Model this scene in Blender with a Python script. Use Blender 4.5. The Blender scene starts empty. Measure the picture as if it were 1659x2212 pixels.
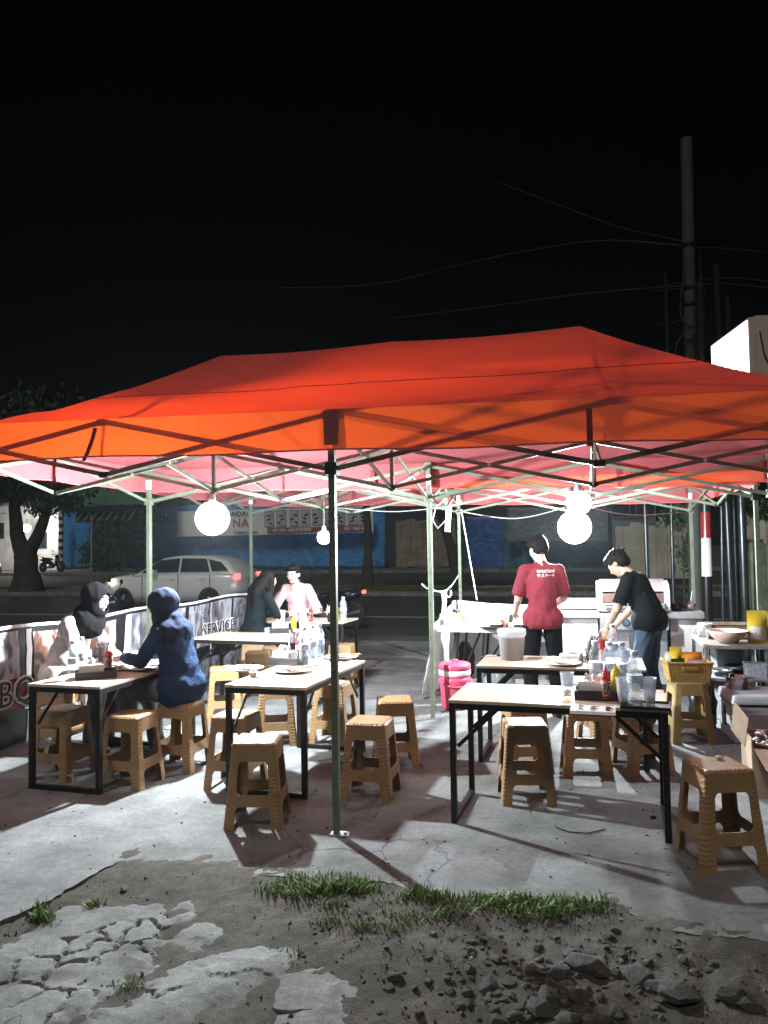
import bpy, bmesh, math, random
from mathutils import Vector, Matrix, noise, Euler
from mathutils.bvhtree import BVHTree
R = math.radians
random.seed(7)
scene = bpy.context.scene
col = scene.collection

# ------------------------------------------------------------------ camera, world, light, exposure
CAM_H, PITCH, ROLL, FPX = 1.6, R(2.55), R(0.92), 1662.0      # FPX: focal length for a 1659 x 2212 picture
cam_d = bpy.data.cameras.new('camera')
cam = bpy.data.objects.new('camera', cam_d); col.objects.link(cam)
cam_d.sensor_fit = 'VERTICAL'; cam_d.sensor_height = 24.0; cam_d.lens = 24.0 * FPX / 2212.0
cam_d.clip_end = 500.0; cam_d.clip_start = 0.05
_f = Vector((0, math.cos(PITCH), math.sin(PITCH))); _r = Vector((1, 0, 0)); _u = _r.cross(_f)
_r2 = _r * math.cos(ROLL) - _u * math.sin(ROLL); _u2 = _u * math.cos(ROLL) + _r * math.sin(ROLL)
CAM_P = Vector((0, 0, CAM_H))
cam.matrix_world = Matrix(((_r2.x, _u2.x, -_f.x, 0), (_r2.y, _u2.y, -_f.y, 0), (_r2.z, _u2.z, -_f.z, CAM_H), (0, 0, 0, 1)))
scene.camera = cam

world = bpy.data.worlds.new('World'); scene.world = world; world.use_nodes = True
_nt = world.node_tree
SUN_EL, SUN_AZ = R(52), R(200)          # weak night light from behind the camera, high up
_sky = _nt.nodes.new('ShaderNodeTexSky'); _sky.sky_type = 'NISHITA'; _sky.sun_disc = False
_sky.sun_elevation = SUN_EL; _sky.sun_rotation = SUN_AZ
_bg = _nt.nodes['Background']; _bg.inputs['Strength'].default_value = 0.00022
_nt.links.new(_sky.outputs['Color'], _bg.inputs['Color'])
sun_d = bpy.data.lights.new('night_light', 'SUN'); sun_d.energy = 0.85; sun_d.angle = R(14); sun_d.color = (1.0, 0.95, 0.86)
sun = bpy.data.objects.new('night_light', sun_d); col.objects.link(sun)
_sd = Vector((math.sin(SUN_AZ) * math.cos(SUN_EL), math.cos(SUN_AZ) * math.cos(SUN_EL), math.sin(SUN_EL)))
sun.rotation_euler = _sd.to_track_quat('Z', 'Y').to_euler()
scene.view_settings.view_transform = 'Standard'; scene.view_settings.look = 'None'
scene.view_settings.exposure = 0.0; scene.view_settings.gamma = 1.0; scene.view_settings.use_curve_mapping = False
scene.render.engine = 'CYCLES'
scene.cycles.use_denoising = True
scene.cycles.max_bounces = 8; scene.cycles.transparent_max_bounces = 16
scene.cycles.sample_clamp_indirect = 4.0
scene.cycles.caustics_reflective = False; scene.cycles.caustics_refractive = False

# ------------------------------------------------------------------ site frame and measuring helpers
YAW = R(-14.2)
U = Vector((math.cos(YAW), math.sin(YAW), 0)); V = Vector((-math.sin(YAW), math.cos(YAW), 0))
ORIG = Vector((-0.30, 4.33, 0))          # foot of the middle front canopy leg
def S(a, b, z=0.0):                        # site coordinates: a along the street, b away from it
    return ORIG + U * a + V * b + Vector((0, 0, z))
def ray(px, py):
    return _f + _r2 * ((px - 829.5) / FPX) - _u2 * ((py - 1106.0) / FPX)
def atz(px, py, z=0.0):                    # survey: point of the photo known to lie at height z
    d = ray(px, py); return CAM_P + d * ((z - CAM_H) / d.z)
def atb(px, py, b):                        # survey: point of the photo on the plane at depth b of the site frame
    d = ray(px, py); t = (b + ORIG.dot(V) - CAM_P.dot(V)) / d.dot(V); return CAM_P + d * t
def ab(p):
    q = p - ORIG; return q.dot(U), q.dot(V), p.z

# ------------------------------------------------------------------ materials
MATS = {}
def nodes_of(name):
    m = bpy.data.materials.new(name); m.use_nodes = True
    nt = m.node_tree; return m, nt, nt.nodes['Principled BSDF']
def N(nt, typ, **kw):
    n = nt.nodes.new(typ)
    for k, v in kw.items():
        if k in n.inputs: n.inputs[k].default_value = v
        else: setattr(n, k, v)
    return n
def mat(name, c, rough=0.5, metal=0.0, var=0.12, vs=6.0, bump=0.0, bs=60.0, spec=0.5, c2=None, emit=None, es=0.0, detail=4.0, coat=0.0):
    if name in MATS: return MATS[name]
    m, nt, b = nodes_of(name); L = nt.links.new
    b.inputs['Roughness'].default_value = rough; b.inputs['Metallic'].default_value = metal
    b.inputs['Specular IOR Level'].default_value = spec
    if coat: b.inputs['Coat Weight'].default_value = coat
    tc = N(nt, 'ShaderNodeTexCoord')
    if var > 0 or c2:
        nz = N(nt, 'ShaderNodeTexNoise', Scale=vs, Detail=detail, Roughness=0.6); L(tc.outputs['Object'], nz.inputs['Vector'])
        rp = N(nt, 'ShaderNodeValToRGB'); L(nz.outputs['Fac'], rp.inputs['Fac'])
        lo = c2 if c2 else tuple(x * (1 - var) for x in c); hi = c if c2 else tuple(min(1, x * (1 + var)) for x in c)
        rp.color_ramp.elements[0].position = 0.32; rp.color_ramp.elements[1].position = 0.68
        rp.color_ramp.elements[0].color = (*lo, 1); rp.color_ramp.elements[1].color = (*hi, 1)
        L(rp.outputs['Color'], b.inputs['Base Color'])
    else: b.inputs['Base Color'].default_value = (*c, 1)
    if bump > 0:
        n2 = N(nt, 'ShaderNodeTexNoise', Scale=bs, Detail=5.0); L(tc.outputs['Object'], n2.inputs['Vector'])
        bp = N(nt, 'ShaderNodeBump', Strength=bump, Distance=0.02); L(n2.outputs['Fac'], bp.inputs['Height']); L(bp.outputs['Normal'], b.inputs['Normal'])
    if emit: b.inputs['Emission Color'].default_value = (*emit, 1); b.inputs['Emission Strength'].default_value = es
    MATS[name] = m; return m
def clear_mat(name, tint, gloss=0.12, alpha=0.3, rough=0.05, milky=None):
    if name in MATS: return MATS[name]
    m = bpy.data.materials.new(name); m.use_nodes = True; nt = m.node_tree; nt.nodes.clear(); L = nt.links.new
    out = N(nt, 'ShaderNodeOutputMaterial'); tr = N(nt, 'ShaderNodeBsdfTransparent'); tr.inputs['Color'].default_value = (*tint, 1)
    b = N(nt, 'ShaderNodeBsdfPrincipled', Roughness=rough); b.inputs['Base Color'].default_value = (*(milky or (0.8, 0.85, 0.9)), 1)
    b.inputs['Specular IOR Level'].default_value = 0.8
    tc = N(nt, 'ShaderNodeTexCoord'); nz = N(nt, 'ShaderNodeTexNoise', Scale=40.0, Detail=2.0); L(tc.outputs['Object'], nz.inputs['Vector'])
    mr = N(nt, 'ShaderNodeMapRange'); mr.inputs['From Min'].default_value = 0.3; mr.inputs['From Max'].default_value = 0.7
    mr.inputs['To Min'].default_value = max(0, alpha - 0.12); mr.inputs['To Max'].default_value = alpha + 0.15
    L(nz.outputs['Fac'], mr.inputs['Value'])
    mx = N(nt, 'ShaderNodeMixShader'); L(mr.outputs['Result'], mx.inputs[0]); L(tr.outputs[0], mx.inputs[1]); L(b.outputs[0], mx.inputs[2]); L(mx.outputs[0], out.inputs[0])
    MATS[name] = m; return m

# ------------------------------------------------------------------ mesh builder
class MB:
    def __init__(s): s.v = []; s.f = []; s.m = []; s.sm = []
    def add(s, vs, fs, m=0, smooth=False, M=None):
        o = len(s.v)
        s.v += [tuple(M @ Vector(p)) if M else tuple(p) for p in vs]
        for f in fs: s.f.append(tuple(i + o for i in f)); s.m.append(m); s.sm.append(smooth)
        return s
    def box(s, c, d, rz=0.0, m=0, M=None, top=1.0):
        x, y, z = (q / 2 for q in d); t = top
        vs = [(-x, -y, -z), (x, -y, -z), (x, y, -z), (-x, y, -z), (-x * t, -y * t, z), (x * t, -y * t, z), (x * t, y * t, z), (-x * t, y * t, z)]
        A = (M or Matrix()) @ Matrix.Translation(c) @ Matrix.Rotation(rz, 4, 'Z')
        return s.add(vs, [(3, 2, 1, 0), (4, 5, 6, 7), (0, 1, 5, 4), (1, 2, 6, 5), (2, 3, 7, 6), (3, 0, 4, 7)], m, False, A)
    def beam(s, p0, p1, w, h, m=0, up=(0, 0, 1)):
        p0, p1 = Vector(p0), Vector(p1); d = (p1 - p0); L = d.length; d.normalize()
        x = d.cross(Vector(up))
        if x.length < 1e-4: x = d.cross(Vector((0, 1, 0)))
        x.normalize(); y = x.cross(d)
        A = Matrix(((x.x, d.x, y.x, 0), (x.y, d.y, y.y, 0), (x.z, d.z, y.z, 0), (0, 0, 0, 1))); A.translation = (p0 + p1) / 2
        return s.box((0, 0, 0), (w, L, h), 0, m, A)
    def path(s, pts, r, n=8, m=0, caps=True, r1=None):
        pts = [Vector(p) for p in pts]; k = len(pts); vs = []; fs = []
        prev = None
        for i, p in enumerate(pts):
            d = (pts[min(i + 1, k - 1)] - pts[max(i - 1, 0)]).normalized()
            x = prev - d * prev.dot(d) if prev is not None else d.cross(Vector((0, 0, 1)) if abs(d.z) < 0.95 else Vector((1, 0, 0)))
            x.normalize(); prev = x; y = d.cross(x)
            rr = r[i] if isinstance(r, (list, tuple)) else (r if r1 is None else r + (r1 - r) * i / (k - 1))
            for j in range(n):
                a = 2 * math.pi * j / n; vs.append(p + (x * math.cos(a) + y * math.sin(a)) * rr)
        for i in range(k - 1):
            for j in range(n):
                fs.append((i * n + j, i * n + (j + 1) % n, (i + 1) * n + (j + 1) % n, (i + 1) * n + j))
        s.add(vs, fs, m, True)
        if caps: s.add(vs[:n], [tuple(range(n - 1, -1, -1))], m); s.add(vs[-n:], [tuple(range(n))], m)
        return s
    def tube(s, p0, p1, r0, r1=None, n=10, m=0, caps=True):
        return s.path([p0, p1], [r0, r0 if r1 is None else r1], n, m, caps)
    def lathe(s, prof, n=20, m=0, M=None, smooth=True):
        vs = []; fs = []; k = len(prof)
        for r, z in prof:
            for j in range(n):
                a = 2 * math.pi * j / n; vs.append((r * math.cos(a), r * math.sin(a), z))
        for i in range(k - 1):
            for j in range(n): fs.append((i * n + j, i * n + (j + 1) % n, (i + 1) * n + (j + 1) % n, (i + 1) * n + j))
        s.add(vs, fs, m, smooth, M)
        if prof[0][0] > 1e-5: s.add(vs[:n], [tuple(range(n - 1, -1, -1))], m, False, M)
        if prof[-1][0] > 1e-5: s.add(vs[-n:], [tuple(range(n))], m, False, M)
        return s
    def ball(s, c, r, n=12, k=8, m=0, M=None):
        if not isinstance(r, (tuple, list)): r = (r, r, r)
        vs = [(c[0], c[1], c[2] - r[2])]; fs = []
        for i in range(1, k):
            t = math.pi * i / k
            for j in range(n):
                a = 2 * math.pi * j / n; vs.append((c[0] + r[0] * math.sin(t) * math.cos(a), c[1] + r[1] * math.sin(t) * math.sin(a), c[2] - r[2] * math.cos(t)))
        vs.append((c[0], c[1], c[2] + r[2])); e = len(vs) - 1
        for j in range(n):
            q = (j + 1) % n; fs.append((0, 1 + q, 1 + j)); fs.append((e, e - n + j, e - n + q))
            for i in range(k - 2): a = 1 + i * n; fs.append((a + j, a + q, a + n + q, a + n + j))
        return s.add(vs, fs, m, True, M)
    def sheet(s, fn, nu, nv, m=0, smooth=True):
        vs = [fn(i / nu, j / nv) for j in range(nv + 1) for i in range(nu + 1)]
        w = nu + 1
        return s.add(vs, [(j * w + i, j * w + i + 1, (j + 1) * w + i + 1, (j + 1) * w + i) for j in range(nv) for i in range(nu)], m, smooth)
    def prism(s, poly, z0, z1, m=0, M=None, inset=0.0):
        n = len(poly); cx = sum(p[0] for p in poly) / n; cy = sum(p[1] for p in poly) / n
        top = [(p[0] + (cx - p[0]) * inset, p[1] + (cy - p[1]) * inset, z1) for p in poly]
        vs = [(p[0], p[1], z0) for p in poly] + top
        return s.add(vs, [tuple(range(n - 1, -1, -1)), tuple(range(n, 2 * n))] + [(i, (i + 1) % n, n + (i + 1) % n, n + i) for i in range(n)], m, False, M)
    def mesh(s, name, mats, bevel=0.0, solid=0.0):
        me = bpy.data.meshes.new(name); me.from_pydata(s.v, [], s.f)
        for mm in (mats if isinstance(mats, (list, tuple)) else [mats]): me.materials.append(mm)
        me.polygons.foreach_set('material_index', s.m); me.polygons.foreach_set('use_smooth', s.sm)
        if bevel > 0:
            bm = bmesh.new(); bm.from_mesh(me); bmesh.ops.remove_doubles(bm, verts=bm.verts, dist=1e-5)
            es = [e for e in bm.edges if len(e.link_faces) == 2 and e.calc_face_angle(0) > 0.7]
            bmesh.ops.bevel(bm, geom=es, offset=bevel, segments=2, profile=0.7, affect='EDGES', clamp_overlap=True)
            bm.to_mesh(me); bm.free()
        me.update(); return me
    def build(s, name, mats, parent=None, loc=None, rz=0.0, bevel=0.0, smooth=None):
        me = s.mesh(name, mats, bevel)
        if smooth is not None: me.polygons.foreach_set('use_smooth', [smooth] * len(me.polygons))
        return link(name, me, parent, loc, rz)
def link(name, me, parent=None, loc=None, rz=0.0):
    o = bpy.data.objects.new(name, me); col.objects.link(o)
    if parent: o.parent = parent
    if loc is not None: o.location = loc
    if rz: o.rotation_euler = (0, 0, rz)
    return o
def tag(o, label=None, cat=None, group=None, kind=None):
    if label: o['label'] = label
    if cat: o['category'] = cat
    if group: o['group'] = group
    if kind: o['kind'] = kind
    return o
def thing(name, label, cat, loc=(0, 0, 0), rz=0.0, group=None):
    o = bpy.data.objects.new(name, None); col.objects.link(o); o.empty_display_size = 0.1
    o.location = loc; o.rotation_euler = (0, 0, rz); return tag(o, label, cat, group)
def copy_tree(o, parent=None):
    c = o.copy(); col.objects.link(c)
    if parent: c.parent = parent
    for ch in list(o.children): copy_tree(ch, c)
    return c
class Kind:                                # one built thing, then copies of it
    def __init__(s, fn): s.fn = fn; s.o = None; s.used = False
    def put(s, loc, rz, label, group=None):
        if s.o is None: s.o = s.fn()
        o = s.o if not s.used else copy_tree(s.o)
        s.used = True; o.location = loc; o.rotation_euler = (0, 0, rz); o['label'] = label
        if group: o['group'] = group
        return o
def solid(me, t):                          # give a one-sided sheet mesh real thickness, inwards
    o = bpy.data.objects.new('tmp', me); col.objects.link(o)
    md = o.modifiers.new('s', 'SOLIDIFY'); md.thickness = t; md.offset = -1
    dg = bpy.context.evaluated_depsgraph_get(); r = bpy.data.meshes.new_from_object(o.evaluated_get(dg))
    bpy.data.objects.remove(o); r.name = me.name; return r
def text_mesh(txt, size, m, extrude=0.001, align='CENTER', bold=0.0, spacing=1.0):
    cu = bpy.data.curves.new('lettering', 'FONT'); cu.body = txt; cu.size = size; cu.extrude = extrude; cu.align_x = align; cu.align_y = 'CENTER'
    cu.offset = bold; cu.space_character = spacing; cu.resolution_u = 3
    o = bpy.data.objects.new('tmp', cu); col.objects.link(o)
    dg = bpy.context.evaluated_depsgraph_get(); me = bpy.data.meshes.new_from_object(o.evaluated_get(dg))
    bpy.data.objects.remove(o); bpy.data.curves.remove(cu)
    me.materials.clear(); me.materials.append(m); return me
def fbm(p, o=4): return noise.fractal(Vector(p), 1.0, 2.0, o)

M_BLACK = mat('black_steel', (0.012, 0.011, 0.011), 0.42, 0.3, var=0.25, vs=12)
M_OLIVE = mat('olive_frame_paint', (0.13, 0.155, 0.11), 0.38, 0.25, var=0.18, vs=9, bump=0.1, bs=200)
M_DARKP = mat('black_plastic', (0.012, 0.012, 0.013), 0.4, var=0.2)
M_WHITEP = mat('white_plastic', (0.75, 0.76, 0.76), 0.4, var=0.05)
M_STEEL = mat('brushed_steel', (0.55, 0.56, 0.58), 0.32, 0.9, var=0.15, vs=25)
M_CHROME = mat('polished_steel', (0.75, 0.76, 0.78), 0.12, 1.0, var=0.05)
M_PAPER = mat('white_paper', (0.8, 0.8, 0.79), 0.8, var=0.04, vs=20, bump=0.15, bs=40)
M_RUBBER = mat('black_rubber', (0.012, 0.012, 0.012), 0.75, var=0.3)
M_CABLE = mat('grey_cable', (0.45, 0.45, 0.44), 0.5, var=0.1)
M_WIRE = mat('overhead_wire', (0.05, 0.05, 0.05), 0.45, var=0.2)
# ------------------------------------------------------------------ ground
def grime(name, base, dark, scale, crack=0.0, bump=0.35, rough=0.88, stain=0.5, crack_scale=1.1, speck=0.25):
    m, nt, b = nodes_of(name); L = nt.links.new; b.inputs['Roughness'].default_value = rough
    tc = N(nt, 'ShaderNodeTexCoord'); P = tc.outputs['Object']
    n1 = N(nt, 'ShaderNodeTexNoise', Scale=scale, Detail=8.0, Roughness=0.62); L(P, n1.inputs['Vector'])
    r1 = N(nt, 'ShaderNodeValToRGB'); L(n1.outputs['Fac'], r1.inputs['Fac'])
    r1.color_ramp.elements[0].position = 0.3; r1.color_ramp.elements[1].position = 0.62
    r1.color_ramp.elements[0].color = (*dark, 1); r1.color_ramp.elements[1].color = (*base, 1)
    n2 = N(nt, 'ShaderNodeTexNoise', Scale=scale * 0.28, Detail=5.0, Roughness=0.7); L(P, n2.inputs['Vector'])
    r2 = N(nt, 'ShaderNodeValToRGB'); L(n2.outputs['Fac'], r2.inputs['Fac'])
    r2.color_ramp.elements[0].position = 0.38; r2.color_ramp.elements[1].position = 0.6
    r2.color_ramp.elements[0].color = (1 - stain, 1 - stain, 1 - stain * 1.08, 1); r2.color_ramp.elements[1].color = (1, 1, 1, 1)
    mx = N(nt, 'ShaderNodeMix', data_type='RGBA', blend_type='MULTIPLY'); mx.inputs[0].default_value = 1.0
    L(r1.outputs['Color'], mx.inputs[6]); L(r2.outputs['Color'], mx.inputs[7]); cur = mx.outputs[2]
    n3 = N(nt, 'ShaderNodeTexNoise', Scale=160.0, Detail=3.0, Roughness=0.7); L(P, n3.inputs['Vector'])
    r3 = N(nt, 'ShaderNodeValToRGB'); L(n3.outputs['Fac'], r3.inputs['Fac'])
    r3.color_ramp.elements[0].position = 0.3; r3.color_ramp.elements[1].position = 0.7
    k = 1 - speck; r3.color_ramp.elements[0].color = (k, k, k, 1); r3.color_ramp.elements[1].color = (1, 1, 1, 1)
    n5 = N(nt, 'ShaderNodeTexNoise', Scale=30.0, Detail=6.0, Roughness=0.75); L(P, n5.inputs['Vector'])
    r5 = N(nt, 'ShaderNodeValToRGB'); L(n5.outputs['Fac'], r5.inputs['Fac']); r5.color_ramp.elements[0].position = 0.34; r5.color_ramp.elements[1].position = 0.58
    k5 = 1 - speck * .8; r5.color_ramp.elements[0].color = (k5, k5, k5, 1)
    m5 = N(nt, 'ShaderNodeMix', data_type='RGBA', blend_type='MULTIPLY'); m5.inputs[0].default_value = 1.0
    L(cur, m5.inputs[6]); L(r5.outputs['Color'], m5.inputs[7]); cur = m5.outputs[2]
    m3 = N(nt, 'ShaderNodeMix', data_type='RGBA', blend_type='MULTIPLY'); m3.inputs[0].default_value = 1.0
    L(cur, m3.inputs[6]); L(r3.outputs['Color'], m3.inputs[7]); cur = m3.outputs[2]
    hgt = n3.outputs['Fac']
    if crack > 0:
        nw = N(nt, 'ShaderNodeTexNoise', Scale=2.2, Detail=6.0); L(P, nw.inputs['Vector'])
        va = N(nt, 'ShaderNodeVectorMath', operation='MULTIPLY_ADD'); va.inputs[1].default_value = (0.55, 0.55, 0); L(nw.outputs['Color'], va.inputs[0]); L(P, va.inputs[2])
        vo = N(nt, 'ShaderNodeTexVoronoi', feature='DISTANCE_TO_EDGE', Scale=crack_scale); L(va.outputs[0], vo.inputs['Vector'])
        rc = N(nt, 'ShaderNodeValToRGB'); L(vo.outputs['Distance'], rc.inputs['Fac'])
        rc.color_ramp.elements[0].position = 0.004; rc.color_ramp.elements[1].position = 0.014
        q = 1 - crack; rc.color_ramp.elements[0].color = (q, q, q, 1); rc.color_ramp.elements[1].color = (1, 1, 1, 1)
        nm = N(nt, 'ShaderNodeTexNoise', Scale=0.45, Detail=2.0); L(P, nm.inputs['Vector'])
        rm = N(nt, 'ShaderNodeValToRGB'); L(nm.outputs['Fac'], rm.inputs['Fac']); rm.color_ramp.elements[0].position = 0.46; rm.color_ramp.elements[1].position = 0.58
        m4 = N(nt, 'ShaderNodeMix', data_type='RGBA', blend_type='MULTIPLY'); L(rm.outputs['Color'], m4.inputs[0])
        L(cur, m4.inputs[6]); L(rc.outputs['Color'], m4.inputs[7]); cur = m4.outputs[2]
    L(cur, b.inputs['Base Color'])
    ad = N(nt, 'ShaderNodeMath', operation='MULTIPLY_ADD'); ad.inputs[1].default_value = 0.35; L(hgt, ad.inputs[0]); L(n1.outputs['Fac'], ad.inputs[2])
    bp = N(nt, 'ShaderNodeBump', Strength=bump, Distance=0.03); L(ad.outputs[0], bp.inputs['Height']); L(bp.outputs['Normal'], b.inputs['Normal'])
    MATS[name] = m; return m
M_CONC = grime('worn_concrete', (0.30, 0.31, 0.31), (0.155, 0.16, 0.16), 2.6, crack=0.7, crack_scale=1.8, bump=0.55, stain=0.45, speck=.4)
M_FRAG = grime('broken_concrete', (0.33, 0.345, 0.34), (0.16, 0.165, 0.155), 4.5, crack=.75, crack_scale=5.5, bump=0.6, stain=0.3, speck=0.4)
M_DIRT = grime('grey_brown_dirt', (0.155, 0.138, 0.098), (0.07, 0.062, 0.042), 5.0, bump=0.9, stain=0.35, speck=0.55)
M_ASPH = grime('old_asphalt', (0.06, 0.064, 0.064), (0.04, 0.043, 0.043), 1.2, bump=0.4, stain=0.25)
M_ROCK = grime('rubble_stone', (0.22, 0.22, 0.205), (0.10, 0.098, 0.09), 9.0, bump=0.8, stain=0.3, speck=0.4)
M_VERGE = grime('trodden_verge', (0.13, 0.125, 0.1), (0.07, 0.068, 0.05), 0.7, bump=0.6, stain=0.35)
M_MEDIAN = grime('median_soil', (0.11, 0.1, 0.045), (0.055, 0.055, 0.022), 1.0, bump=0.7, stain=0.3)
M_PAINT = mat('road_paint', (0.55, 0.55, 0.53), 0.7, var=0.2, vs=3)
M_LEAF = mat('leaf_green', (0.045, 0.09, 0.03), 0.6, var=0.5, vs=2.0)
M_LEAFD = mat('leaf_dark', (0.03, 0.055, 0.022), 0.65, var=0.5, vs=1.5)
M_GRASS = mat('grass_blade', (0.10, 0.22, 0.04), 0.6, vs=14.0, c2=(.16, .18, .06))
M_BARK = mat('tree_bark', (0.035, 0.028, 0.022), 0.9, var=0.35, vs=5, bump=0.8, bs=14)

EDGE = [(-420, 2230), (-160, 2090), (0, 1987), (62, 1962), (125, 1937), (170, 1905), (210, 1887), (270, 1859), (310, 1868), (350, 1874), (400, 1880), (450, 1887), (500, 1889), (565, 1892),
        (640, 1897), (720, 1896), (830, 1902), (900, 1922), (980, 1937), (1080, 1938), (1180, 1942), (1260, 1944), (1330, 1952), (1360, 1972), (1395, 1992), (1440, 2004), (1480, 2012), (1570, 2024), (1659, 2037), (1900, 2060), (2300, 2090)]
edge_w = [atz(x, y, 0.0) for x, y in EDGE]
rag = []                                   # ragged front edge of the slab
for i in range(len(edge_w) - 1):
    p, q = edge_w[i], edge_w[i + 1]; n = max(2, int((q - p).length / 0.03))
    for k in range(n):
        w = p.lerp(q, k / n); d = (q - p).normalized(); nn = Vector((-d.y, d.x, 0))
        rag.append(w + nn * (0.035 * fbm((w.x * 6, w.y * 6, 3)) + 0.02 * fbm((w.x * 25, w.y * 25, 9))))
def edge_y(x):
    if x <= rag[0].x: return rag[0].y
    for i in range(len(rag) - 1):
        if rag[i].x <= x <= rag[i + 1].x and rag[i + 1].x > rag[i].x:
            t = (x - rag[i].x) / (rag[i + 1].x - rag[i].x); return rag[i].y + t * (rag[i + 1].y - rag[i].y)
    return rag[-1].y
def dirt_z(x, y):
    h = 0.022 * fbm((x * 1.6, y * 1.6, 0)) + 0.011 * fbm((x * 7, y * 7, 4)) + 0.005 * fbm((x * 24, y * 24, 8), 3)
    e = max(0.0, min(1.0, 1 - (edge_y(x) - y) / 0.5))
    z = -0.042 + 0.038 * e + h * (1 - .4 * e)
    d = y - edge_y(x)
    if d > -0.03: z = min(z, 0.011 + (0.012 if x < -.75 else 0) + 0.022 * fbm((x * 4, y * 7, 6)) + 0.016 * fbm((x * 19, y * 19, 16)) - 0.14 * max(0, d))
    return z
g = MB()                                    # whole terrain to the horizon, far below the paved things
g.sheet(lambda u, v: tuple(S(-120 + 240 * u, -40 + 340 * v, -0.16)), 12, 12)
tag(g.build('ground', M_DIRT), kind='structure')
x0, x1, y0, y1 = -3.4, 3.6, 1.6, 5.2
g = MB(); g.sheet(lambda u, v: (x0 + (x1 - x0) * u, y0 + (y1 - y0) * v, dirt_z(x0 + (x1 - x0) * u, y0 + (y1 - y0) * v)), 280, 150)
tag(g.build('dirt_ground', M_DIRT), kind='structure')
g = MB()
back = [S(14, 8.6), S(-14, 8.6)]
poly = [Vector((-9, rag[0].y, 0))] + rag + [Vector((9, rag[-1].y, 0))] + back
n = len(poly)
g.add([(p.x, p.y, 0.0) for p in poly] + [(p.x, p.y, -0.12) for p in poly], [tuple(range(n))] + [(n + i, n + (i + 1) % n, (i + 1) % n, i) for i in range(n)])
tag(g.build('concrete_pavement', M_CONC), kind='structure')

# far side: carriageway, median, second carriageway rising a little, far pavement
def strip(name, b0, b1, za, zb, m, a0=-70, a1=60, nu=1, nv=1, fn=None):
    q = MB(); q.sheet(lambda u, v: tuple(S(a0 + (a1 - a0) * u, b0 + (b1 - b0) * v, za + (zb - za) * v + (fn(u, v) if fn else 0))), nu, nv)
    return tag(q.build(name, m), kind='structure')
strip('road_shoulder', 8.62, 9.6, -0.02, -0.03, M_VERGE, nu=260, nv=6, fn=lambda u, v: 0.03 * fbm((u * 140, v * 2, 0)))
strip('road', 9.6, 20.6, -0.06, -0.04, M_ASPH)
strip('road_marking', 13.35, 13.48, -0.052, -0.051, M_PAINT)
strip('median_strip', 20.6, 23.4, 0.02, 0.08, M_MEDIAN, nu=160, nv=5, fn=lambda u, v: 0.06 * fbm((u * 60, v * 3, 1)))
k = MB(); k.beam(S(-70, 20.62, 0.0), S(60, 20.62, 0.0), 0.16, 0.2); k.beam(S(-70, 23.4, 0.05), S(60, 23.4, 0.05), 0.16, 0.2)
tag(k.build('median_kerb', M_FRAG), kind='structure')
strip('far_road', 23.4, 32.5, 0.02, 0.3, M_ASPH)
strip('far_pavement', 32.5, 60, 0.42, 0.7, M_VERGE, nu=120, nv=10, fn=lambda u, v: 0.05 * fbm((u * 50, v * 8, 2)))
k = MB(); k.beam(S(-70, 32.5, 0.33), S(60, 32.5, 0.33), 0.2, 0.24); tag(k.build('far_kerb', M_FRAG), kind='structure')

# cracked and broken slabs of the old pavement, each fragment its own piece
def inpoly(x, y, P):
    c = False; j = len(P) - 1
    for i in range(len(P)):
        if (P[i][1] > y) != (P[j][1] > y) and x < (P[j][0] - P[i][0]) * (y - P[i][1]) / (P[j][1] - P[i][1]) + P[i][0]: c = not c
        j = i
    return c
def wpoly(P): return [tuple(atz(x, y, -0.02)[:2]) for x, y in P]
AREAS = [(wpoly([(-90, 2030), (0, 1990), (60, 1972), (140, 1940), (200, 1938), (345, 1945), (338, 2010), (300, 2070), (255, 2085), (215, 2112), (120, 2108), (60, 2112), (-90, 2110)]), 0.20),
         (wpoly([(-90, 2125), (100, 2116), (165, 2112), (230, 2140), (190, 2165), (120, 2178), (95, 2212), (60, 2250), (-90, 2250)]), 0.17),
         (wpoly([(195, 2250), (215, 2175), (300, 2155), (420, 2080), (520, 2052), (600, 2050), (585, 2085), (480, 2140), (420, 2170), (330, 2225), (300, 2250)]), 0.11),
         (wpoly([(375, 1960), (420, 1900), (485, 1897), (478, 1925), (440, 1955), (420, 1968)]), 0.16),
         (wpoly([(360, 1975), (425, 1962), (418, 1985), (365, 1990)]), 0.14), (wpoly([(390, 2005), (465, 1985), (468, 2010), (420, 2035)]), 0.11),
         (wpoly([(480, 1935), (522, 1910), (518, 1932), (495, 1950)]), 0.13), (wpoly([(285, 1920), (330, 1897), (330, 1912), (300, 1922)]), 0.13),
         (wpoly([(660, 2195), (690, 2100), (725, 2110), (715, 2200), (690, 2212)]), 0.10)]
frag_root = thing('broken_pavement', 'cracked pale concrete slabs breaking up in the dirt at the front left', 'pavement')
frag_root['kind'] = 'structure'; del frag_root['category']
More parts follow.
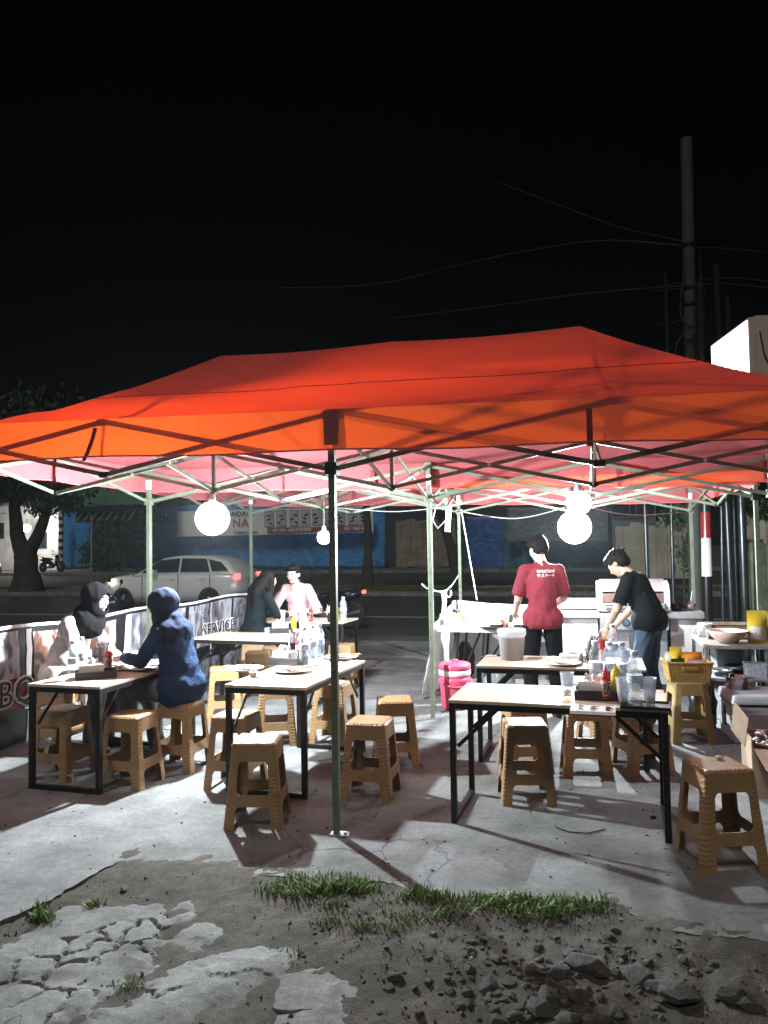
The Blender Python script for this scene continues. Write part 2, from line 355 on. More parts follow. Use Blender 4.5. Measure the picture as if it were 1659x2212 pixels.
def fragment(pl, z0, z1, parent, tilt=0.02):
    # roughen the outline, then extrude
    out = []
    for i in range(len(pl)):
        a, b = pl[i], pl[(i + 1) % len(pl)]; n = max(1, int(math.dist(a, b) / 0.035))
        for k in range(n):
            t = k / n; x = a[0] + t * (b[0] - a[0]); y = a[1] + t * (b[1] - a[1])
            out.append((x + 0.02 * fbm((x * 9, y * 9, 5)) + .006 * fbm((x * 40, y * 40, 5)), y + 0.02 * fbm((x * 9, y * 9, 15)) + .006 * fbm((x * 40, y * 40, 15))))
    q = MB(); n = len(out); tx, ty = random.uniform(-tilt, tilt), random.uniform(-tilt, tilt)
    cx = sum(p[0] for p in out) / n; cy = sum(p[1] for p in out) / n
    zt = lambda x, y: z1 + tx * (x - cx) + ty * (y - cy) + 0.004 * fbm((x * 12, y * 12, 0))
    ins = [(cx + (x - cx) * 0.985, cy + (y - cy) * 0.985) for x, y in out]
    vs = [(x, y, z0) for x, y in out] + [(x, y, zt(x, y) - 0.003) for x, y in out] + [(x, y, zt(x, y)) for x, y in ins] + [(cx, cy, zt(cx, cy))]
    fs = []
    for i in range(n):
        j = (i + 1) % n; fs += [(i, j, n + j, n + i), (n + i, n + j, 2 * n + j, 2 * n + i), (2 * n + i, 2 * n + j, 3 * n)]
    q.add(vs, fs); return q.build('slab_fragment', M_FRAG, parent)
def seg_d(x, y, P):
    best = 9
    for i in range(len(P)):
        ax, ay = P[i]; bx_, by_ = P[(i + 1) % len(P)]; dx, dy = bx_ - ax, by_ - ay; t = max(0, min(1, ((x - ax) * dx + (y - ay) * dy) / (dx * dx + dy * dy)))
        best = min(best, (x - ax - dx * t) ** 2 + (y - ay - dy * t) ** 2)
    return math.sqrt(best) * (1 if inpoly(x, y, P) else -1)
from mathutils.kdtree import KDTree
rnd = random.Random(31); seeds = []
while len(seeds) < 95:
    q = (rnd.uniform(-2.3, .2), rnd.uniform(2.2, 4.0)); dmin = rnd.choice((.09, .15, .22, .28))
    if all(math.dist(q, o) > dmin for o in seeds): seeds.append(q)
kd = KDTree(len(seeds))
for i, q in enumerate(seeds): kd.insert((q[0], q[1], 0), i)
kd.balance()
gx0, gx1, gy0, gy1, gs = -2.1, .1, 2.3, 3.85, .011
nx, ny = int((gx1 - gx0) / gs), int((gy1 - gy0) / gs); hts = {}; cid = {}
for j in range(ny + 1):
    for i in range(nx + 1):
        x, y = gx0 + i * gs, gy0 + j * gs
        m_ = max(seg_d(x, y, P) for P, _ in AREAS)
        if m_ < -.12: continue
        m_ += .05 * fbm((x * 4, y * 4, 1)) + .022 * fbm((x * 14, y * 14, 2))
        wx, wy = x + .05 * fbm((x * 5, y * 5, 11)) + .012 * fbm((x * 24, y * 24, 3)), y + .05 * fbm((x * 5, y * 5, 21)) + .012 * fbm((x * 24, y * 24, 4))
        (c0, i0, d0_), (c1, i1, d1_) = kd.find_n((wx, wy, 0), 2); e_ = (d1_ - d0_) / 2
        rr = random.Random(i0); lift = rr.uniform(-.002, .003); tx, ty = rr.uniform(-.02, .02), rr.uniform(-.02, .02)
        z = -.031 + .020 * fbm((x * 1.6, y * 1.6, 0), 2) + lift + tx * (x - seeds[i0][0]) + ty * (y - seeds[i0][1]) + .0022 * fbm((x * 18, y * 18, 7)) + min(.010, m_ * .16) - .003
        w_ = .011 * (fbm((x * 2.6, y * 2.6, 40)) - .10)
        if w_ > 0 and e_ < w_ + .004: z -= .028 * max(0, min(1, (w_ + .004 - e_) / .004))
        hts[i, j] = (x, y, z, dirt_z(x, y)); cid[i, j] = i0
cells = {}
for (i, j), c in cid.items():
    q = [(i, j), (i + 1, j), (i + 1, j + 1), (i, j + 1)]
    if all(k in hts for k in q) and any(hts[k][2] > hts[k][3] - .012 for k in q): cells.setdefault(c, []).append(q)
for c, qs in cells.items():
    idx = {}; vs = []; fs = []
    for q in qs:
        f = []
        for k in q:
            if k not in idx: idx[k] = len(vs); vs.append(hts[k][:3])
            f.append(idx[k])
        fs.append(tuple(f))
    if len(fs) < 12: continue
    k = MB(); k.add(vs, fs, 0, True); k.build('slab_fragment', M_FRAG, frag_root)
# loose slab lying on the dirt
pl = wpoly([(585, 2160), (612, 2092), (662, 2088), (700, 2100), (690, 2168), (655, 2168), (598, 2166)])
_c = (sum(p[0] for p in pl) / len(pl), sum(p[1] for p in pl) / len(pl)); _z = dirt_z(*_c); o = fragment(pl, _z - .05, _z + .007, None, 0.02); o.name = 'loose_slab'
tag(o, 'flat loose slab of grey concrete lying alone on the dirt in front of the grass', 'slab')

# rubble: rocks one by one, then gravel
def rock_mesh(sd, n=26):
    rnd = random.Random(sd); bm = bmesh.new()
    for i in range(n):
        v = Vector((rnd.gauss(0, 1), rnd.gauss(0, 1), rnd.gauss(0, 1))).normalized()
        bm.verts.new((v.x * rnd.uniform(.75, 1), v.y * rnd.uniform(.6, .9), v.z * rnd.uniform(.4, .62)))
    r = bmesh.ops.convex_hull(bm, input=bm.verts)
    bmesh.ops.delete(bm, geom=[g for g in r['geom_interior'] if isinstance(g, bmesh.types.BMVert)], context='VERTS')
    bmesh.ops.bevel(bm, geom=bm.edges[:], offset=0.05, segments=1, affect='EDGES', clamp_overlap=True)
    me = bpy.data.meshes.new('rock'); bm.to_mesh(me); bm.free(); me.materials.append(M_ROCK); return me
ROCKS = [rock_mesh(i) for i in range(14)]
BIG = [(1270, 2085, .115), (1205, 2100, .06), (1290, 2075, .05), (1250, 2145, .07), (1185, 2155, .075), (1220, 2125, .05), (1330, 2100, .05), (1380, 2108, .085), (1460, 2140, .12), (1580, 2150, .09), (1410, 2125, .055),
       (1150, 2090, .045), (1070, 2075, .05), (1020, 2060, .035), (1100, 2120, .05), (1055, 2130, .055), (1010, 2140, .04), (1165, 2180, .085), (1225, 2200, .08), (1110, 2195, .05), (1080, 2205, .05), (855, 2105, .045), (925, 2112, .03), (995, 2165, .035),
       (1540, 2085, .03), (1610, 2170, .06), (1330, 2185, .05), (1280, 2205, .05), (270, 1925, .038), (275, 1922, .02), (900, 1935, .045), (840, 2125, .035), (1500, 2100, .03), (1345, 2060, .03), (1235, 2060, .06), (1275, 2060, .045)]
rnd = random.Random(3)
spots = list(BIG)
for i in range(190):
    spots.append((rnd.gauss(1210, 150), rnd.gauss(2120, 48), rnd.uniform(.010, .034)))
for i in range(60): spots.append((rnd.uniform(560, 1659), rnd.uniform(1990, 2212), rnd.uniform(.008, .02)))
for px, py, r in spots:
    if py < 1900 or py > 2240 or px < 520 and r > .04: continue
    p = atz(px, py, -0.03)
    if p.y > edge_y(p.x) - 0.02 and not (px, py, r) in BIG: continue
    o = link('rock', rnd.choice(ROCKS)); r *= .84; o.location = (p.x, p.y, dirt_z(p.x, p.y) + r * 0.12); o.scale = (r * rnd.uniform(.9, 1.25), r, r * rnd.uniform(.65, 1.0)); o.rotation_euler = (rnd.uniform(-.3, .3), rnd.uniform(-.3, .3), rnd.uniform(0, 6.28))
    if r >= 0.084 and px < 1400: tag(o, 'largest pale broken concrete lump in the rubble heap', 'rock')
    elif r >= 0.084: tag(o, 'dark large rock at the right side of the rubble heap', 'rock')
    elif px < 400: tag(o, 'small stone lying on the dirt strip among the cracked slabs', 'rock', 'stones between the cracked slabs')
    elif (px, py) == (900, 1935): tag(o, 'pale rounded stone sitting in the grass strip', 'rock')
    else: tag(o, 'grey piece of broken rubble lying on the dirt in front of the grass', 'rock', 'rubble stones on the dirt')
gv = MB(); rnd = random.Random(5)
for i in range(2600):
    x = rnd.uniform(-2.6, 2.6); y = rnd.uniform(2.3, 4.2)
    if y > edge_y(x) - .01: continue
    if x < -0.3 and rnd.random() < .72: continue
    r = rnd.uniform(.003, .010) * (1 if rnd.random() < .9 else 1.6); z = dirt_z(x, y)
    M = Matrix.Translation((x, y, z + r * .3)) @ Euler((rnd.uniform(0, 3), rnd.uniform(0, 3), rnd.uniform(0, 3))).to_matrix().to_4x4()
    a = [(r * rnd.uniform(.6, 1.3), 0, 0), (-r * rnd.uniform(.6, 1.3), 0, 0), (0, r, 0), (0, -r * rnd.uniform(.5, 1), 0), (0, 0, r * .7), (0, 0, -r * .7)]
    gv.add(a, [(0, 2, 4), (2, 1, 4), (1, 3, 4), (3, 0, 4), (2, 0, 5), (1, 2, 5), (3, 1, 5), (0, 3, 5)], 0, False, M)
tag(gv.build('gravel', M_ROCK), 'small gravel strewn over the dirt', None, None, 'stuff')
lit = MB(); rnd = random.Random(8)         # crumbs and specks on the concrete
for i in range(150):
    p = atz(rnd.uniform(0, 1659), rnd.uniform(1600, 1900), 0); 
    if p.y < edge_y(p.x) + .03: continue
    r = rnd.uniform(.002, .007); lit.box((p.x, p.y, r * .45), (r * 2, r * 1.4, r * .9), rnd.uniform(0, 3))
tag(lit.build('litter', mat('dry_debris', (.06, .05, .04), .9)), 'tiny crumbs and leaf bits scattered on the concrete', None, None, 'stuff')

# grass along the slab edge
gr = MB(); rnd = random.Random(11)
def tuft(px, py, sp, n, h):
    c = atz(px, py, -0.02); q_ = rnd.uniform(.35, 1.25); h *= q_; n = int(n * rnd.uniform(.5, 1.7)); sp *= .75
    for i in range(n):
        x = c.x + rnd.gauss(0, sp); y = c.y + rnd.gauss(0, sp * .55)
        if y > edge_y(x) + .02:
            if rnd.random() < .75: continue
            y = edge_y(x) - rnd.uniform(0, .05)
        z = dirt_z(x, y) - .004; hh = h * rnd.uniform(.45, 1.25); a = rnd.uniform(0, 6.28); ln = hh * rnd.uniform(.2, .9); w = rnd.uniform(.0016, .0034)
        dx, dy = math.cos(a), math.sin(a); sx, sy = -dy * w, dx * w
        p = [(x + dx * ln * t * t, y + dy * ln * t * t, z + hh * (t - .25 * t * t * (ln / hh))) for t in (0, .4, .75, 1)]
        gr.add([(p[0][0] - sx, p[0][1] - sy, p[0][2]), (p[0][0] + sx, p[0][1] + sy, p[0][2]), (p[1][0] + sx, p[1][1] + sy, p[1][2]), (p[1][0] - sx, p[1][1] - sy, p[1][2]),
                (p[2][0] + sx * .7, p[2][1] + sy * .7, p[2][2]), (p[2][0] - sx * .7, p[2][1] - sy * .7, p[2][2]), p[3]], [(0, 1, 2, 3), (3, 2, 4, 5), (5, 4, 6)], 0, True)
for i in range(36): tuft(rnd.uniform(585, 800), rnd.gauss(1918, 12), .055, 42, .055)
for i in range(52): tuft(rnd.uniform(880, 1235), 1925 + (rnd.uniform(0, 1)) * 62 * (1 if rnd.random() < .8 else .4), .055, 40, .052)
for i in range(14): tuft(rnd.uniform(1180, 1300), rnd.uniform(1945, 1985), .05, 25, .05)
for i in range(16): tuft(rnd.uniform(640, 880), rnd.uniform(1950, 2010), .045, 22, .04)
for i in range(12): tuft(rnd.uniform(560, 1000), rnd.uniform(1990, 2080), .04, 10, .03)
for i in range(5): tuft(rnd.uniform(75, 115), rnd.uniform(1965, 1985), .035, 40, .05)
for i in range(4): tuft(rnd.uniform(190, 225), rnd.uniform(1945, 1962), .035, 30, .04)
for i in range(5): tuft(rnd.uniform(235, 320), rnd.uniform(2090, 2130), .03, 14, .025)
tag(gr.build('grass', M_GRASS), 'green weedy grass growing along the broken edge of the concrete', None, None, 'stuff')
mg = MB(); rnd = random.Random(12)         # median and far verge grass
def blades(m, a0, a1, b0, b1, z, n, h):
    for i in range(n):
        p = S(rnd.uniform(a0, a1), rnd.uniform(b0, b1), z); a = rnd.uniform(0, 6.28); w = .02; hh = h * rnd.uniform(.4, 1.2)
        dx, dy = math.cos(a) * w, math.sin(a) * w
        m.add([(p.x - dx, p.y - dy, p.z), (p.x + dx, p.y + dy, p.z), (p.x + rnd.uniform(-.1, .1), p.y + rnd.uniform(-.1, .1), p.z + hh)], [(0, 1, 2)])
blades(mg, -16, -3, 20.75, 23.2, .05, 5000, .2); blades(mg, -3, 24, 20.75, 23.2, .05, 3500, .12)
blades(mg, -14, -5, 35.5, 37.5, .5, 1500, .35)
tag(mg.build('grass', mat('median_grass', (.1, .11, .03), .7, var=.5, vs=1.5)), 'rough grass on the road median and far verge', None, None, 'stuff')
# ------------------------------------------------------------------ canopies
def fabric(name, t0, t1):
    m = bpy.data.materials.new(name); m.use_nodes = True; nt = m.node_tree; nt.nodes.clear(); L = nt.links.new
    out = N(nt, 'ShaderNodeOutputMaterial'); tc = N(nt, 'ShaderNodeTexCoord')
    nz = N(nt, 'ShaderNodeTexNoise', Scale=1.6, Detail=6.0); L(tc.outputs['Object'], nz.inputs['Vector'])
    def ramp(a, b):
        r = N(nt, 'ShaderNodeValToRGB'); r.color_ramp.elements[0].color = (*a, 1); r.color_ramp.elements[1].color = (*b, 1)
        r.color_ramp.elements[0].position = .3; r.color_ramp.elements[1].position = .7; L(nz.outputs['Fac'], r.inputs['Fac']); return r.outputs['Color']
    d = N(nt, 'ShaderNodeBsdfDiffuse'); L(ramp((.43, .115, .125), (.50, .145, .155)), d.inputs['Color'])
    t = N(nt, 'ShaderNodeBsdfTranslucent'); L(ramp(t0, t1), t.inputs['Color'])
    wv = N(nt, 'ShaderNodeTexNoise', Scale=3.0, Detail=3.0); L(tc.outputs['Object'], wv.inputs['Vector'])
    bp = N(nt, 'ShaderNodeBump', Strength=.25, Distance=.04); L(wv.outputs['Fac'], bp.inputs['Height']); L(bp.outputs['Normal'], d.inputs['Normal'])
    mx = N(nt, 'ShaderNodeMixShader'); mx.inputs[0].default_value = .5; L(d.outputs[0], mx.inputs[1]); L(t.outputs[0], mx.inputs[2]); L(mx.outputs[0], out.inputs[0])
    return m
M_FAB = fabric('canopy_fabric', (.275, .0135, .0012), (.31, .0160, .0015)); M_VAL = fabric('valance_fabric_lit_orange', (.30, .033, .003), (.33, .038, .0035))  # valance copy is more orange: its brighter lit look is put into the colour
M_HEM = mat('canopy_hem', (.5, .10, .09), .8, var=.1)
M_STRAP = mat('dark_red_strap', (.16, .012, .012), .8, var=.15)
BX, BY = 2.93, 2.98                         # bay width, depth
ZE, ZV, ZR, PK = 2.375, 2.145, 3.15, 1.41   # eave, valance bottom, ridge, half ridge length
def tilt(a): return -0.018 * a
def roof_z(a, b):
    q = abs(b - BY / 2) / (BY / 2)
    if abs(a) > PK: q = max(q, (abs(a) - PK) / (BX - PK))
    t = max(0.0, 1 - q)
    w = (0.008 * fbm((a * 1.3 + b, b * 2.6, 2), 3) + 0.003 * fbm((a * 1.1 - b * 2.2, b * 4.5 + a * 2, 7), 3)) * min(1, 4 * t) * (1 - t) * 3
    sag = -0.02 * math.sin(math.pi * min(1, abs(a) / PK)) * t - (0.01 if abs(a) < .1 else 0) * 0
    return ZE + tilt(a) * (1 - t) + (ZR - ZE) * (0.85 * t ** 1.5 + 0.15 * t) + w + sag
def make_canopy():
    c = thing('canopy', 'orange red fabric canopy', 'canopy')
    m = MB(); na, nb = 176, 90
    m.sheet(lambda u, v: (-BX + 2 * BX * u, BY * v, roof_z(-BX + 2 * BX * u, BY * v)), na, nb)
    rf = m.build('roof', M_FAB, c)
    q = MB()                                   # stitched seam lines
    for bb in (.36, BY - .36):
        pts = [(a, BY / 2 + (bb - BY / 2) * 1.0, roof_z(a, bb) + .003) for a in [-2.25 + .09 * i for i in range(51)]]
        pts = [(a, b + .0, z) for a, b, z in pts]
        q.path([(a, BY * .27 if bb < 1 else BY * .73, roof_z(a, BY * .27 if bb < 1 else BY * .73) + .002) for a, b, z in pts], .0028, 5)
    q.build('seam', M_STRAP, rf)
    def val(p0, p1, nrm, name='valance'):
        v = MB(); n = 90
        def fn(u, w):
            a = p0[0] + (p1[0] - p0[0]) * u; b = p0[1] + (p1[1] - p0[1]) * u
            k = .012 * fbm((a * 2.1 + 5, b * 2.1, w)) * w + .012 * w
            return (a + nrm[0] * k, b + nrm[1] * k, ZE + tilt(a) + .004 - (ZE - ZV) * w - .012 * w * math.sin(u * math.pi * 4) ** 2)
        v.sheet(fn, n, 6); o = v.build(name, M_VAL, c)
        h = MB(); pts = [fn(i / n, 1) for i in range(n + 1)]
        h.path(pts, .0055, 5); h.build('hem', M_HEM, o)
        return o
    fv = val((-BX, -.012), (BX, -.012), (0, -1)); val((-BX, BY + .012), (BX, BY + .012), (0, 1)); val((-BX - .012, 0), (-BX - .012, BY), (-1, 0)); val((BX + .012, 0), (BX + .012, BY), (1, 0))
    # doubled fabric behind the legs and tie straps
    for a in (-BX, 0, BX):
        for b, s in ((.018, -1), (BY - .018, 1)):
            p = MB(); p.box((a + .01, b + s * .02, (ZE + ZV) / 2 + tilt(a) + .01), (.11, .003, ZE - ZV - .03)); p.build('reinforcement_patch', M_STRAP, c)
    for a, b, dx in ((-1.5, -.004, -.08), (1.42, -.004, .0), (-2.2, BY, .01), (-.55, BY, .01), (1.7, BY, .01), (-BX, 1.5, 0), (BX, 1.5, .0)):
        st = MB(); st.sheet(lambda u, v, a=a, b=b, dx=dx: (a + (u - .5) * .03 + dx * v * v, b - .016 - .015 * math.sin(v * 3), ZE + tilt(a) - .05 - .2 * v), 1, 6)
        st.build('tie_strap', M_STRAP, c)
    # frame: legs
    for a in (-BX, 0, BX):
        for b in (0, BY):
            s = -1 if b == 0 else 1
            y = b - s * .035
            l = MB(); l.box((a, y, (1.35 + tilt(a)) / 2 + .65 / 2 + .2), (.0385, .0385, 2.0 + .35 + tilt(a)))
            lo = l.build('leg', M_OLIVE, c, bevel=.004)
            i = MB(); i.box((a, y, .16), (.031, .031, .3)); i.build('inner_tube', M_OLIVE, lo)
            f = MB(); f.box((a + .02, y, .004), (.11, .07, .008)); f.tube((a + .05, y, .008), (a + .05, y, .016), .009, n=6); f.build('foot_plate', M_STEEL, lo)
            k = MB(); k.box((a, y, ZE + tilt(a) - .33), (.07, .07, .07)); k.tube((a - .03, y, ZE + tilt(a) - .33), (a + .05, y, ZE + tilt(a) - .33), .006, n=6); k.build('slider_bracket', M_BLACK if s < 0 else M_OLIVE, lo, bevel=.006)
            t = MB(); t.box((a, y, ZE + tilt(a) - .02), (.06, .06, .05)); t.build('top_bracket', M_OLIVE, lo, bevel=.006)
            w = MB(); w.box((a, y, ZE + tilt(a) - .16), (.041, .041, .09)); w.build('sticker', M_PAPER, lo)
            h = MB()
            for z in (.75, .9, 1.05, 1.2): h.tube((a, y - .021, z), (a, y - .0185, z), .005, n=8)
            h.build('pin_hole', M_BLACK, lo)
    # scissor trusses on a 5 x 3 grid
    cols = [-BX, -BX / 2, 0, BX / 2, BX]; rows = [.035, BY / 2, BY - .035]
    def hi(a): return ZE + tilt(a) - .03
    def lo(a): return ZE + tilt(a) - .335
    protos = {}
    def bar(p0, p1, off):
        d = Vector(p1) - Vector(p0); n = Vector((-d.y, d.x, 0)).normalized() * off
        m = MB(); m.beam(Vector(p0) + n, Vector(p1) + n, .013, .028); m.build('scissor_bar', M_OLIVE, c)
    def joint(p, d):
        pass
    for j, b in enumerate(rows):
        for i in range(4):
            a0, a1 = cols[i], cols[i + 1]
            bar((a0, b, hi(a0)), (a1, b, lo(a1)), .008); bar((a0, b, lo(a0)), (a1, b, hi(a1)), -.008)
            k = MB(); zm = (hi(a0) + lo(a1)) / 2; k.tube(((a0 + a1) / 2, b - .022, zm), ((a0 + a1) / 2, b + .022, zm), .012, n=10); k.build('pivot_bolt', M_STEEL, c)
    for i, a in enumerate(cols):
        for j in range(2):
            b0, b1 = rows[j], rows[j + 1]
            bar((a, b0, hi(a)), (a, b1, lo(a)), .008); bar((a, b0, lo(a)), (a, b1, hi(a)), -.008)
            k = MB(); zm = (hi(a) + lo(a)) / 2; k.tube((a - .022, (b0 + b1) / 2, zm), (a + .022, (b0 + b1) / 2, zm), .012, n=10); k.build('pivot_bolt', M_STEEL, c)
    for i, a in enumerate(cols):               # posts and end joints at every grid node that is not a leg
        for j, b in enumerate(rows):
            if i in (0, 2, 4) and j in (0, 2): continue
            if j == 1 and i in (1, 2, 3):
                p = MB(); p.box((a, b, (hi(a) + lo(a)) / 2), (.028, .028, .36)); p.build('post', M_OLIVE, c)
                if i != 2:
                    p = MB(); p.tube((a, b, hi(a)), (a * PK / (BX / 2), BY / 2, ZR - .03), .012, n=8); p.build('peak_pole', M_OLIVE, c)
            for z in (hi(a), lo(a)):
                p = MB(); p.box((a, b, z), (.06, .05, .035)); p.build('joint', M_BLACK, c, bevel=.004)
    return c
CANOPY = Kind(make_canopy)
c1 = CANOPY.put(tuple(S(0, 0)), YAW, 'orange red fabric canopy in front, with ridge and olive scissor frame, over the tables')
c2 = CANOPY.put(tuple(S(-.035, BY + .16)), R(-11), 'red fabric canopy behind the front one, over the kitchen and far table')
for o in (c1, c2): o['group'] = 'fabric canopies of the stall'

# ------------------------------------------------------------------ hanging bulbs
def bulb(name, label, p, r, watts, top_z, glow=9.0, soft=.035):
    t = thing(name, label, 'lamp', p)
    g = MB(); g.ball((0, 0, 0), r, 28, 18)
    m = bpy.data.materials.get('bulb_glow_%g' % glow)
    if not m:
        m = bpy.data.materials.new('bulb_glow_%g' % glow); m.use_nodes = True; nt = m.node_tree; nt.nodes.clear()
        out = N(nt, 'ShaderNodeOutputMaterial'); e = N(nt, 'ShaderNodeEmission', Strength=glow); e.inputs['Color'].default_value = (.93, .97, 1, 1)
        tr = N(nt, 'ShaderNodeBsdfTransparent'); ad = N(nt, 'ShaderNodeAddShader')
        nt.links.new(e.outputs[0], ad.inputs[0]); nt.links.new(tr.outputs[0], ad.inputs[1]); nt.links.new(ad.outputs[0], out.inputs[0])
        m.cycles.emission_sampling = 'NONE'
    g.build('glass', m, t)
    s = MB(); s.lathe([(.075, .05), (.08, .06), (.03, r * 1.02), (.022, r * 1.05 + .05), (0, r * 1.05 + .055)], 18); s.build('socket', M_WHITEP, t)
    w = MB(); w.path([(0, 0, r * 1.05 + .05), (.004, .003, (top_z - p[2]) * .6), (0, 0, top_z - p[2])], .004, 6); w.build('cable', M_CABLE, t)
    ld = bpy.data.lights.new('bulb_light', 'POINT'); ld.energy = watts; ld.color = (.86, .95, 1.0); ld.shadow_soft_size = soft
    lo = bpy.data.objects.new('bulb_light', ld); col.objects.link(lo); lo.parent = t
    return t
LB = S(-BX / 2, BY / 2, 1.84); RB = S(BX / 2 - .1, BY / 2, 1.72)
bulb('light_bulb', 'brilliant white globe bulb hanging under the left post of the front canopy', tuple(atb(459, 1120, BY / 2)), .135, 1000, 2.06)
bulb('light_bulb', 'brilliant white globe bulb, lower of two hanging above the man in red', tuple(atb(1241, 1139, 4.0)), .17, 900, 2.15)
bulb('light_bulb', 'smaller white bulb just above another one over the man in red', tuple(atb(1250, 1086, 2.3)), .10, 80, 2.12, 9.0, .09)
bulb('light_bulb', 'small white bulb hanging beside the front pole, far under the rear canopy', tuple(atb(700, 1161, 4.6)), .082, 70, 2.16)
# ------------------------------------------------------------------ stools
def weave(name, c, c2):
    m, nt, b = nodes_of(name); L = nt.links.new; b.inputs['Roughness'].default_value = .42
    tc = N(nt, 'ShaderNodeTexCoord'); sp = N(nt, 'ShaderNodeSeparateXYZ'); L(tc.outputs['Object'], sp.inputs[0])
    ad = N(nt, 'ShaderNodeMath', operation='ADD'); L(sp.outputs['X'], ad.inputs[0]); L(sp.outputs['Y'], ad.inputs[1])
    sb = N(nt, 'ShaderNodeMath', operation='SUBTRACT'); L(sp.outputs['X'], sb.inputs[0]); L(sp.outputs['Y'], sb.inputs[1])
    gz = N(nt, 'ShaderNodeNewGeometry'); sn = N(nt, 'ShaderNodeSeparateXYZ'); tn = N(nt, 'ShaderNodeVectorTransform', vector_type='NORMAL', convert_from='WORLD', convert_to='OBJECT')
    L(gz.outputs['True Normal'], tn.inputs[0]); L(tn.outputs[0], sn.inputs[0])
    gt = N(nt, 'ShaderNodeMath', operation='GREATER_THAN'); gt.inputs[1].default_value = .7; L(sn.outputs['Z'], gt.inputs[0])
    mz = N(nt, 'ShaderNodeMix', data_type='FLOAT'); L(gt.outputs[0], mz.inputs[0]); L(sp.outputs['Z'], mz.inputs[2]); L(sb.outputs[0], mz.inputs[3])
    cb = N(nt, 'ShaderNodeCombineXYZ'); L(ad.outputs[0], cb.inputs['X']); L(mz.outputs[0], cb.inputs['Y'])
    sx = N(nt, 'ShaderNodeSeparateXYZ'); L(cb.outputs[0], sx.inputs[0])
    def sn_(o, per):
        q = N(nt, 'ShaderNodeMath', operation='MULTIPLY'); q.inputs[1].default_value = 6.2832 / per; L(o, q.inputs[0]); w_ = N(nt, 'ShaderNodeMath', operation='SINE'); L(q.outputs[0], w_.inputs[0]); return w_.outputs[0]
    inv = N(nt, 'ShaderNodeMath', operation='MULTIPLY'); L(sn_(sx.outputs['X'], .024), inv.inputs[0]); L(sn_(sx.outputs['Y'], .021), inv.inputs[1])
    bp = N(nt, 'ShaderNodeBump', Strength=.2, Distance=.004); L(inv.outputs[0], bp.inputs['Height']); L(bp.outputs['Normal'], b.inputs['Normal'])
    nz = N(nt, 'ShaderNodeTexNoise', Scale=9.0, Detail=4.0); L(tc.outputs['Object'], nz.inputs['Vector'])
    rp = N(nt, 'ShaderNodeValToRGB'); rp.color_ramp.elements[0].position = .3; rp.color_ramp.elements[1].position = .7
    rp.color_ramp.elements[0].color = (*c2, 1); rp.color_ramp.elements[1].color = (*c, 1); L(nz.outputs['Fac'], rp.inputs['Fac'])
    L(rp.outputs['Color'], b.inputs['Base Color']); return m
M_STOOL = weave('ochre_woven_plastic', (.33, .20, .095), (.26, .155, .068))
M_STOOLY = mat('mustard_plastic', (.36, .26, .10), .4, var=.1)
HS = .48
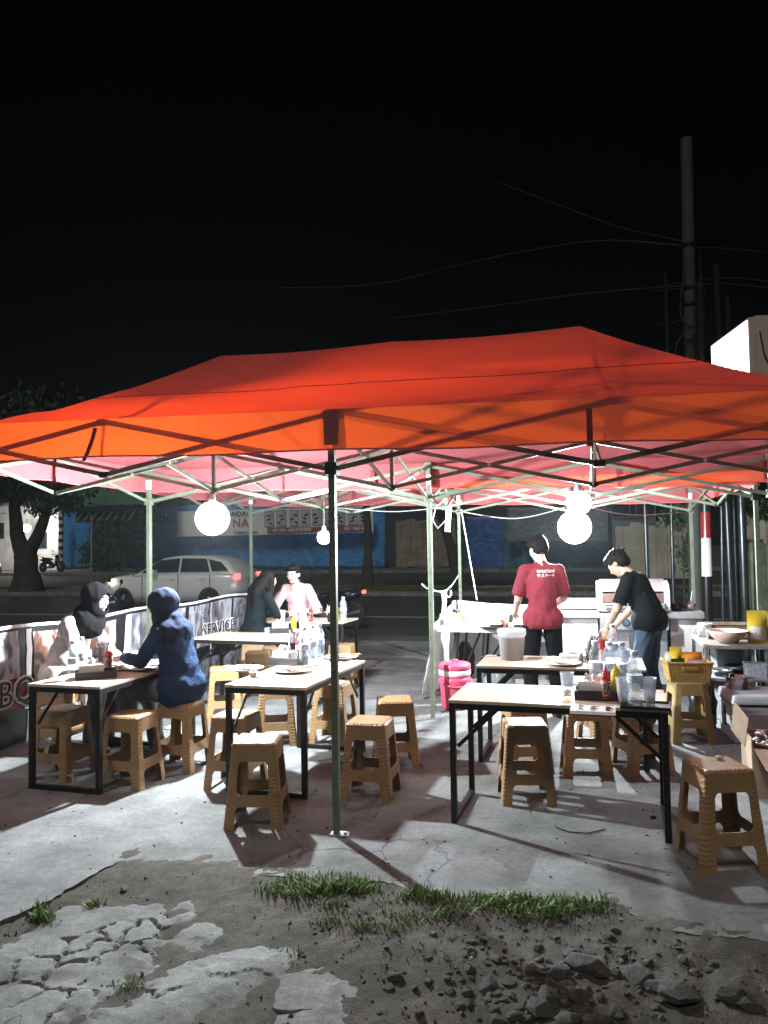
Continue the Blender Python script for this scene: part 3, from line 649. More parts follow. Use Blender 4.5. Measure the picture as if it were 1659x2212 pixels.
def make_stool(mt=None, ribs=True):
    mt = mt or M_STOOL
    st = thing('stool', 'ochre plastic stool', 'stool')
    w = lambda z: .130 + (.172 - .130) * (1 - z / HS) ** 1.1         # half width by height
    # one side panel in (t across -1..1, z) with two openings; corner verts meet the next side
    ts = [-1, -.94, -.62, -.52, -.25, 0, .25, .52, .62, .94, 1]
    zs = [0, .012, .03, .055, .08, .10, .125, .16, .19, .205, .225, .25, .28, .31, .335, .355, .375, .40, .43, .452, .466]
    zs = [z for z in zs]
    def hole(t, z):
        return (abs(t) < .62 and .19 < z < .375) or (abs(t) < .58 and z < .125)
    legs = [MB() for _ in range(4)]; rails = [MB() for _ in range(4)]; seat = MB()
    def P(k, t, z):
        h = w(z); rc = .028
        x = t * h; y = -h
        a = abs(t) * h
        if a > h - rc: # round the corner
            s = (a - (h - rc)) / rc; ang = s * math.pi / 4
            x = math.copysign(h - rc + rc * math.sin(ang), t); y = -(h - rc + rc * math.cos(ang))
        if ribs and .02 < z < .45:
            q = .0013 * (1 if int(z / .012) % 2 else -1) * (1 if abs(t) > .93 else 0); x += math.copysign(q, x); y -= q
        c, s_ = [(1, 0), (0, 1), (-1, 0), (0, -1)][k]
        return (x * c - y * s_, x * s_ + y * c, z)
    def quad(mb, k, t0, t1, z0, z1, cut=None):
        ps = [P(k, t0, z0), P(k, t1, z0), P(k, t1, z1), P(k, t0, z1)]
        if cut is not None: ps.pop(cut)
        mb.add(ps, [tuple(range(len(ps)))], 0, False)
    zfine = []
    for a, b in zip(zs, zs[1:]):
        zfine.append(a)
        if ribs and b > .02:
            n = max(1, round((b - a) / .012)); zfine += [a + (b - a) * i / n for i in range(1, n)]
    zfine.append(zs[-1])
    for k in range(4):
        for t0, t1 in zip(ts, ts[1:]):
            tm = (t0 + t1) / 2
            zz = zfine if abs(tm) > .62 else zs
            for z0, z1 in zip(zz, zz[1:]):
                zm = (z0 + z1) / 2; at = abs(tm); cut = None
                if at < .62 and .19 < zm < .375:
                    if at > .52 and (zm > .355 or zm < .205):     # chamfered corners of the opening
                        up = zm > .3; left = tm < 0
                        cut = (1 if left else 0) if up else (2 if left else 3)
                    else: continue
                elif at < .62 and zm < .125:
                    if at > .52 and zm > .10: cut = 1 if tm < 0 else 0
                    else: continue
                if zm > .375 or cut in (0, 1) and zm > .3: dest = seat
                elif at > .62: dest = legs[k if tm < 0 else (k + 1) % 4]
                else: dest = rails[k]
                quad(dest, k, t0, t1, z0, z1, cut)
    # seat top with scalloped rim
    def top(u, v):
        x = (u * 2 - 1); y = (v * 2 - 1); h = w(.466)
        r = max(abs(x), abs(y)); e = max(0, (r - .8) / .2)
        if e >= 0 and abs(x) > .8 and abs(y) > .8:
            cx, cy = math.copysign(.8, x), math.copysign(.8, y); dx, dy = x - cx, y - cy; m_ = max(abs(dx), abs(dy)); l = math.hypot(dx, dy)
            x, y = cx + dx / l * m_, cy + dy / l * m_
        return (x * h * 1.005, y * h * 1.005, .466 + .014 * (1 - e ** 2.2) - .004 * (1 - r) + (.0022 if ribs and .3 < e < .95 and int((math.atan2(y, x) + 7) * 11) % 2 else 0))
    seat.sheet(top, 26, 26, 0, False)
    for mb, nm in [(seat, 'seat')] + [(l, 'leg') for l in legs] + [(r, 'rail') for r in rails]:
        me = mb.mesh(nm, mt); bm = bmesh.new(); bm.from_mesh(me); bmesh.ops.remove_doubles(bm, verts=bm.verts, dist=2e-4); bmesh.ops.recalc_face_normals(bm, faces=bm.faces)
        if nm != 'seat':
            # outward orientation
            for f in bm.faces:
                c = f.calc_center_median()
                if f.normal.dot(Vector((c.x, c.y, 0))) < 0: f.normal_flip()
        else:
            for f in bm.faces:
                c = f.calc_center_median()
                if f.normal.dot(Vector((c.x, c.y, .08))) < 0: f.normal_flip()
        bm.to_mesh(me); bm.free()
        me = solid(me, .006 if nm != 'leg' else .007); o = link(nm, me, st)
    f = MB()
    for sx in (-1, 1):
        for sy in (-1, 1): f.box((sx * (.172 - .018), sy * (.172 - .018), .004), (.046, .046, .008))
    return st
STOOL = Kind(make_stool); STOOLY = Kind(lambda: make_stool(M_STOOLY, False))
G_ST = 'ochre woven plastic stools at the tables'
def stool(px, py, rz, label): p = atz(px, py, HS); STOOL.put((p.x, p.y, 0), R(rz), label, G_ST)
stool(556, 1593, -2, 'ochre plastic stool nearest the front pole, in front of the middle table end')
stool(137, 1528, -18, 'shaded ochre stool under the near end of the left table by the banner')
stool(284, 1539, -15, 'ochre stool against the right side of the left table, beside its near leg')
stool(392, 1513, -16, 'ochre stool that the woman in the denim jacket sits on')
stool(484, 1441, 12, 'pale lit ochre stool standing just behind the woman in denim')
stool(557, 1407, 6, 'brownish stool half under the near edge of the back left table')
stool(596, 1476, 8, 'ochre stool tucked under the left side of the middle table')
stool(510, 1539, -14, 'ochre stool with bright seat beside the left near leg of the middle table')
stool(722, 1473, -20, 'ochre stool behind the front pole, on the right of the middle table')
stool(800, 1553, -14, 'ochre stool right of the front pole, nearer of the two there')
stool(853, 1508, 3, 'ochre stool right of the front pole, farther of the two there')
stool(738, 1391, -10, 'pale stool at the right end of the far table beyond the pole')
stool(592, 1397, 4, 'pale stool behind the brownish one, below the back left table')
stool(1133, 1557, -3, 'ochre stool in front, under the left half of the front right table')
stool(1131, 1513, 5, 'ochre stool hidden mostly behind the one under the front right table')
stool(1262, 1516, -8, 'ochre stool under the middle of the front right table')
stool(1382, 1508, 10, 'dark shaded stool under the right end of the front right table')
stool(1300, 1470, 10, 'pale stool between the two right tables, seen through the stools in front')
stool(1549, 1648, 4, 'large looking dark brown stool at the right front beside the table leg')
ps = atz(1484, 1468, HS); STOOLY.put((ps.x, ps.y, 0), R(-6), 'smooth mustard yellow stool carrying a yellow basket, right of the men')
# ------------------------------------------------------------------ dining tables
def wood():
    m, nt, b = nodes_of('pale_oak_board'); L = nt.links.new; b.inputs['Roughness'].default_value = .38
    tc = N(nt, 'ShaderNodeTexCoord'); mp = N(nt, 'ShaderNodeMapping'); mp.inputs['Scale'].default_value = (1.2, 14, 8); L(tc.outputs['Object'], mp.inputs[0])
    nz = N(nt, 'ShaderNodeTexNoise', Scale=2.0, Detail=7.0, Roughness=.65, Distortion=.6); L(mp.outputs[0], nz.inputs['Vector'])
    rp = N(nt, 'ShaderNodeValToRGB'); L(nz.outputs['Fac'], rp.inputs['Fac']); e = rp.color_ramp.elements
    e[0].position = .33; e[1].position = .6; e[0].color = (.42, .33, .24, 1); e[1].color = (.60, .51, .41, 1)
    L(rp.outputs['Color'], b.inputs['Base Color']); return m
M_WOOD = wood(); M_EDGE = mat('board_edge', (.32, .27, .21), .6, var=.1)
HT = .705
def make_table():
    t = thing('dining_table', 'pale wood table on a black steel frame', 'table')
    L, W = 1.2, .58
    b = MB(); b.box((0, 0, HT - .009), (L, W, .018)); b.build('tabletop', M_WOOD, t, bevel=.002)
    for sx in (-1, 1):
        for sy in (-1, 1):
            l = MB(); l.box((sx * (L / 2 - .02), sy * (W / 2 - .022), (HT - .018 - .0) / 2), (.034, .034, HT - .02)); l.build('leg', M_BLACK, t, bevel=.003)
            d = MB(); d.beam((sx * (L / 2 - .04), sy * (W / 2 - .052), .43), (sx * (L / 2 - .30), sy * (W / 2 - .052), HT - .03), .008, .022); d.build('brace', M_BLACK, t)
        r = MB(); r.box((sx * (L / 2 - .02), 0, .017), (.032, W - .082, .032)); r.build('foot_bar', M_BLACK, t, bevel=.003)
        r = MB(); r.box((sx * (L / 2 - .02), 0, HT - .037), (.030, W - .082, .034)); r.build('apron', M_BLACK, t, bevel=.002)
    for sy in (-1, 1):
        r = MB(); r.box((0, sy * (W / 2 - .022), HT - .037), (L - .08, .028, .034)); r.build('apron', M_BLACK, t, bevel=.002)
    return t
TABLE = Kind(make_table); G_T = 'pale wood dining tables'
tabs = {}
def table(key, x, y, a, label): tabs[key] = (Vector((x, y, 0)), R(a)); TABLE.put((x, y, 0), R(a), label, G_T)
table('FR', 1.013, 4.60, -17.3, 'front right dining table with drink cups, sauce bottles and a menu sheet on it')
table('BR', 1.318, 5.87, -15.3, 'dining table behind the front right one, carrying a white bucket')
table('MID', -.62, 5.615, 73, 'middle dining table by the front pole, laid with used plates')
table('LEFT', -1.99, 5.77, 73, 'left dining table by the banner where two women in headscarves sit')
table('BL', -1.31, 7.93, -18, 'dining table at the back left, standing crosswise behind the denim jacket')
table('FAR', -1.0, 9.62, -16, 'farthest dining table where the man in pink sits')
def on(key, u, v, z=HT):                    # a spot on a table: u along, v across, in metres from its middle
    p, a = tabs[key]; return Vector((p.x + u * math.cos(a) - v * math.sin(a), p.y + u * math.sin(a) + v * math.cos(a), z))
# ------------------------------------------------------------------ street side: trees, houses, tarps, fences
def tree(name, label, base, trunks, crown, n, leaf, mleaf, seed, group=None, cname='crown'):
    t = thing(name, label, 'tree', base, 0, group); rnd = random.Random(seed)
    for pts, r0, r1 in trunks:
        k = MB(); P = [Vector(p) for p in pts]; fine = []
        for i in range(len(P) - 1):
            for j in range(5): q = P[i].lerp(P[i + 1], j / 5); fine.append(q + Vector((fbm((q.z, i, seed)) * .06, fbm((q.z, seed, i)) * .06, 0)) * (1 if q.z > .1 else 0))
        fine.append(P[-1]); nn = len(fine)
        k.path(fine, [r0 + (r1 - r0) * i / (nn - 1) + (r0 * .5 * max(0, 1 - i / 3) if pts[0][2] <= .01 else 0) for i in range(nn)], 10); k.build('trunk', M_BARK, t)
    m = MB()
    for c, r, w in crown:
        cl = [Vector((rnd.gauss(0, 1), rnd.gauss(0, 1), rnd.gauss(0, 1))).normalized() * rnd.uniform(.35, 1) for _ in range(int(22 * w) + 6)]
        for i in range(int(n * w)):
            b = rnd.choice(cl); d = b + Vector((rnd.gauss(0, .2), rnd.gauss(0, .2), rnd.gauss(0, .2)))
            p = Vector(c) + Vector((d.x * r[0], d.y * r[1], d.z * r[2])); s = leaf * rnd.uniform(.6, 1.3)
            M = Matrix.Translation(p) @ Euler((rnd.uniform(0, 6), rnd.uniform(0, 6), rnd.uniform(0, 6))).to_matrix().to_4x4()
            m.add([(-s, 0, 0), (-s * .2, -s * .42, 0), (s, 0, s * .15), (-s * .2, s * .42, 0)], [(0, 1, 2, 3)], 0, False, M)
        for b in cl[:8]:
            m.path([Vector(c) * .6 + Vector((0, 0, Vector(c).z * .2)), Vector(c) + Vector((b.x * r[0], b.y * r[1], b.z * r[2])) * .9], .02, 4, 1, False)
    m.build(cname, [mleaf, M_BARK], t); return t
def base_at(px, py, b):                    # photo column at depth b, on whatever height the photo shows there
    return atb(px, py, b)
p = atb(58, 1262, 22.0); p.z = .04
tree('street_tree', 'big dark street tree with forked trunk on the median at the far left', p, [
    ([(0, 0, 0), (-.05, 0, 1.3), (-.1, 0, 1.5)], .46, .42), ([(-.1, 0, 1.4), (-.42, 0, 2.3), (-.5, 0, 3.6), (-.8, .2, 5.4)], .33, .14), ([(0, 0, 1.3), (.42, 0, 2.2), (.75, .1, 3.2), (1.3, .2, 5.0)], .30, .12)],
    [((-1.6, 0, 5.2), (2.4, 2, 1.9), 1.3), ((1.2, .4, 5.2), (2.3, 1.8, 1.5), 1.2), ((0, 0, 6.9), (2.7, 2, 1.5), 1), ((1.0, -.2, 3.5), (1.1, 1.0, .55), .5), ((-2.5, 0, 3.6), (1.3, 1, .8), .5)], 2300, .11, M_LEAFD, 3)
p = atb(794, 1292, 21.6); p.z = .05
tree('street_tree', 'slender dark trunk standing on the median just right of the front pole', p, [([(0, 0, 0), (.05, 0, 2.0), (-.02, 0, 3.6), (.1, 0, 5)], .17, .1)], [((.2, 0, 5.6), (1.6, 1.3, 1.0), 1)], 1500, .1, M_LEAFD, 5)
p = atb(1000, 1292, 22.0); p.z = .05
tree('street_tree', 'leaning dark tree with low hanging leaves beside the plank fence', p, [([(0, 0, 0), (-.35, 0, 1.2), (-.62, 0, 2.4), (-.5, 0, 4.2)], .22, .12), ([(-.6, 0, 2.3), (-.2, 0, 3.2), (.5, 0, 4.2)], .1, .05), ([(-.6, 0, 2.3), (-1.1, 0, 3.3), (-1.5, 0, 4.2)], .09, .04)],
     [((-.9, 0, 3.9), (1.7, 1.2, .9), 1.2), ((.9, 0, 3.9), (1.6, 1.2, .75), 1.1), ((-.7, -.2, 2.95), (.7, .6, .3), .35), ((0, 0, 5.4), (2, 1.5, 1.2), .8)], 1900, .1, M_LEAF, 7)
p = atb(240, 1236, 33.5); p.z = .5
tree('bush', 'large leafy bush growing in front of the blue tarpaulin at the left', p, [([(0, 0, 0), (.1, 0, 1.2)], .08, .05)], [((-.3, 0, .9), (1.5, .8, .9), 1.2), ((1.0, 0, 1.2), (1.3, .8, .9), 1), ((.3, 0, 2.2), (1.5, .8, .8), 1.1), ((1.9, 0, 2.9), (1.2, .7, .5), .5), ((-.9, 0, .6), (.9, .7, .55), .6)], 1900, .1, M_LEAF, 9, None, 'foliage')
for px, py, b, lab, sd in ((1608, 1175, 8.6, 'leafy potted plant growing on top of the concrete gatepost at the right', 4),):
    p = atb(px, py, b)
    tree('shrub', lab, p, [([(0, 0, 0), (.02, 0, .3), (-.05, 0, .62)], .008, .004), ([(.0, 0, .2), (.2, 0, .5)], .006, .004)], [((-.1, 0, .6), (.28, .2, .16), .5), ((.25, 0, .55), (.22, .2, .2), .4)], 170, .06, M_LEAF, sd, None, 'foliage')
p = atb(1476, 1172, 9.2)
p.z = .6; t = tree('shrub', 'dark leafy shoots between the steel pipes right of the grill', p, [([(0, 0, 0), (.0, 0, .9), (-.05, 0, 1.5)], .012, .006), ([(.0, 0, .6), (.25, 0, 1.0)], .008, .004)], [((-.12, 0, 1.45), (.3, .2, .3), .9), ((.05, 0, .75), (.2, .2, .35), .6)], 190, .065, M_LEAFD, 8, None, 'foliage')

# blue tarpaulin hoarding
def tarp_mat(name, c, c2):
    m, nt, b = nodes_of(name); L = nt.links.new; b.inputs['Roughness'].default_value = .42
    tc = N(nt, 'ShaderNodeTexCoord'); nz = N(nt, 'ShaderNodeTexNoise', Scale=1.2, Detail=6.0, Roughness=.6); L(tc.outputs['Object'], nz.inputs['Vector'])
    rp = N(nt, 'ShaderNodeValToRGB'); L(nz.outputs['Fac'], rp.inputs['Fac']); rp.color_ramp.elements[0].position = .3; rp.color_ramp.elements[1].position = .7
    rp.color_ramp.elements[0].color = (*c2, 1); rp.color_ramp.elements[1].color = (*c, 1); L(rp.outputs['Color'], b.inputs['Base Color'])
    n2 = N(nt, 'ShaderNodeTexNoise', Scale=2.5, Detail=5.0, Distortion=.8); L(tc.outputs['Object'], n2.inputs['Vector'])
    bp = N(nt, 'ShaderNodeBump', Strength=.8, Distance=.15); L(n2.outputs['Fac'], bp.inputs['Height']); L(bp.outputs['Normal'], b.inputs['Normal']); MATS[name] = m; return m
M_BLUE = tarp_mat('blue_tarpaulin', (.07, .31, .68), (.04, .21, .5)); M_NAVY = tarp_mat('navy_tarpaulin', (.035, .15, .46), (.022, .1, .32)); M_TEAL = tarp_mat('teal_tarpaulin', (.06, .19, .30), (.035, .12, .2)); M_GREYT = tarp_mat('grey_tarpaulin', (.22, .27, .30), (.14, .18, .2))
def tarp(label, px0, px1, ytop, ybot, b, m, sd, amp=.07):
    P0, P1 = atb(px0, ybot, b), atb(px1, ybot, b); T0, T1 = atb(px0, ytop, b), atb(px1, ytop, b)
    q = MB(); nu = max(10, int((P1 - P0).length * 7))
    def fn(u, v):
        p = (P0.lerp(P1, u)).lerp(T0.lerp(T1, u), v)
        k = amp * fbm((p.x * .9 + sd, v * .8, sd)) + amp * .6 * fbm((p.x * 3 + v * 2.2, v * 1.5, sd + 4)) + .12 * amp * math.sin((u * 17 + v * 5) * 3)
        return tuple(p - V * (k + .05))
    q.sheet(fn, nu, 22); me = q.mesh('tarpaulin', m); me = solid(me, .01); o = link('tarpaulin', me)
    e = MB(); e.path([fn(i / 20, 1) for i in range(21)], .02, 5); e.build('edge_rope', M_CABLE, o)
    return tag(o, label, 'tarpaulin')
tarp('bright blue tarpaulin hoarding across the street behind the light bulbs', 131, 832, 1092, 1227, 35.6, M_BLUE, 1)
tarp('dark navy tarpaulin right of the leaning tree across the street', 1008, 1100, 1118, 1240, 35.6, M_NAVY, 5)
tarp('teal blue tarpaulin hanging from the grey box behind the man in red', 1085, 1145, 1120, 1240, 35.0, M_TEAL, 8, .12)
tarp('dull blue grey sheet wall behind the bulbs at the right', 1135, 1335, 1110, 1235, 35.8, M_TEAL, 11)
o = tarp('pale grey sheet folded over the top of the wall behind the right bulbs', 1096, 1322, 1098, 1170, 34.4, M_GREYT, 14)
# shop banner on the tarp
P0, P1, T0 = atb(385, 1157, 35.0), atb(808, 1153, 35.0), atb(385, 1103, 35.0)
W_, H_ = (P1 - P0).length, (T0 - P0).length
bn = thing('shop_banner', 'long white shop banner with sandal pictures and phone numbers on the blue tarpaulin', 'banner', tuple((P0 + P1) / 2 - V * .12), YAW)
q = MB(); q.sheet(lambda u, v: ((u - .5) * W_, -.02 * math.sin(u * 20) - .02 * v, v * H_), 40, 3); q.build('sheet', mat('banner_white', (.8, .8, .78), .5, var=.05), bn)
def bx(px): return (px - 385) / (808 - 385) * W_ - W_ / 2
q = MB(); q.box(((bx(587) + bx(800)) / 2, -.05, .16 * H_), (bx(800) - bx(587), .012, .2 * H_)); q.build('red_stripe', mat('banner_brown', (.26, .07, .06), .5), bn)
for i, px in enumerate((591, 617, 645, 669, 693, 718, 741, 767, 790)):
    f = MB(); f.box((bx(px), -.045, .62 * H_), (.56, .012, .62 * H_)); fo = f.build('picture_frame', mat('banner_frame', (.22, .22, .24), .5), bn)
    k = MB(); k.box((0, -.052, .62 * H_), (.51, .012, .56 * H_)); k.build('picture', mat('banner_picture_ground', (.45, .46, .47), .5, var=.3, vs=4), fo, loc=(bx(px), 0, 0))
    rr = random.Random(i)
    for j in range(3):                     # little sandal outlines
        s = MB(); s.lathe([(0, 0), (.1, 0), (.1, .01), (0, .012)], 10, 0, Matrix.Translation((bx(px) + rr.uniform(-.13, .13), -.065, (.45 + .14 * j) * H_)) @ Matrix.Rotation(R(rr.uniform(-40, 40)), 4, 'Y') @ Matrix.Rotation(R(90), 4, 'X') @ Matrix.Diagonal((1.3, .55, 1, 1)))
        s.build('sandal_print', mat('banner_dark_print', (.05, .05, .06), .5), fo)
def letter(txt, size, m, parent, loc, bold=0.0, sp=1.0, rot=None, name='lettering', align='CENTER'):
    o = link(name, text_mesh(txt, size, m, .004, align, bold, sp), parent); o.location = loc; o.rotation_euler = rot or (R(90), 0, 0); return o
M_INK = mat('black_ink', (.02, .02, .022), .5, var=0); M_REDI = mat('red_ink', (.42, .05, .04), .5, var=0); M_WHI = mat('white_ink', (.75, .75, .75), .5, var=0)
letter('SANDAL', .36, M_INK, bn, (bx(521), -.06, .83 * H_), .012, 1.1)
letter('NA', .62, M_REDI, bn, (bx(529), -.06, .47 * H_), .02, 1.15)
letter('SUMBAR LANG', .2, M_INK, bn, (bx(541), -.06, .1 * H_), .005)
letter('HP / WA : 0852 0723 8585', .2, M_WHI, bn, (bx(640), -.065, .16 * H_), .005)
letter('0811 7800 35', .2, M_WHI, bn, (bx(770), -.065, .16 * H_), .005)
# plank fences
def planks(label, px0, px1, ytop, ybot, b, m, wd, sd, gap=.012, group=None):
    P0, P1, T = atb(px0, ybot, b), atb(px1, ybot, b), atb((px0 + px1) / 2, ytop, b)
    t = thing('plank_fence', label, 'fence', tuple(P0), YAW); L = (P1 - P0).dot(U); H = T.z - min(P0.z, P1.z); rnd = random.Random(sd); x = 0
    while x < L:
        w = wd * rnd.uniform(.7, 1.25); h = H * rnd.uniform(.94, 1.03); k = MB(); k.box((x + w / 2, rnd.uniform(-.02, .02), h / 2), (w - gap, .025, h)); k.build('plank', m, t); x += w
    for z in (.25, .55, .85):
        k = MB(); k.box((L / 2, .05, H * z), (L, .05, .08)); k.build('rail', m, t)
    return t
M_PLANK = mat('weathered_planks', (.30, .25, .19), .8, var=.3, vs=2.2, c2=(.15, .125, .095), bump=.3, bs=20)
M_CREAM = mat('cream_panels', (.50, .47, .36), .7, var=.2, vs=1.4, c2=(.30, .28, .22))
planks('weathered upright plank fence between the dark gap and the leaning tree', 856, 986, 1124, 1224, 35.4, M_PLANK, .32, 3)
planks('cream upright board fence behind the steel pipes at the right', 1332, 1482, 1130, 1250, 20.0, M_CREAM, .26, 4)
planks('yellowish board fence farther right behind the gatepost', 1600, 1668, 1112, 1275, 15.0, M_CREAM, .3, 6)
# dark house between, its window bars, corrugated roof, porch
def block(name, label, cat, px0, px1, ytop, ybot, b, depth, m):
    P0, P1, T = atb(px0, ybot, b), atb(px1, ybot, b), atb((px0 + px1) / 2, ytop, b)
    t = thing(name, label, cat, tuple((P0 + P1) / 2), YAW); L = (P1 - P0).dot(U); zb = min(P0.z, P1.z) - t.location.z
    h = T.z - min(P0.z, P1.z); k = MB(); k.box((0, depth / 2, zb + h / 2), (L, depth, h)); k.build('wall', m, t); return t, L, h, zb
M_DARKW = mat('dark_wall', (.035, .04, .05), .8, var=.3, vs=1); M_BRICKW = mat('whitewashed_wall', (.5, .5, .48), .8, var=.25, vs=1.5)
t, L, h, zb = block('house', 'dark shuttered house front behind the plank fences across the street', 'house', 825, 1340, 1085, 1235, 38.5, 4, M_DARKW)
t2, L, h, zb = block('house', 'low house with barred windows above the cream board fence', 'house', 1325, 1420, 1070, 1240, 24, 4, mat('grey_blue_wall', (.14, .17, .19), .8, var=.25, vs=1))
for i in range(2):
    f = MB(); xw = -L * .22 + i * L * .42
    for s in (-1, 1): f.box((xw + s * .42, -.03, zb + h * .84), (.05, .06, .62)); f.box((xw, -.034, zb + h * .84 + s * .31), (.89, .06, .05))
    fo = f.build('window', mat('window_frame', (.1, .11, .12), .6), t2)
    k = MB(); k.box((xw, .0, zb + h * .84), (.8, .04, .58)); k.build('pane', mat('dark_glass', (.02, .025, .03), .1, var=0), fo)
    for j in range(6):
        k = MB(); k.tube((xw - .34 + j * .136, -.05, zb + h * .84 - .3), (xw - .34 + j * .136, -.05, zb + h * .84 + .3), .012, n=6); k.build('bar', M_BLACK, fo)
# left: green corrugated awning with striped batten below
P0, P1 = atb(128, 1096, 33.0), atb(350, 1090, 33.0); aw = thing('awning', 'green corrugated metal awning above the blue tarpaulin at the left', 'awning', tuple(P0), YAW)
L = (P1 - P0).dot(U); q = MB()
q.sheet(lambda u, v: (L * u, -.5 + 2.2 * v, .0 + 1.5 * v + .05 * math.sin(u * L * 2 * math.pi / .22)), int(L / .22 * 8), 4); q.build('roof_sheet', mat('green_corrugated', (.10, .20, .13), .5, .2, var=.25, vs=.8), aw)
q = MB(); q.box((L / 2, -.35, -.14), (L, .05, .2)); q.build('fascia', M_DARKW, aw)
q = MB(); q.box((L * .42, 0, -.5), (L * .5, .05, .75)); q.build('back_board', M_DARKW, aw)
for i in range(8):
    k = MB(); k.beam((L * .19 + i * .46, -.06, -.78), (L * .19 + i * .46 + .36, -.06, -.32), .05, .15, 0, (0, 1, 0)); k.build('slat', mat('pale_slat', (.42, .43, .38), .7, var=.2), aw)
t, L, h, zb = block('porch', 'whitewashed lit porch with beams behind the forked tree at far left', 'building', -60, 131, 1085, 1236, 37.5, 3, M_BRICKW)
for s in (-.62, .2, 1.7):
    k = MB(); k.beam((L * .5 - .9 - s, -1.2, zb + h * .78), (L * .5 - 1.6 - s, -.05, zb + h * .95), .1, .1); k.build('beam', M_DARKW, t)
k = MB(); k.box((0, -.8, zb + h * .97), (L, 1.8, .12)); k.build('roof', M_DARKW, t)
for i, (fx, fz) in enumerate(((-.38, .55), (-.2, .6), (.28, .45))):
    k = MB(); k.box((L * fx, -.03, zb + h * fz), (.9, .06, 1.0)); w = k.build('window', M_DARKW, t); k = MB(); k.box((L * fx, -.075, zb + h * fz), (.78, .02, .88)); k.build('pane', mat('dark_glass', (.02, .025, .03), .1, var=0), w)
p = atb(58, 1141, 36.2); lm = thing('wall_lamp', 'bright white lamp on the porch seen through the fork of the tree', 'lamp', tuple(p))
g = MB(); g.ball((0, 0, 0), .24, 16, 10); e = mat('lamp_glow', (.8, .8, .8), emit=(1, .98, .92), es=14, var=0); g.build('globe', e, lm)
g = MB(); g.tube((0, 0, .2), (0, 0, .6), .03, n=6); g.build('stem', M_BLACK, lm)
ld = bpy.data.lights.new('porch_light', 'POINT'); ld.energy = 500; ld.color = (1, .97, .9); ld.shadow_soft_size = .3; lo = bpy.data.objects.new('porch_light', ld); col.objects.link(lo); lo.parent = lm; lo.location = (0, -.5, 0)
p0, p1 = atb(131, 1236, 34.6), atb(134, 1108, 34.6); st = thing('striped_post', 'black and white striped post at the left end of the blue tarpaulin', 'post', (p0.x, p0.y, p0.z), YAW)
Hh = p1.z - p0.z
for i in range(16):
    k = MB(); k.tube((0, 0, Hh * i / 16), (0, 0, Hh * (i + 1) / 16), .14, n=12, caps=False); k.build('band', M_WHI if i % 2 else M_INK, st)
p = atb(197, 1262, 26); q = MB(); q.tube((p.x, p.y, .0), (p.x, p.y, atb(197, 1112, 26).z), .025, n=8); tag(q.build('thin_pole', M_STEEL), 'thin pale steel rod standing in front of the bush at the left', 'pole')
# debris on the far pavement
rnd = random.Random(21)
for i, px in enumerate((856, 872, 890, 905, 920, 942, 1016, 1090, 1152, 1230)):
    p = atb(px, 1238, 32.9 + rnd.uniform(0, .5)); o = link('rubble', rnd.choice(ROCKS)); r = rnd.uniform(.14, .34); o.location = (p.x, p.y, .46); o.scale = (r * 1.5, r, r); o.rotation_euler = (0, 0, rnd.uniform(0, 6))
    tag(o, 'lump of rubble lying along the pavement across the street', 'rock', 'rubble across the street')

# utility pole, steel pipes, wires
def pole(name, label, px0, py0, px1, py1, b, r0, r1, m, bands=None, cat='pole'):
    T, B = atb(px0, py0, b), atb(px1, py1, b); d = (T - B) / (T.z - B.z); F = B - d * B.z
    t = thing(name, label, cat, (F.x, F.y, 0)); top = T - Vector((F.x, F.y, 0))
    if bands is None:
        k = MB(); k.path([(0, 0, -.1), tuple(top * .5), tuple(top)], [r0, (r0 + r1) / 2, r1], 20); k.build('shaft', m, t)
    else:
        zs = [-.1 / top.z] + [((atb(px1, y, b).z) / top.z) for y in [q for q, _ in bands]] + [1]
        for (z0, z1, mm) in zip(zs, zs[1:], [m for _, m in bands] + [m]): 
            k = MB(); k.tube(tuple(top * z0), tuple(top * z1), r0, r1, 18, caps=True); k.build('painted_band', mm, t)
    return t, F, top
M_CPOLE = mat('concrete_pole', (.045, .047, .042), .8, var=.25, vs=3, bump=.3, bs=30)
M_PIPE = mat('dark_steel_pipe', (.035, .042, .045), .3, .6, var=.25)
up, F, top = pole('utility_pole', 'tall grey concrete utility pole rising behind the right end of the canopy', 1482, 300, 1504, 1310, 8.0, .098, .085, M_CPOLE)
for z in (5.1, 5.35, 6.0, 3.9):
    k = MB(); k.tube((top.x * z / top.z, top.y * z / top.z, z), (top.x * z / top.z, top.y * z / top.z, z + .05), .104, n=20); k.build('steel_band', M_BLACK, up)
M_RED = mat('red_gloss_paint', (.30, .025, .03), .25, var=.1); M_WGL = mat('white_gloss_paint', (.66, .66, .64), .28, var=.1); M_BGL = mat('black_gloss_paint', (.01, .01, .011), .25, var=.1)
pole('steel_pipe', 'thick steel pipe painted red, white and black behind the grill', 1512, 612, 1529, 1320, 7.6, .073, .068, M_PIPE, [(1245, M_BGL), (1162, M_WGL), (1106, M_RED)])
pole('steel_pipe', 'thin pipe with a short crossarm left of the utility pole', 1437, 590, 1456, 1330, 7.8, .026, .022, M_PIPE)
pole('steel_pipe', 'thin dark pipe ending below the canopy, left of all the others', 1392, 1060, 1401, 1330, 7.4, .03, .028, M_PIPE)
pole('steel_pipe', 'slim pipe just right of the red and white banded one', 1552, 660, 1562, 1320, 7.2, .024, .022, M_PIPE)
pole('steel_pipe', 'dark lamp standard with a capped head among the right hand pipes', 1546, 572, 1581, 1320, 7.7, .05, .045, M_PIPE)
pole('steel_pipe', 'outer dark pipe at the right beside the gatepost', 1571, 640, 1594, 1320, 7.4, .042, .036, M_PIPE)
pole('steel_pipe', 'thin pipe running up close to the right side of the utility pole', 1513, 545, 1522, 1320, 8.2, .018, .016, M_PIPE)
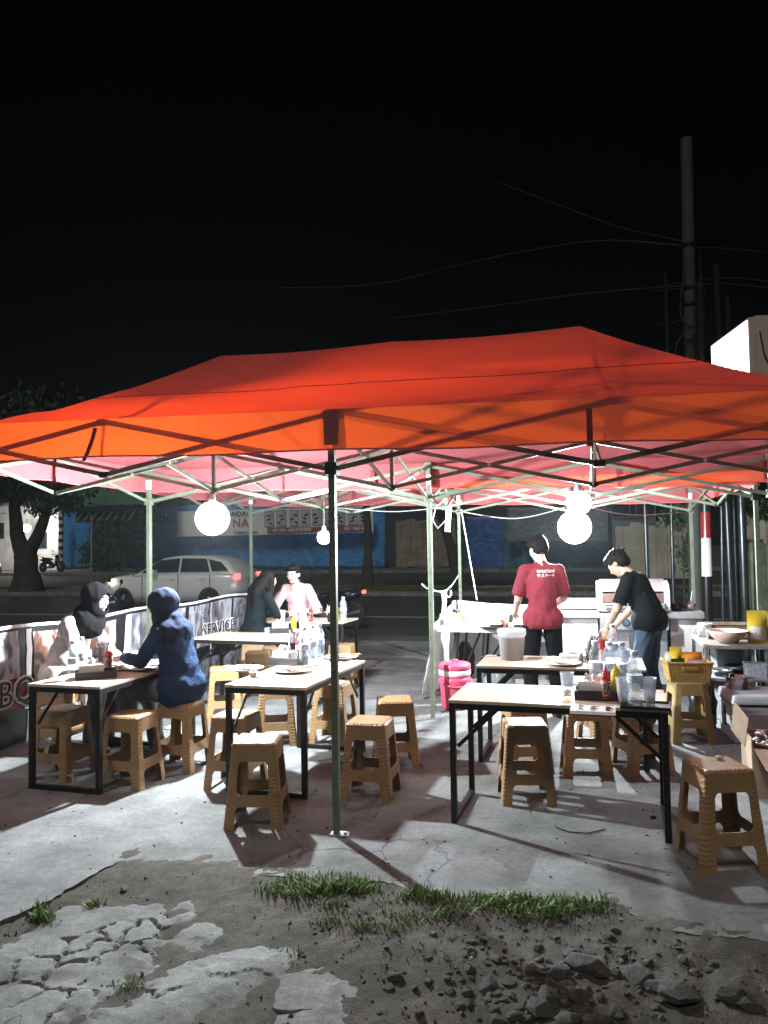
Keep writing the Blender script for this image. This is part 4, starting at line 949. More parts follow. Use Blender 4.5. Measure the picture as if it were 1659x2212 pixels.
p = atb(1632, 1345, 8.4); gp = thing('gatepost', 'mossy concrete gatepost at the right edge with a plant on top', 'gatepost', (p.x, p.y, 0), YAW)
hz = atb(1632, 1172, 8.4).z
k = MB(); k.box((0, 0, hz / 2), (.32, .3, hz)); k.build('shaft', mat('mossy_concrete', (.24, .27, .19), .9, var=.3, vs=5, c2=(.10, .12, .08), bump=.7, bs=30), gp, bevel=.03)
k = MB(); k.box((0, 0, hz + .02), (.25, .24, .06)); k.build('cap', M_CPOLE, gp, bevel=.015)
k = MB(); k.box((-.52, -.05, .75), (.5, .12, 1.5)); k = k
# light box sign
p = atb(1622, 823, 6.0); pt = atb(1622, 684, 6.0); far = atb(1536, 748, 7.3)
H_ = .95; d = Vector((far.x - p.x, far.y - p.y, 0)); Ld = d.length; ang = math.atan2(d.y, d.x)
zb = pt.z - H_
sg = thing('light_box_sign', 'glowing white light box sign above the right end of the canopy', 'sign', (p.x, p.y, zb), ang)
k = MB(); k.box((Ld / 2, -.11, H_ / 2), (Ld, .22, H_)); k.build('case', mat('sign_case', (.42, .43, .40), .5, var=.1), sg, bevel=.02)
e = mat('sign_glow', (.8, .8, .8), emit=(1, 1, .98), es=2.6, var=0)
k = MB(); k.box((Ld / 2, .006, H_ / 2), (Ld - .06, .012, H_ - .06)); fa = k.build('lit_face', e, sg, bevel=.004)
letter('VAY', .085, M_INK, fa, (.16, .016, .2), .002, 1, (R(90), 0, R(180)))
k = MB(); k.box((.002, -.2, H_ / 2), (.03, .26, H_ + .02)); k.build('trim', mat('sign_case', (.5, .5, .5)), sg)
k = MB(); k.path([(-.02, -.12, H_ * .8), (-.03, -.16, H_ * .5), (-.02, -.24, H_ * .3), (-.02, -.25, 0)], .008, 6); k.build('cable', M_RUBBER, sg)
k = MB(); k.tube((Ld * .55, -.11, -zb), (Ld * .55, -.11, 0), .05, n=12); k.build('sign_post', M_PIPE, sg)
# overhead wires and cables on the poles
def wire(label, pts, b0, b1, r=.007, sag=0.0, m=None, group='overhead wires from the utility pole'):
    P = [atb(x, y, b0 + (b1 - b0) * i / (len(pts) - 1)) for i, (x, y) in enumerate(pts)]
    fine = []
    for i in range(len(P) - 1):
        for j in range(6):
            t = j / 6; a = P[max(i - 1, 0)]; bb = P[i]; c = P[i + 1]; d_ = P[min(i + 2, len(P) - 1)]
            fine.append(.5 * ((2 * bb) + (c - a) * t + (2 * a - 5 * bb + 4 * c - d_) * t * t + (3 * bb - a - 3 * c + d_) * t ** 3))
    fine.append(P[-1]); q = MB(); q.path(fine, r, 5); return tag(q.build('overhead_wire', m or M_WIRE2), label, 'wire', group)
M_WIRE2 = mat('pale_wire', (.06, .06, .06), .4, var=.3)
wire('uppermost overhead wire falling from the upper left to the utility pole', [(1080, 395), (1200, 440), (1330, 488), (1400, 505), (1478, 522)], 18, 8, .009)
wire('long overhead wire sagging left from the band of the utility pole', [(600, 622), (800, 615), (980, 575), (1120, 545), (1290, 520), (1480, 531)], 24, 8, .011)
wire('overhead wire just above the ridge of the canopy, longest of the lower ones', [(840, 688), (1010, 668), (1200, 642), (1340, 627), (1480, 617)], 20, 8, .010)
wire('overhead wire crossing from the thin pipe to the right edge of the picture', [(1432, 617), (1500, 606), (1580, 600), (1659, 608)], 7.8, 9, .007)
wire('lower overhead wire from the thin pipe to the right edge', [(1420, 628), (1480, 622), (1560, 612), (1700, 628)], 7.9, 9, .007)
wire('short wire rising to the right above the lamp standard', [(1480, 534), (1560, 536), (1659, 545)], 8, 12, .007)
wire('loose wire drooping between the thin pipe and the utility pole', [(1420, 702), (1450, 697), (1478, 690)], 7.8, 8, .006)
wire('slack black cable looped against the utility pole', [(1480, 560), (1470, 650), (1474, 690), (1500, 705), (1510, 640)], 7.8, 7.75, .012, 0, M_RUBBER)
wire('black cable bowing out below on the left of the utility pole', [(1500, 700), (1466, 735), (1458, 780), (1470, 840)], 7.8, 7.75, .012, 0, M_RUBBER)
# ------------------------------------------------------------------ vehicles
M_CAR = mat('silver_white_paint', (.74, .75, .73), .3, .05, var=.03, coat=.6); M_GLASS = mat('dark_car_glass', (.012, .015, .018), .06, var=0)
M_HEAD = mat('headlight_glow', (.9, .9, .8), emit=(1, .97, .82), es=22, var=0); M_TAIL = mat('tail_glow', (.6, .05, .05), emit=(1, .12, .12), es=3.0, var=0)
def car(label, p, rz):
    t = thing('car', label, 'car', p, rz); L = 4.25
    # sections along x: (x, sill z, belt z, half width, roof z or None, roof half width)
    sec = [(-2.1, .42, .70, .60), (-2.02, .28, .78, .76), (-1.7, .22, .90, .84), (-1.1, .2, .97, .87), (-.4, .2, .99, .87), (.6, .2, 1.0, .87), (1.4, .2, 1.02, .86), (1.85, .24, 1.02, .83), (2.05, .3, .98, .76), (2.13, .42, .8, .66)]
    k = MB(); vs = []; n = 12
    for x, s, b, w in sec:
        ring = [(-.86, 0), (-1, .25), (-1.0, .5), (-.98, .8), (-.9, .97), (-.6, 1.03), (.6, 1.03), (.9, .97), (.98, .8), (1.0, .5), (1, .25), (.86, 0)]
        vs += [(x, y * w, s + (b - s) * z) for y, z in ring]
    fs = [(i * n + j, i * n + (j + 1) % n, (i + 1) * n + (j + 1) % n, (i + 1) * n + j) for i in range(len(sec) - 1) for j in range(n)]
    fs += [tuple(range(n - 1, -1, -1)), tuple(range((len(sec) - 1) * n, len(sec) * n))]
    k.add(vs, fs, 0, True); k.build('body', M_CAR, t)
    prof = [(-1.05, .97, .80), (-.25, 1.42, .62), (.3, 1.49, .60), (1.2, 1.47, .6), (1.7, 1.34, .62), (2.02, 1.0, .76)]
    k = MB(); vs = []; m6 = 6
    for x, z, w in prof:
        zb = .97; wb = .8
        vs += [(x, -wb, zb), (x, -(w + .03), z - .05), (x, -w * .8, z), (x, w * .8, z), (x, w + .03, z - .05), (x, wb, zb)]
    fs = [(i * 6 + j, i * 6 + j + 1, (i + 1) * 6 + j + 1, (i + 1) * 6 + j) for i in range(len(prof) - 1) for j in range(5)]
    k.add(vs, fs, 0, True); k.build('roof', M_CAR, t)
    for sy in (-1, 1):
        for nm, P in (('window', [(-.78, 1.02), (-.24, 1.36), (.35, 1.41), (.35, 1.03)]), ('window', [(.42, 1.03), (.42, 1.41), (1.15, 1.39), (1.3, 1.04)]), ('window', [(1.36, 1.05), (1.22, 1.38), (1.6, 1.29), (1.85, 1.06)])):
            k = MB(); vs = []
            for x, z in P:
                w = .8 + (.64 - .8) * (z - .97) / .5
                vs += [(x, sy * (w + .02), z), (x, sy * (w + .035), z)]
            c = len(P); k.add(vs, [tuple(2 * i + 1 for i in range(c)), tuple(2 * i for i in reversed(range(c)))] + [(2 * i, 2 * ((i + 1) % c), 2 * ((i + 1) % c) + 1, 2 * i + 1) for i in range(c)]); k.build(nm, M_GLASS, t)
        h = MB(); h.add([(-2.06, sy * .42, .64), (-2.11, sy * .44, .76), (-1.72, sy * .862, .86), (-1.72, sy * .862, .72), (-2.13, sy * .42, .65), (-2.16, sy * .44, .74), (-1.72, sy * .9, .84), (-1.72, sy * .9, .73)], [(0, 1, 2, 3), (4, 5, 6, 7), (0, 1, 5, 4), (1, 2, 6, 5), (2, 3, 7, 6), (3, 0, 4, 7)]); h.build('headlight', M_HEAD, t)
        h = MB(); h.box((2.06, sy * .70, .90), (.12, .2, .16)); h.build('taillight', M_TAIL, t, bevel=.02)
        d = MB(); d.box((-.35, sy * .90, 1.05), (.14, .18, .11)); d.build('wing_mirror', M_CAR, t, bevel=.02)
        for x in (-1.33, 1.3):
            w = MB(); Mx = Matrix.Translation((x, sy * .80, .31)) @ Matrix.Rotation(R(90), 4, 'X')
            w.lathe([(.19, -.09), (.29, -.1), (.31, -.06), (.31, .06), (.29, .1), (.19, .09)], 24, 0, Mx); wo = w.build('wheel', M_RUBBER, t)
            r = MB(); r.lathe([(0, -.095), (.05, -.098), (.06, -.08), (.17, -.075), (.2, -.09), (.2, .09), (.17, .075), (.06, .08), (.05, .098), (0, .095)], 20, 0, Mx); r.build('rim', M_STEEL, wo)
        for x0 in (-.72, .38, 1.33):
            d = MB(); d.box((x0, sy * .876, .62), (.012, .012, .72)); d.build('door_seam', M_BLACK, t)
        for x0 in (.2, 1.1):
            d = MB(); d.box((x0, sy * .885, .86), (.16, .03, .025)); d.build('door_handle', M_CAR, t)
    g = MB(); g.add([(-1.0, -.68, .995), (-.26, -.54, 1.41), (-.26, .54, 1.41), (-1.0, .68, .995), (-1.03, -.68, 1.01), (-.29, -.54, 1.425), (-.29, .54, 1.425), (-1.03, .68, 1.01)], [(0, 1, 2, 3), (7, 6, 5, 4), (0, 4, 5, 1), (1, 5, 6, 2), (2, 6, 7, 3), (3, 7, 4, 0)]); g.build('windscreen', M_GLASS, t)
    g = MB(); g.box((-2.12, 0, .5), (.06, .9, .14)); g.build('grille', M_BLACK, t, bevel=.01)
    return t
p = atz(392, 1312, -.05); car('silver white hatchback with glowing headlights driving left behind the banner', (p.x, p.y, -.05), YAW)
p = atb(2, 1236, 30); car('pale car at the far left edge with its lights on, behind the big tree', (p.x - 2.2, p.y, .22), YAW + R(180))

def make_bike():
    t = thing('motorbike', 'motorbike', 'motorbike')
    for x in (-.62, .62):
        w = MB(); Mx = Matrix.Translation((x, 0, .28)) @ Matrix.Rotation(R(90), 4, 'X')
        w.lathe([(.21, -.03), (.26, -.045), (.28, -.02), (.28, .02), (.26, .045), (.21, .03)], 24, 0, Mx); wo = w.build('wheel', M_RUBBER, t)
        r = MB(); r.lathe([(0.02, -.05), (.03, -.03), (.2, -.02), (.215, -.03), (.215, .03), (.2, .02), (.03, .03), (.02, .05)], 20, 0, Mx); r.build('rim', M_STEEL, wo)
    for s in (-1, 1):
        k = MB(); k.tube((-.62, s * .07, .28), (-.42, s * .07, .78), .022, n=8); k.build('fork', M_STEEL, t)
        k = MB(); k.path([(-.36, s * .04, .95), (-.38, s * .2, 1.0), (-.33, s * .34, 1.0)], .014, 8); hb = k.build('handlebar', M_BLACK, t)
        k = MB(); k.tube((-.34, s * .24, 1.0), (-.32, s * .37, 1.0), .021, n=10); k.build('grip', M_RUBBER, hb)
        k = MB(); k.beam((-.40, s * .2, .985), (-.43, s * .36, .97), .018, .01); k.build('brake_lever', M_STEEL, hb)
        k = MB(); k.tube((-.36, s * .2, 1.0), (-.33, s * .27, 1.16), .006, n=6); k.ball((-.33, s * .29, 1.19), (.02, .06, .035), 10, 6); k.build('mirror', M_BLACK, hb)
    def loft(name, secs, m):
        k = MB(); n = 10; vs = []
        for (x, z, w, h) in secs:
            for j in range(n):
                a = 2 * math.pi * j / n; vs.append((x, w * math.cos(a), z + h * math.sin(a)))
        fs = [(i * n + j, i * n + (j + 1) % n, (i + 1) * n + (j + 1) % n, (i + 1) * n + j) for i in range(len(secs) - 1) for j in range(n)] + [tuple(range(n)), tuple(range((len(secs) - 1) * n, len(secs) * n))]
        k.add(vs, fs, 0, True); return k.build(name, m, t)
    M_PAINTB = mat('dark_bike_paint', (.02, .022, .03), .2, .3, var=.05)
    loft('front_cowl', [(-.56, .86, .04, .04), (-.5, .88, .13, .1), (-.4, .9, .17, .12), (-.3, .88, .1, .09)], M_PAINTB)
    loft('leg_shield', [(-.46, .72, .06, .16), (-.38, .62, .2, .26), (-.32, .55, .16, .22)], M_PAINTB)
    loft('body', [(-.36, .42, .1, .08), (-.1, .42, .13, .1), (.15, .55, .14, .16), (.5, .64, .13, .13), (.85, .74, .06, .06)], M_PAINTB)
    loft('seat', [(-.05, .70, .08, .04), (.1, .74, .13, .06), (.45, .77, .13, .06), (.72, .82, .09, .04)], M_RUBBER)
    loft('front_mudguard', [(-.9, .42, .03, .03), (-.8, .55, .06, .03), (-.62, .6, .06, .03), (-.42, .5, .05, .03)], M_PAINTB)
    loft('engine', [(-.15, .3, .1, .06), (.05, .3, .14, .1), (.3, .3, .12, .09)], M_STEEL)
    k = MB(); k.path([(.0, -.12, .25), (.4, -.15, .26), (.85, -.17, .36)], [.02, .03, .045], 10); k.build('exhaust', M_STEEL, t)
    k = MB(); k.ball((-.545, 0, .9), (.04, .09, .06), 12, 8); k.build('headlight', M_WHITEP, t)
    k = MB(); k.box((.88, 0, .74), (.05, .16, .07)); k.build('taillight', M_TAIL, t, bevel=.01)
    k = MB(); k.box((-.45, 0, .98), (.1, .2, .03), M=Matrix.Rotation(R(0), 4, 'Y')); k.build('instrument', M_WHITEP, t, bevel=.01)
    return t
BIKE = Kind(make_bike); GB = 'motorbikes near the stall'
p = atz(735, 1372, -.06); BIKE.put((p.x - .42, p.y + 1.2, -.05), YAW, 'dark motorbike with red taillight on the road behind the man in pink', GB)
p = atb(300, 1330, 5.75); o = BIKE.put((p.x, p.y, -.02), R(35), 'dark motorbike parked behind the banner, only its handlebar showing over it', GB)
p = atb(112, 1238, 33.0); o = BIKE.put((p.x, p.y, .45), R(160), 'dark motorbike parked by the striped post at far left', GB)

# ------------------------------------------------------------------ banner fence at the left
def print_mat(name, cols, scale, dist=1.5, dark=1.0):
    m, nt, b = nodes_of(name); L = nt.links.new; b.inputs['Roughness'].default_value = .3
    tc = N(nt, 'ShaderNodeTexCoord'); mp = N(nt, 'ShaderNodeMapping'); mp.inputs['Scale'].default_value = (1, 1, .55); L(tc.outputs['Object'], mp.inputs[0])
    nz = N(nt, 'ShaderNodeTexNoise', Scale=scale, Detail=5.0, Roughness=.55, Distortion=dist); L(mp.outputs[0], nz.inputs['Vector'])
    vo = N(nt, 'ShaderNodeTexVoronoi', Scale=scale * 2.2); L(mp.outputs[0], vo.inputs['Vector'])
    ad = N(nt, 'ShaderNodeMath', operation='MULTIPLY_ADD'); ad.inputs[1].default_value = .28; L(vo.outputs['Distance'], ad.inputs[0]); L(nz.outputs['Fac'], ad.inputs[2])
    rp = N(nt, 'ShaderNodeValToRGB'); L(ad.outputs[0], rp.inputs['Fac']); e = rp.color_ramp.elements
    while len(e) < len(cols): e.new(.5)
    for i, c in enumerate(cols): e[i].position = .36 + .34 * i / (len(cols) - 1); e[i].color = (*[x * dark for x in c], 1)
    L(rp.outputs['Color'], b.inputs['Base Color'])
    n2 = N(nt, 'ShaderNodeTexNoise', Scale=4.0, Detail=3.0); L(tc.outputs['Object'], n2.inputs['Vector']); bp = N(nt, 'ShaderNodeBump', Strength=.5, Distance=.03); L(n2.outputs['Fac'], bp.inputs['Height']); L(bp.outputs['Normal'], b.inputs['Normal'])
    MATS[name] = m; return m
B0, B1 = Vector((-3.55, 4.35, 0)), Vector((-1.87, 10.878, 0)); BD = (B1 - B0); BL = BD.length; BA = math.atan2(BD.y, BD.x)
HB = .99
bf = thing('banner_fence', 'waist high printed vinyl banner fence with food photos along the left side', 'banner', tuple(B0), BA)
bw = lambda x, z: .03 * fbm((x * .8, z * 1.2, 3)) + .012 * fbm((x * 3.5, z * 4, 7))
q = MB(); q.sheet(lambda u, v: (BL * u, -bw(BL * u, v), .03 + (HB - .03) * v - .03 * math.sin(u * BL * 1.6) ** 2 * v), 140, 14); q.build('sheet', mat('banner_black_vinyl', (.012, .011, .013), .28, var=.3, vs=3), bf)
q = MB(); q.path([(BL * i / 100, -bw(BL * i / 100, 1) - .004, HB - .03 * math.sin(i / 100 * BL * 1.6) ** 2) for i in range(101)], .016, 6); q.build('top_hem', M_PAPER, bf)
def ph(x0, x1, z0, z1, m, name='photo_print', lift=.006, sl=0.0):
    q = MB(); n = max(4, int((x1 - x0) * 14))
    def fn(u, v):
        x = x0 + (x1 - x0) * u + sl * v; z = z0 + (z1 - z0) * v; vv = (z - .03) / (HB - .03)
        return (x, -bw(x, vv) - lift, z - .03 * math.sin(x * 1.6) ** 2 * vv)
    q.sheet(fn, n, 8); return q.build(name, m, bf)
PM1 = print_mat('print_stones', [(.02, .02, .025), (.06, .06, .07), (.24, .25, .28), (.45, .46, .5)], 6)
PM2 = print_mat('print_kitchen', [(.01, .008, .008), (.05, .022, .015), (.10, .045, .03), (.32, .28, .25)], 3.5)
PM3 = print_mat('print_diners', [(.03, .03, .05), (.10, .10, .13), (.18, .18, .21), (.36, .36, .4)], 4.5)
PM4 = print_mat('print_crowd', [(.02, .02, .03), (.10, .08, .08), (.13, .12, .13), (.30, .31, .35)], 9)
ph(.6, 2.10, .57, .955, PM1); ph(2.27, 3.45, .36, .93, PM2); ph(2.16, 2.22, .3, .96, M_PAPER, 'white_border', .008, .03)
ph(3.66, 4.85, .42, .95, PM3); ph(4.92, 5.42, .42, .95, PM4); ph(5.48, 6.05, .45, .95, PM3); ph(6.1, 6.72, .3, .95, PM4)
ph(3.52, 3.62, .2, .95, M_PAPER, 'white_border', .008, .1); ph(5.43, 5.47, .3, .95, M_PAPER, 'white_border', .009); ph(2.2, 3.0, .02, .28, PM4); ph(4.2, 6.6, .04, .26, PM4)
ph(1.5, 2.17, .33, .56, mat('banner_red_splash', (.42, .06, .045), .35, c2=(.2, .02, .02), vs=7), 'red_splash', .012)
for tx, x, z, sz, m in (('BBQ', 1.93, .46, .30, M_WHI), ('HOME', 2.62, .47, .26, M_REDI), ('SERVICE', 5.62, .60, .22, M_WHI), ('MUT', 2.48, .12, .11, M_WHI), ('No', 2.74, .17, .1, M_WHI)):
    if tx == 'HOME':
        letter(tx, sz, mat('brown_ink', (.30, .16, .12), .5, var=0), bf, (x, -bw(x, .4) - .040, z), .012, 1.05); letter(tx, sz, M_INK, bf, (x, -bw(x, .4) - .047, z), -.001, 1.05 + .047)
    else: letter(tx, sz, m, bf, (x, -bw(x, .3) - .04, z), .014 if tx in ('BBQ', 'SERVICE') else .002, 1.05)
    if tx in ('BBQ', 'SERVICE'): letter(tx, sz, M_INK, bf, (x, -bw(x, .3) - .047, z), -.002, 1.05 + .05)
q = ph(.75, .90, .03, .2, M_PAPER, 'white_border', .012, .35)
for i in range(5):
    q = MB(); x = .05 + i * (BL - .1) / 4; q.tube((x, .03, 0), (x, .03, HB), .014, n=8); q.beam((x, .03, .75), (x, .42, .0), .02, .02); q.build('post', M_BLACK, bf)
q = MB(); q.tube((0, .03, HB - .03), (BL, .03, HB - .03), .012, n=8); q.build('rail', M_BLACK, bf)
# ------------------------------------------------------------------ things on the tables
M_PET = clear_mat('clear_bottle', (.93, .96, .98), alpha=.22, milky=(.75, .82, .9)); M_WATER = clear_mat('water', (.9, .95, .98), alpha=.12, rough=.02)
M_CUP = clear_mat('frosted_cup', (.86, .9, .94), alpha=.42, rough=.35, milky=(.78, .81, .86)); M_TEA = clear_mat('pale_drink', (.85, .72, .35), alpha=.5, milky=(.8, .72, .45))
M_LBL = mat('bottle_label', (.55, .62, .72), .4, var=.35, vs=60); M_CAPB = mat('blue_white_cap', (.55, .65, .82), .4, var=.1)
M_SRED = mat('red_sauce_plastic', (.55, .02, .025), .3, var=.08); M_SYEL = mat('yellow_sauce_plastic', (.62, .47, .02), .3, var=.08); M_SORA = mat('pale_sauce_label', (.7, .45, .36), .5, var=.1)
M_BASK = mat('dark_woven_basket', (.035, .026, .024), .6, var=.5, vs=140, bump=.8, bs=150); M_PLATE = mat('white_melamine', (.78, .78, .76), .25, var=.03)
M_FOOD = mat('food_scraps', (.20, .10, .04), .6, var=.5, vs=60); M_WOODS = mat('bamboo_sticks', (.5, .36, .2), .6, var=.2)
def make_bottle():
    t = thing('water_bottle', 'bottle', 'bottle'); r = .031
    k = MB(); k.lathe([(.0, .004), (.024, 0), (r, .01), (r, .03), (r * .94, .045), (r, .06), (r * .95, .075), (r, .09), (r, .12), (r * .86, .135), (r, .15), (r * .95, .165), (.022, .19), (.013, .205), (.013, .212)], 20); k.build('body', M_PET, t)
    k = MB(); k.lathe([(r * 1.01, .092), (r * 1.015, .094), (r * 1.015, .124), (r * 1.01, .126)], 20); k.build('label', M_LBL, t)
    k = MB(); k.lathe([(.0155, .207), (.0155, .222), (.014, .225), (0, .225)], 14); k.build('cap', M_CAPB, t); return t
BOTTLE = Kind(make_bottle)
def make_cup():
    t = thing('drink_cup', 'cup', 'cup')
    k = MB(); k.lathe([(0, .003), (.026, 0), (.029, .03), (.039, .142), (.04, .148), (.0385, .146), (.036, .13), (.027, .03), (.0, .02)], 22); k.build('body', M_CUP, t)
    k = MB(); k.lathe([(0, .012), (.026, .013), (.0275, .04), (0, .04)], 18); k.build('drink', M_TEA, t); return t
CUP = Kind(make_cup)
def sauce(m, label_m, txt=None):
    def f():
        t = thing('sauce_bottle', 'sauce', 'sauce bottle'); r = .027
        k = MB(); k.lathe([(0, .0), (r, 0), (r, .12), (r * .9, .135), (.018, .142)], 18); k.build('body', m, t)
        k = MB(); k.lathe([(.022, .14), (.022, .152), (.009, .158), (.003, .19), (0, .191)], 14); k.build('nozzle_cap', m, t)
        if label_m:
            k = MB(); k.lathe([(r * 1.01, .02), (r * 1.015, .022), (r * 1.015, .105), (r * 1.01, .107)], 18); lb = k.build('label', label_m, t)
            if txt:
                for i, tx in enumerate(txt):
                    o = link('lettering', text_mesh(tx, .03, M_INK, .0006, 'CENTER', .0006), lb); o.location = ((i - .5) * .02, -r * 1.06, .06); o.rotation_euler = (R(90), R(90), 0)
        return t
    return f
SAUCE_R = Kind(sauce(M_SRED, M_SORA, ('SAUS', 'SAMBAL'))); SAUCE_Y = Kind(sauce(M_SYEL, None))
def make_tissue_basket():
    t = thing('tissue_basket', 'basket', 'basket'); L, W, H = .26, .16, .055
    k = MB()
    for s in (-1, 1):
        k.box((0, s * W / 2, H / 2), (L, .012, H)); k.box((s * L / 2, 0, H / 2), (.012, W + .012, H))
    k.box((0, 0, .004), (L, W, .008)); k.build('woven_tray', M_BASK, t, bevel=.003)
    k = MB(); k.box((-.03, 0, .055), (.17, .11, .09), top=.96); p = k.build('tissue_pack', M_PAPER, t, bevel=.012)
    k = MB(); k.sheet(lambda u, v: (-.03 + (u - .5) * .09, (v - .5) * .05 + .01 * math.sin(u * 9), .10 + .035 * math.sin(v * 3.1) + .01 * math.sin(u * 14)), 10, 6); k.build('tissue', M_PAPER, p); return t
TISSUE = Kind(make_tissue_basket)
def make_cutlery():
    t = thing('cutlery_basket', 'holder', 'basket')
    k = MB(); k.lathe([(0, 0), (.05, 0), (.062, .11), (.065, .112), (.059, .11), (.047, .008), (0, .008)], 22); k.build('basket', M_BASK, t)
    rnd = random.Random(2)
    for i in range(6):
        a = rnd.uniform(0, 6.28); k = MB(); k.tube((.02 * math.cos(a), .02 * math.sin(a), .02), (.05 * math.cos(a), .05 * math.sin(a), .18), .0035, n=6); k.ball((.052 * math.cos(a), .052 * math.sin(a), .19), (.012, .006, .02), 8, 6); k.build('spoon', M_CHROME, t)
    for i in range(5):
        a = i * 1.25; k = MB(); k.sheet(lambda u, v, a=a: (.035 * math.cos(a) + (u - .5) * .06, .035 * math.sin(a) + .015 * math.sin(u * 6 + a) + (v - .3) * .02 * math.sin(a * 3), .08 + v * (.11 + .03 * math.sin(u * 5 + a))), 6, 6); k.build('napkin', M_PAPER, t)
    return t
CUTLERY = Kind(make_cutlery)
def make_plate():
    t = thing('plate', 'plate', 'plate')
    k = MB(); k.lathe([(0, .004), (.08, .004), (.105, .014), (.135, .022), (.137, .019), (.105, .009), (.08, 0), (0, 0)], 30); k.build('dish', M_PLATE, t)
    rnd = random.Random(4); k = MB()
    for i in range(22):
        a = rnd.uniform(0, 6.28); r = rnd.uniform(0, .075); k.ball((r * math.cos(a), r * math.sin(a), .009), (rnd.uniform(.005, .014), rnd.uniform(.004, .01), .006), 6, 4)
    k.build('food_scraps', M_FOOD, t)
    for s in (0, 1):
        k = MB(); k.tube((-.10 + .02 * s, .02 + .03 * s, .018), (.16, -.02 + .05 * s, .03), .0045, n=8); k.build('chopstick' if 0 else 'cutlery_handle', M_WOODS, t)
    return t
PLATE = Kind(make_plate)
def make_tumbler_small():
    t = thing('small_bowl', 'bowl', 'bowl'); k = MB(); k.lathe([(0, 0), (.02, 0), (.032, .035), (.034, .036), (.03, .034), (.018, .004), (0, .004)], 20); k.build('bowl', M_PLATE, t); return t
SBOWL = Kind(make_tumbler_small)
def make_shaker():
    t = thing('pepper_shaker', 'shaker', 'shaker'); k = MB(); k.lathe([(0, 0), (.022, 0), (.022, .05), (.018, .058)], 16); k.build('jar', mat('grey_jar', (.25, .24, .24), .3, var=.2), t); k = MB(); k.lathe([(.02, .057), (.02, .075), (0, .078)], 14); k.build('lid', M_STEEL, t); return t
SHAKER = Kind(make_shaker)
def at_tab(px, py, z=HT): p = atz(px, py, z); return (p.x, p.y, z)
GBt, GC, GS = 'water bottles on the tables', 'frosted drink cups on the front right table', 'squeeze sauce bottles on the tables'
# front right table
CUP.put(at_tab(1226, 1508), 0, 'frosted cup with a little pale drink standing alone on the front right table', GC)
CUP.put(at_tab(1404, 1523, HT + .012), 0, 'empty frosted cup standing on the black tray', GC)
CUP.put(at_tab(1347, 1521), .5, 'frosted cup with orange drink between the basket and the bottle', GC)
TISSUE.put(at_tab(1293, 1508), R(-15), 'dark basket with white tissue pack on the front right table', 'tissue baskets on the tables')
SAUCE_R.put(at_tab(1310, 1510, HT + .01), R(-8), 'red squeeze bottle with black lettered label on the front right table', GS)
SAUCE_Y.put(at_tab(1331, 1504, HT + .01), 0, 'yellow squeeze bottle beside the red one on the front right table', GS)
b = BOTTLE.put(at_tab(1373, 1521, HT + .012), 0, 'large clear water bottle standing on the black tray', GBt); b.scale = (1.35, 1.35, 1.28)
BOTTLE.put(at_tab(1288, 1486), 1, 'small water bottle behind the tissue basket of the front right table', GBt)
BOTTLE.put(at_tab(1318, 1489), 2, 'small water bottle behind the red sauce bottle', GBt)
BOTTLE.put(at_tab(1345, 1491), 3, 'small water bottle behind the cup with orange drink', GBt)
SHAKER.put(at_tab(1265, 1492), 0, 'grey shaker beside the tissue basket of the front right table', 'shakers on the tables')
p = at_tab(1403, 1527); tr = thing('serving_tray', 'small flat black tray under the bottle and cup on the front right table', 'tray', p, R(-20))
k = MB(); k.box((-.02, 0, .004), (.25, .17, .008)); k.build('base', M_DARKP, tr, bevel=.003)
for s in (-1, 1):
    k = MB(); k.box((-.02, s * .085, .009), (.25, .006, .016)); k.build('rim', M_DARKP, tr); k = MB(); k.box((-.02 + s * .125, 0, .009), (.006, .164, .016)); k.build('rim', M_DARKP, tr)
p = at_tab(1280, 1536); mn = thing('menu_sheet', 'printed white menu sheet hanging over the front edge of the front right table', 'menu', (p[0], p[1], HT + .001), R(-17))
def menu_pt(u, v, lift):
    x = (u - .5) * .235; y = -.03 + v * .16
    return (x, y, lift + (.0 if y > -.012 else -.018 * ((-.012 - y) / .02)))
k = MB(); k.sheet(lambda u, v: menu_pt(u, v, .002), 6, 10, 0, False); k.build('sheet', M_PAPER, mn)
for i in range(7):
    for j in range(3):
        k = MB(); w = .02 + .03 * ((i * 3 + j * 5) % 4) / 4; k.box((-.09 + j * .078 + w / 2, .005 + i * .017, .0035), (w, .007, .001)); k.build('printed_line', M_INK if (i + j) % 4 else M_REDI, mn)
bg = thing('plastic_bag', 'crumpled clear plastic bag behind the sauce bottles', 'bag', at_tab(1362, 1490))
def crumple(fnr, n=18, sd=0, amp=.25):
    k = MB(); k.ball((0, 0, 0), 1, n, n // 2 + 3); k.v = [tuple(Vector(v) * (1 + amp * fbm((v[0] * 1.8 + sd, v[1] * 1.8, v[2] * 1.8)) + .12 * fbm((v[0] * 6, v[1] * 6 + sd, v[2] * 6)))) for v in k.v]
    k.v = [(v[0] * fnr[0], v[1] * fnr[1], v[2] * fnr[2]) for v in k.v]; return k
k = crumple((.06, .05, .09), 20, 3, .5); k.v = [(a, b, c + .08) for a, b, c in k.v]; k.build('film', clear_mat('clear_film', (.95, .96, .97), alpha=.3, milky=(.8, .82, .85)), bg)
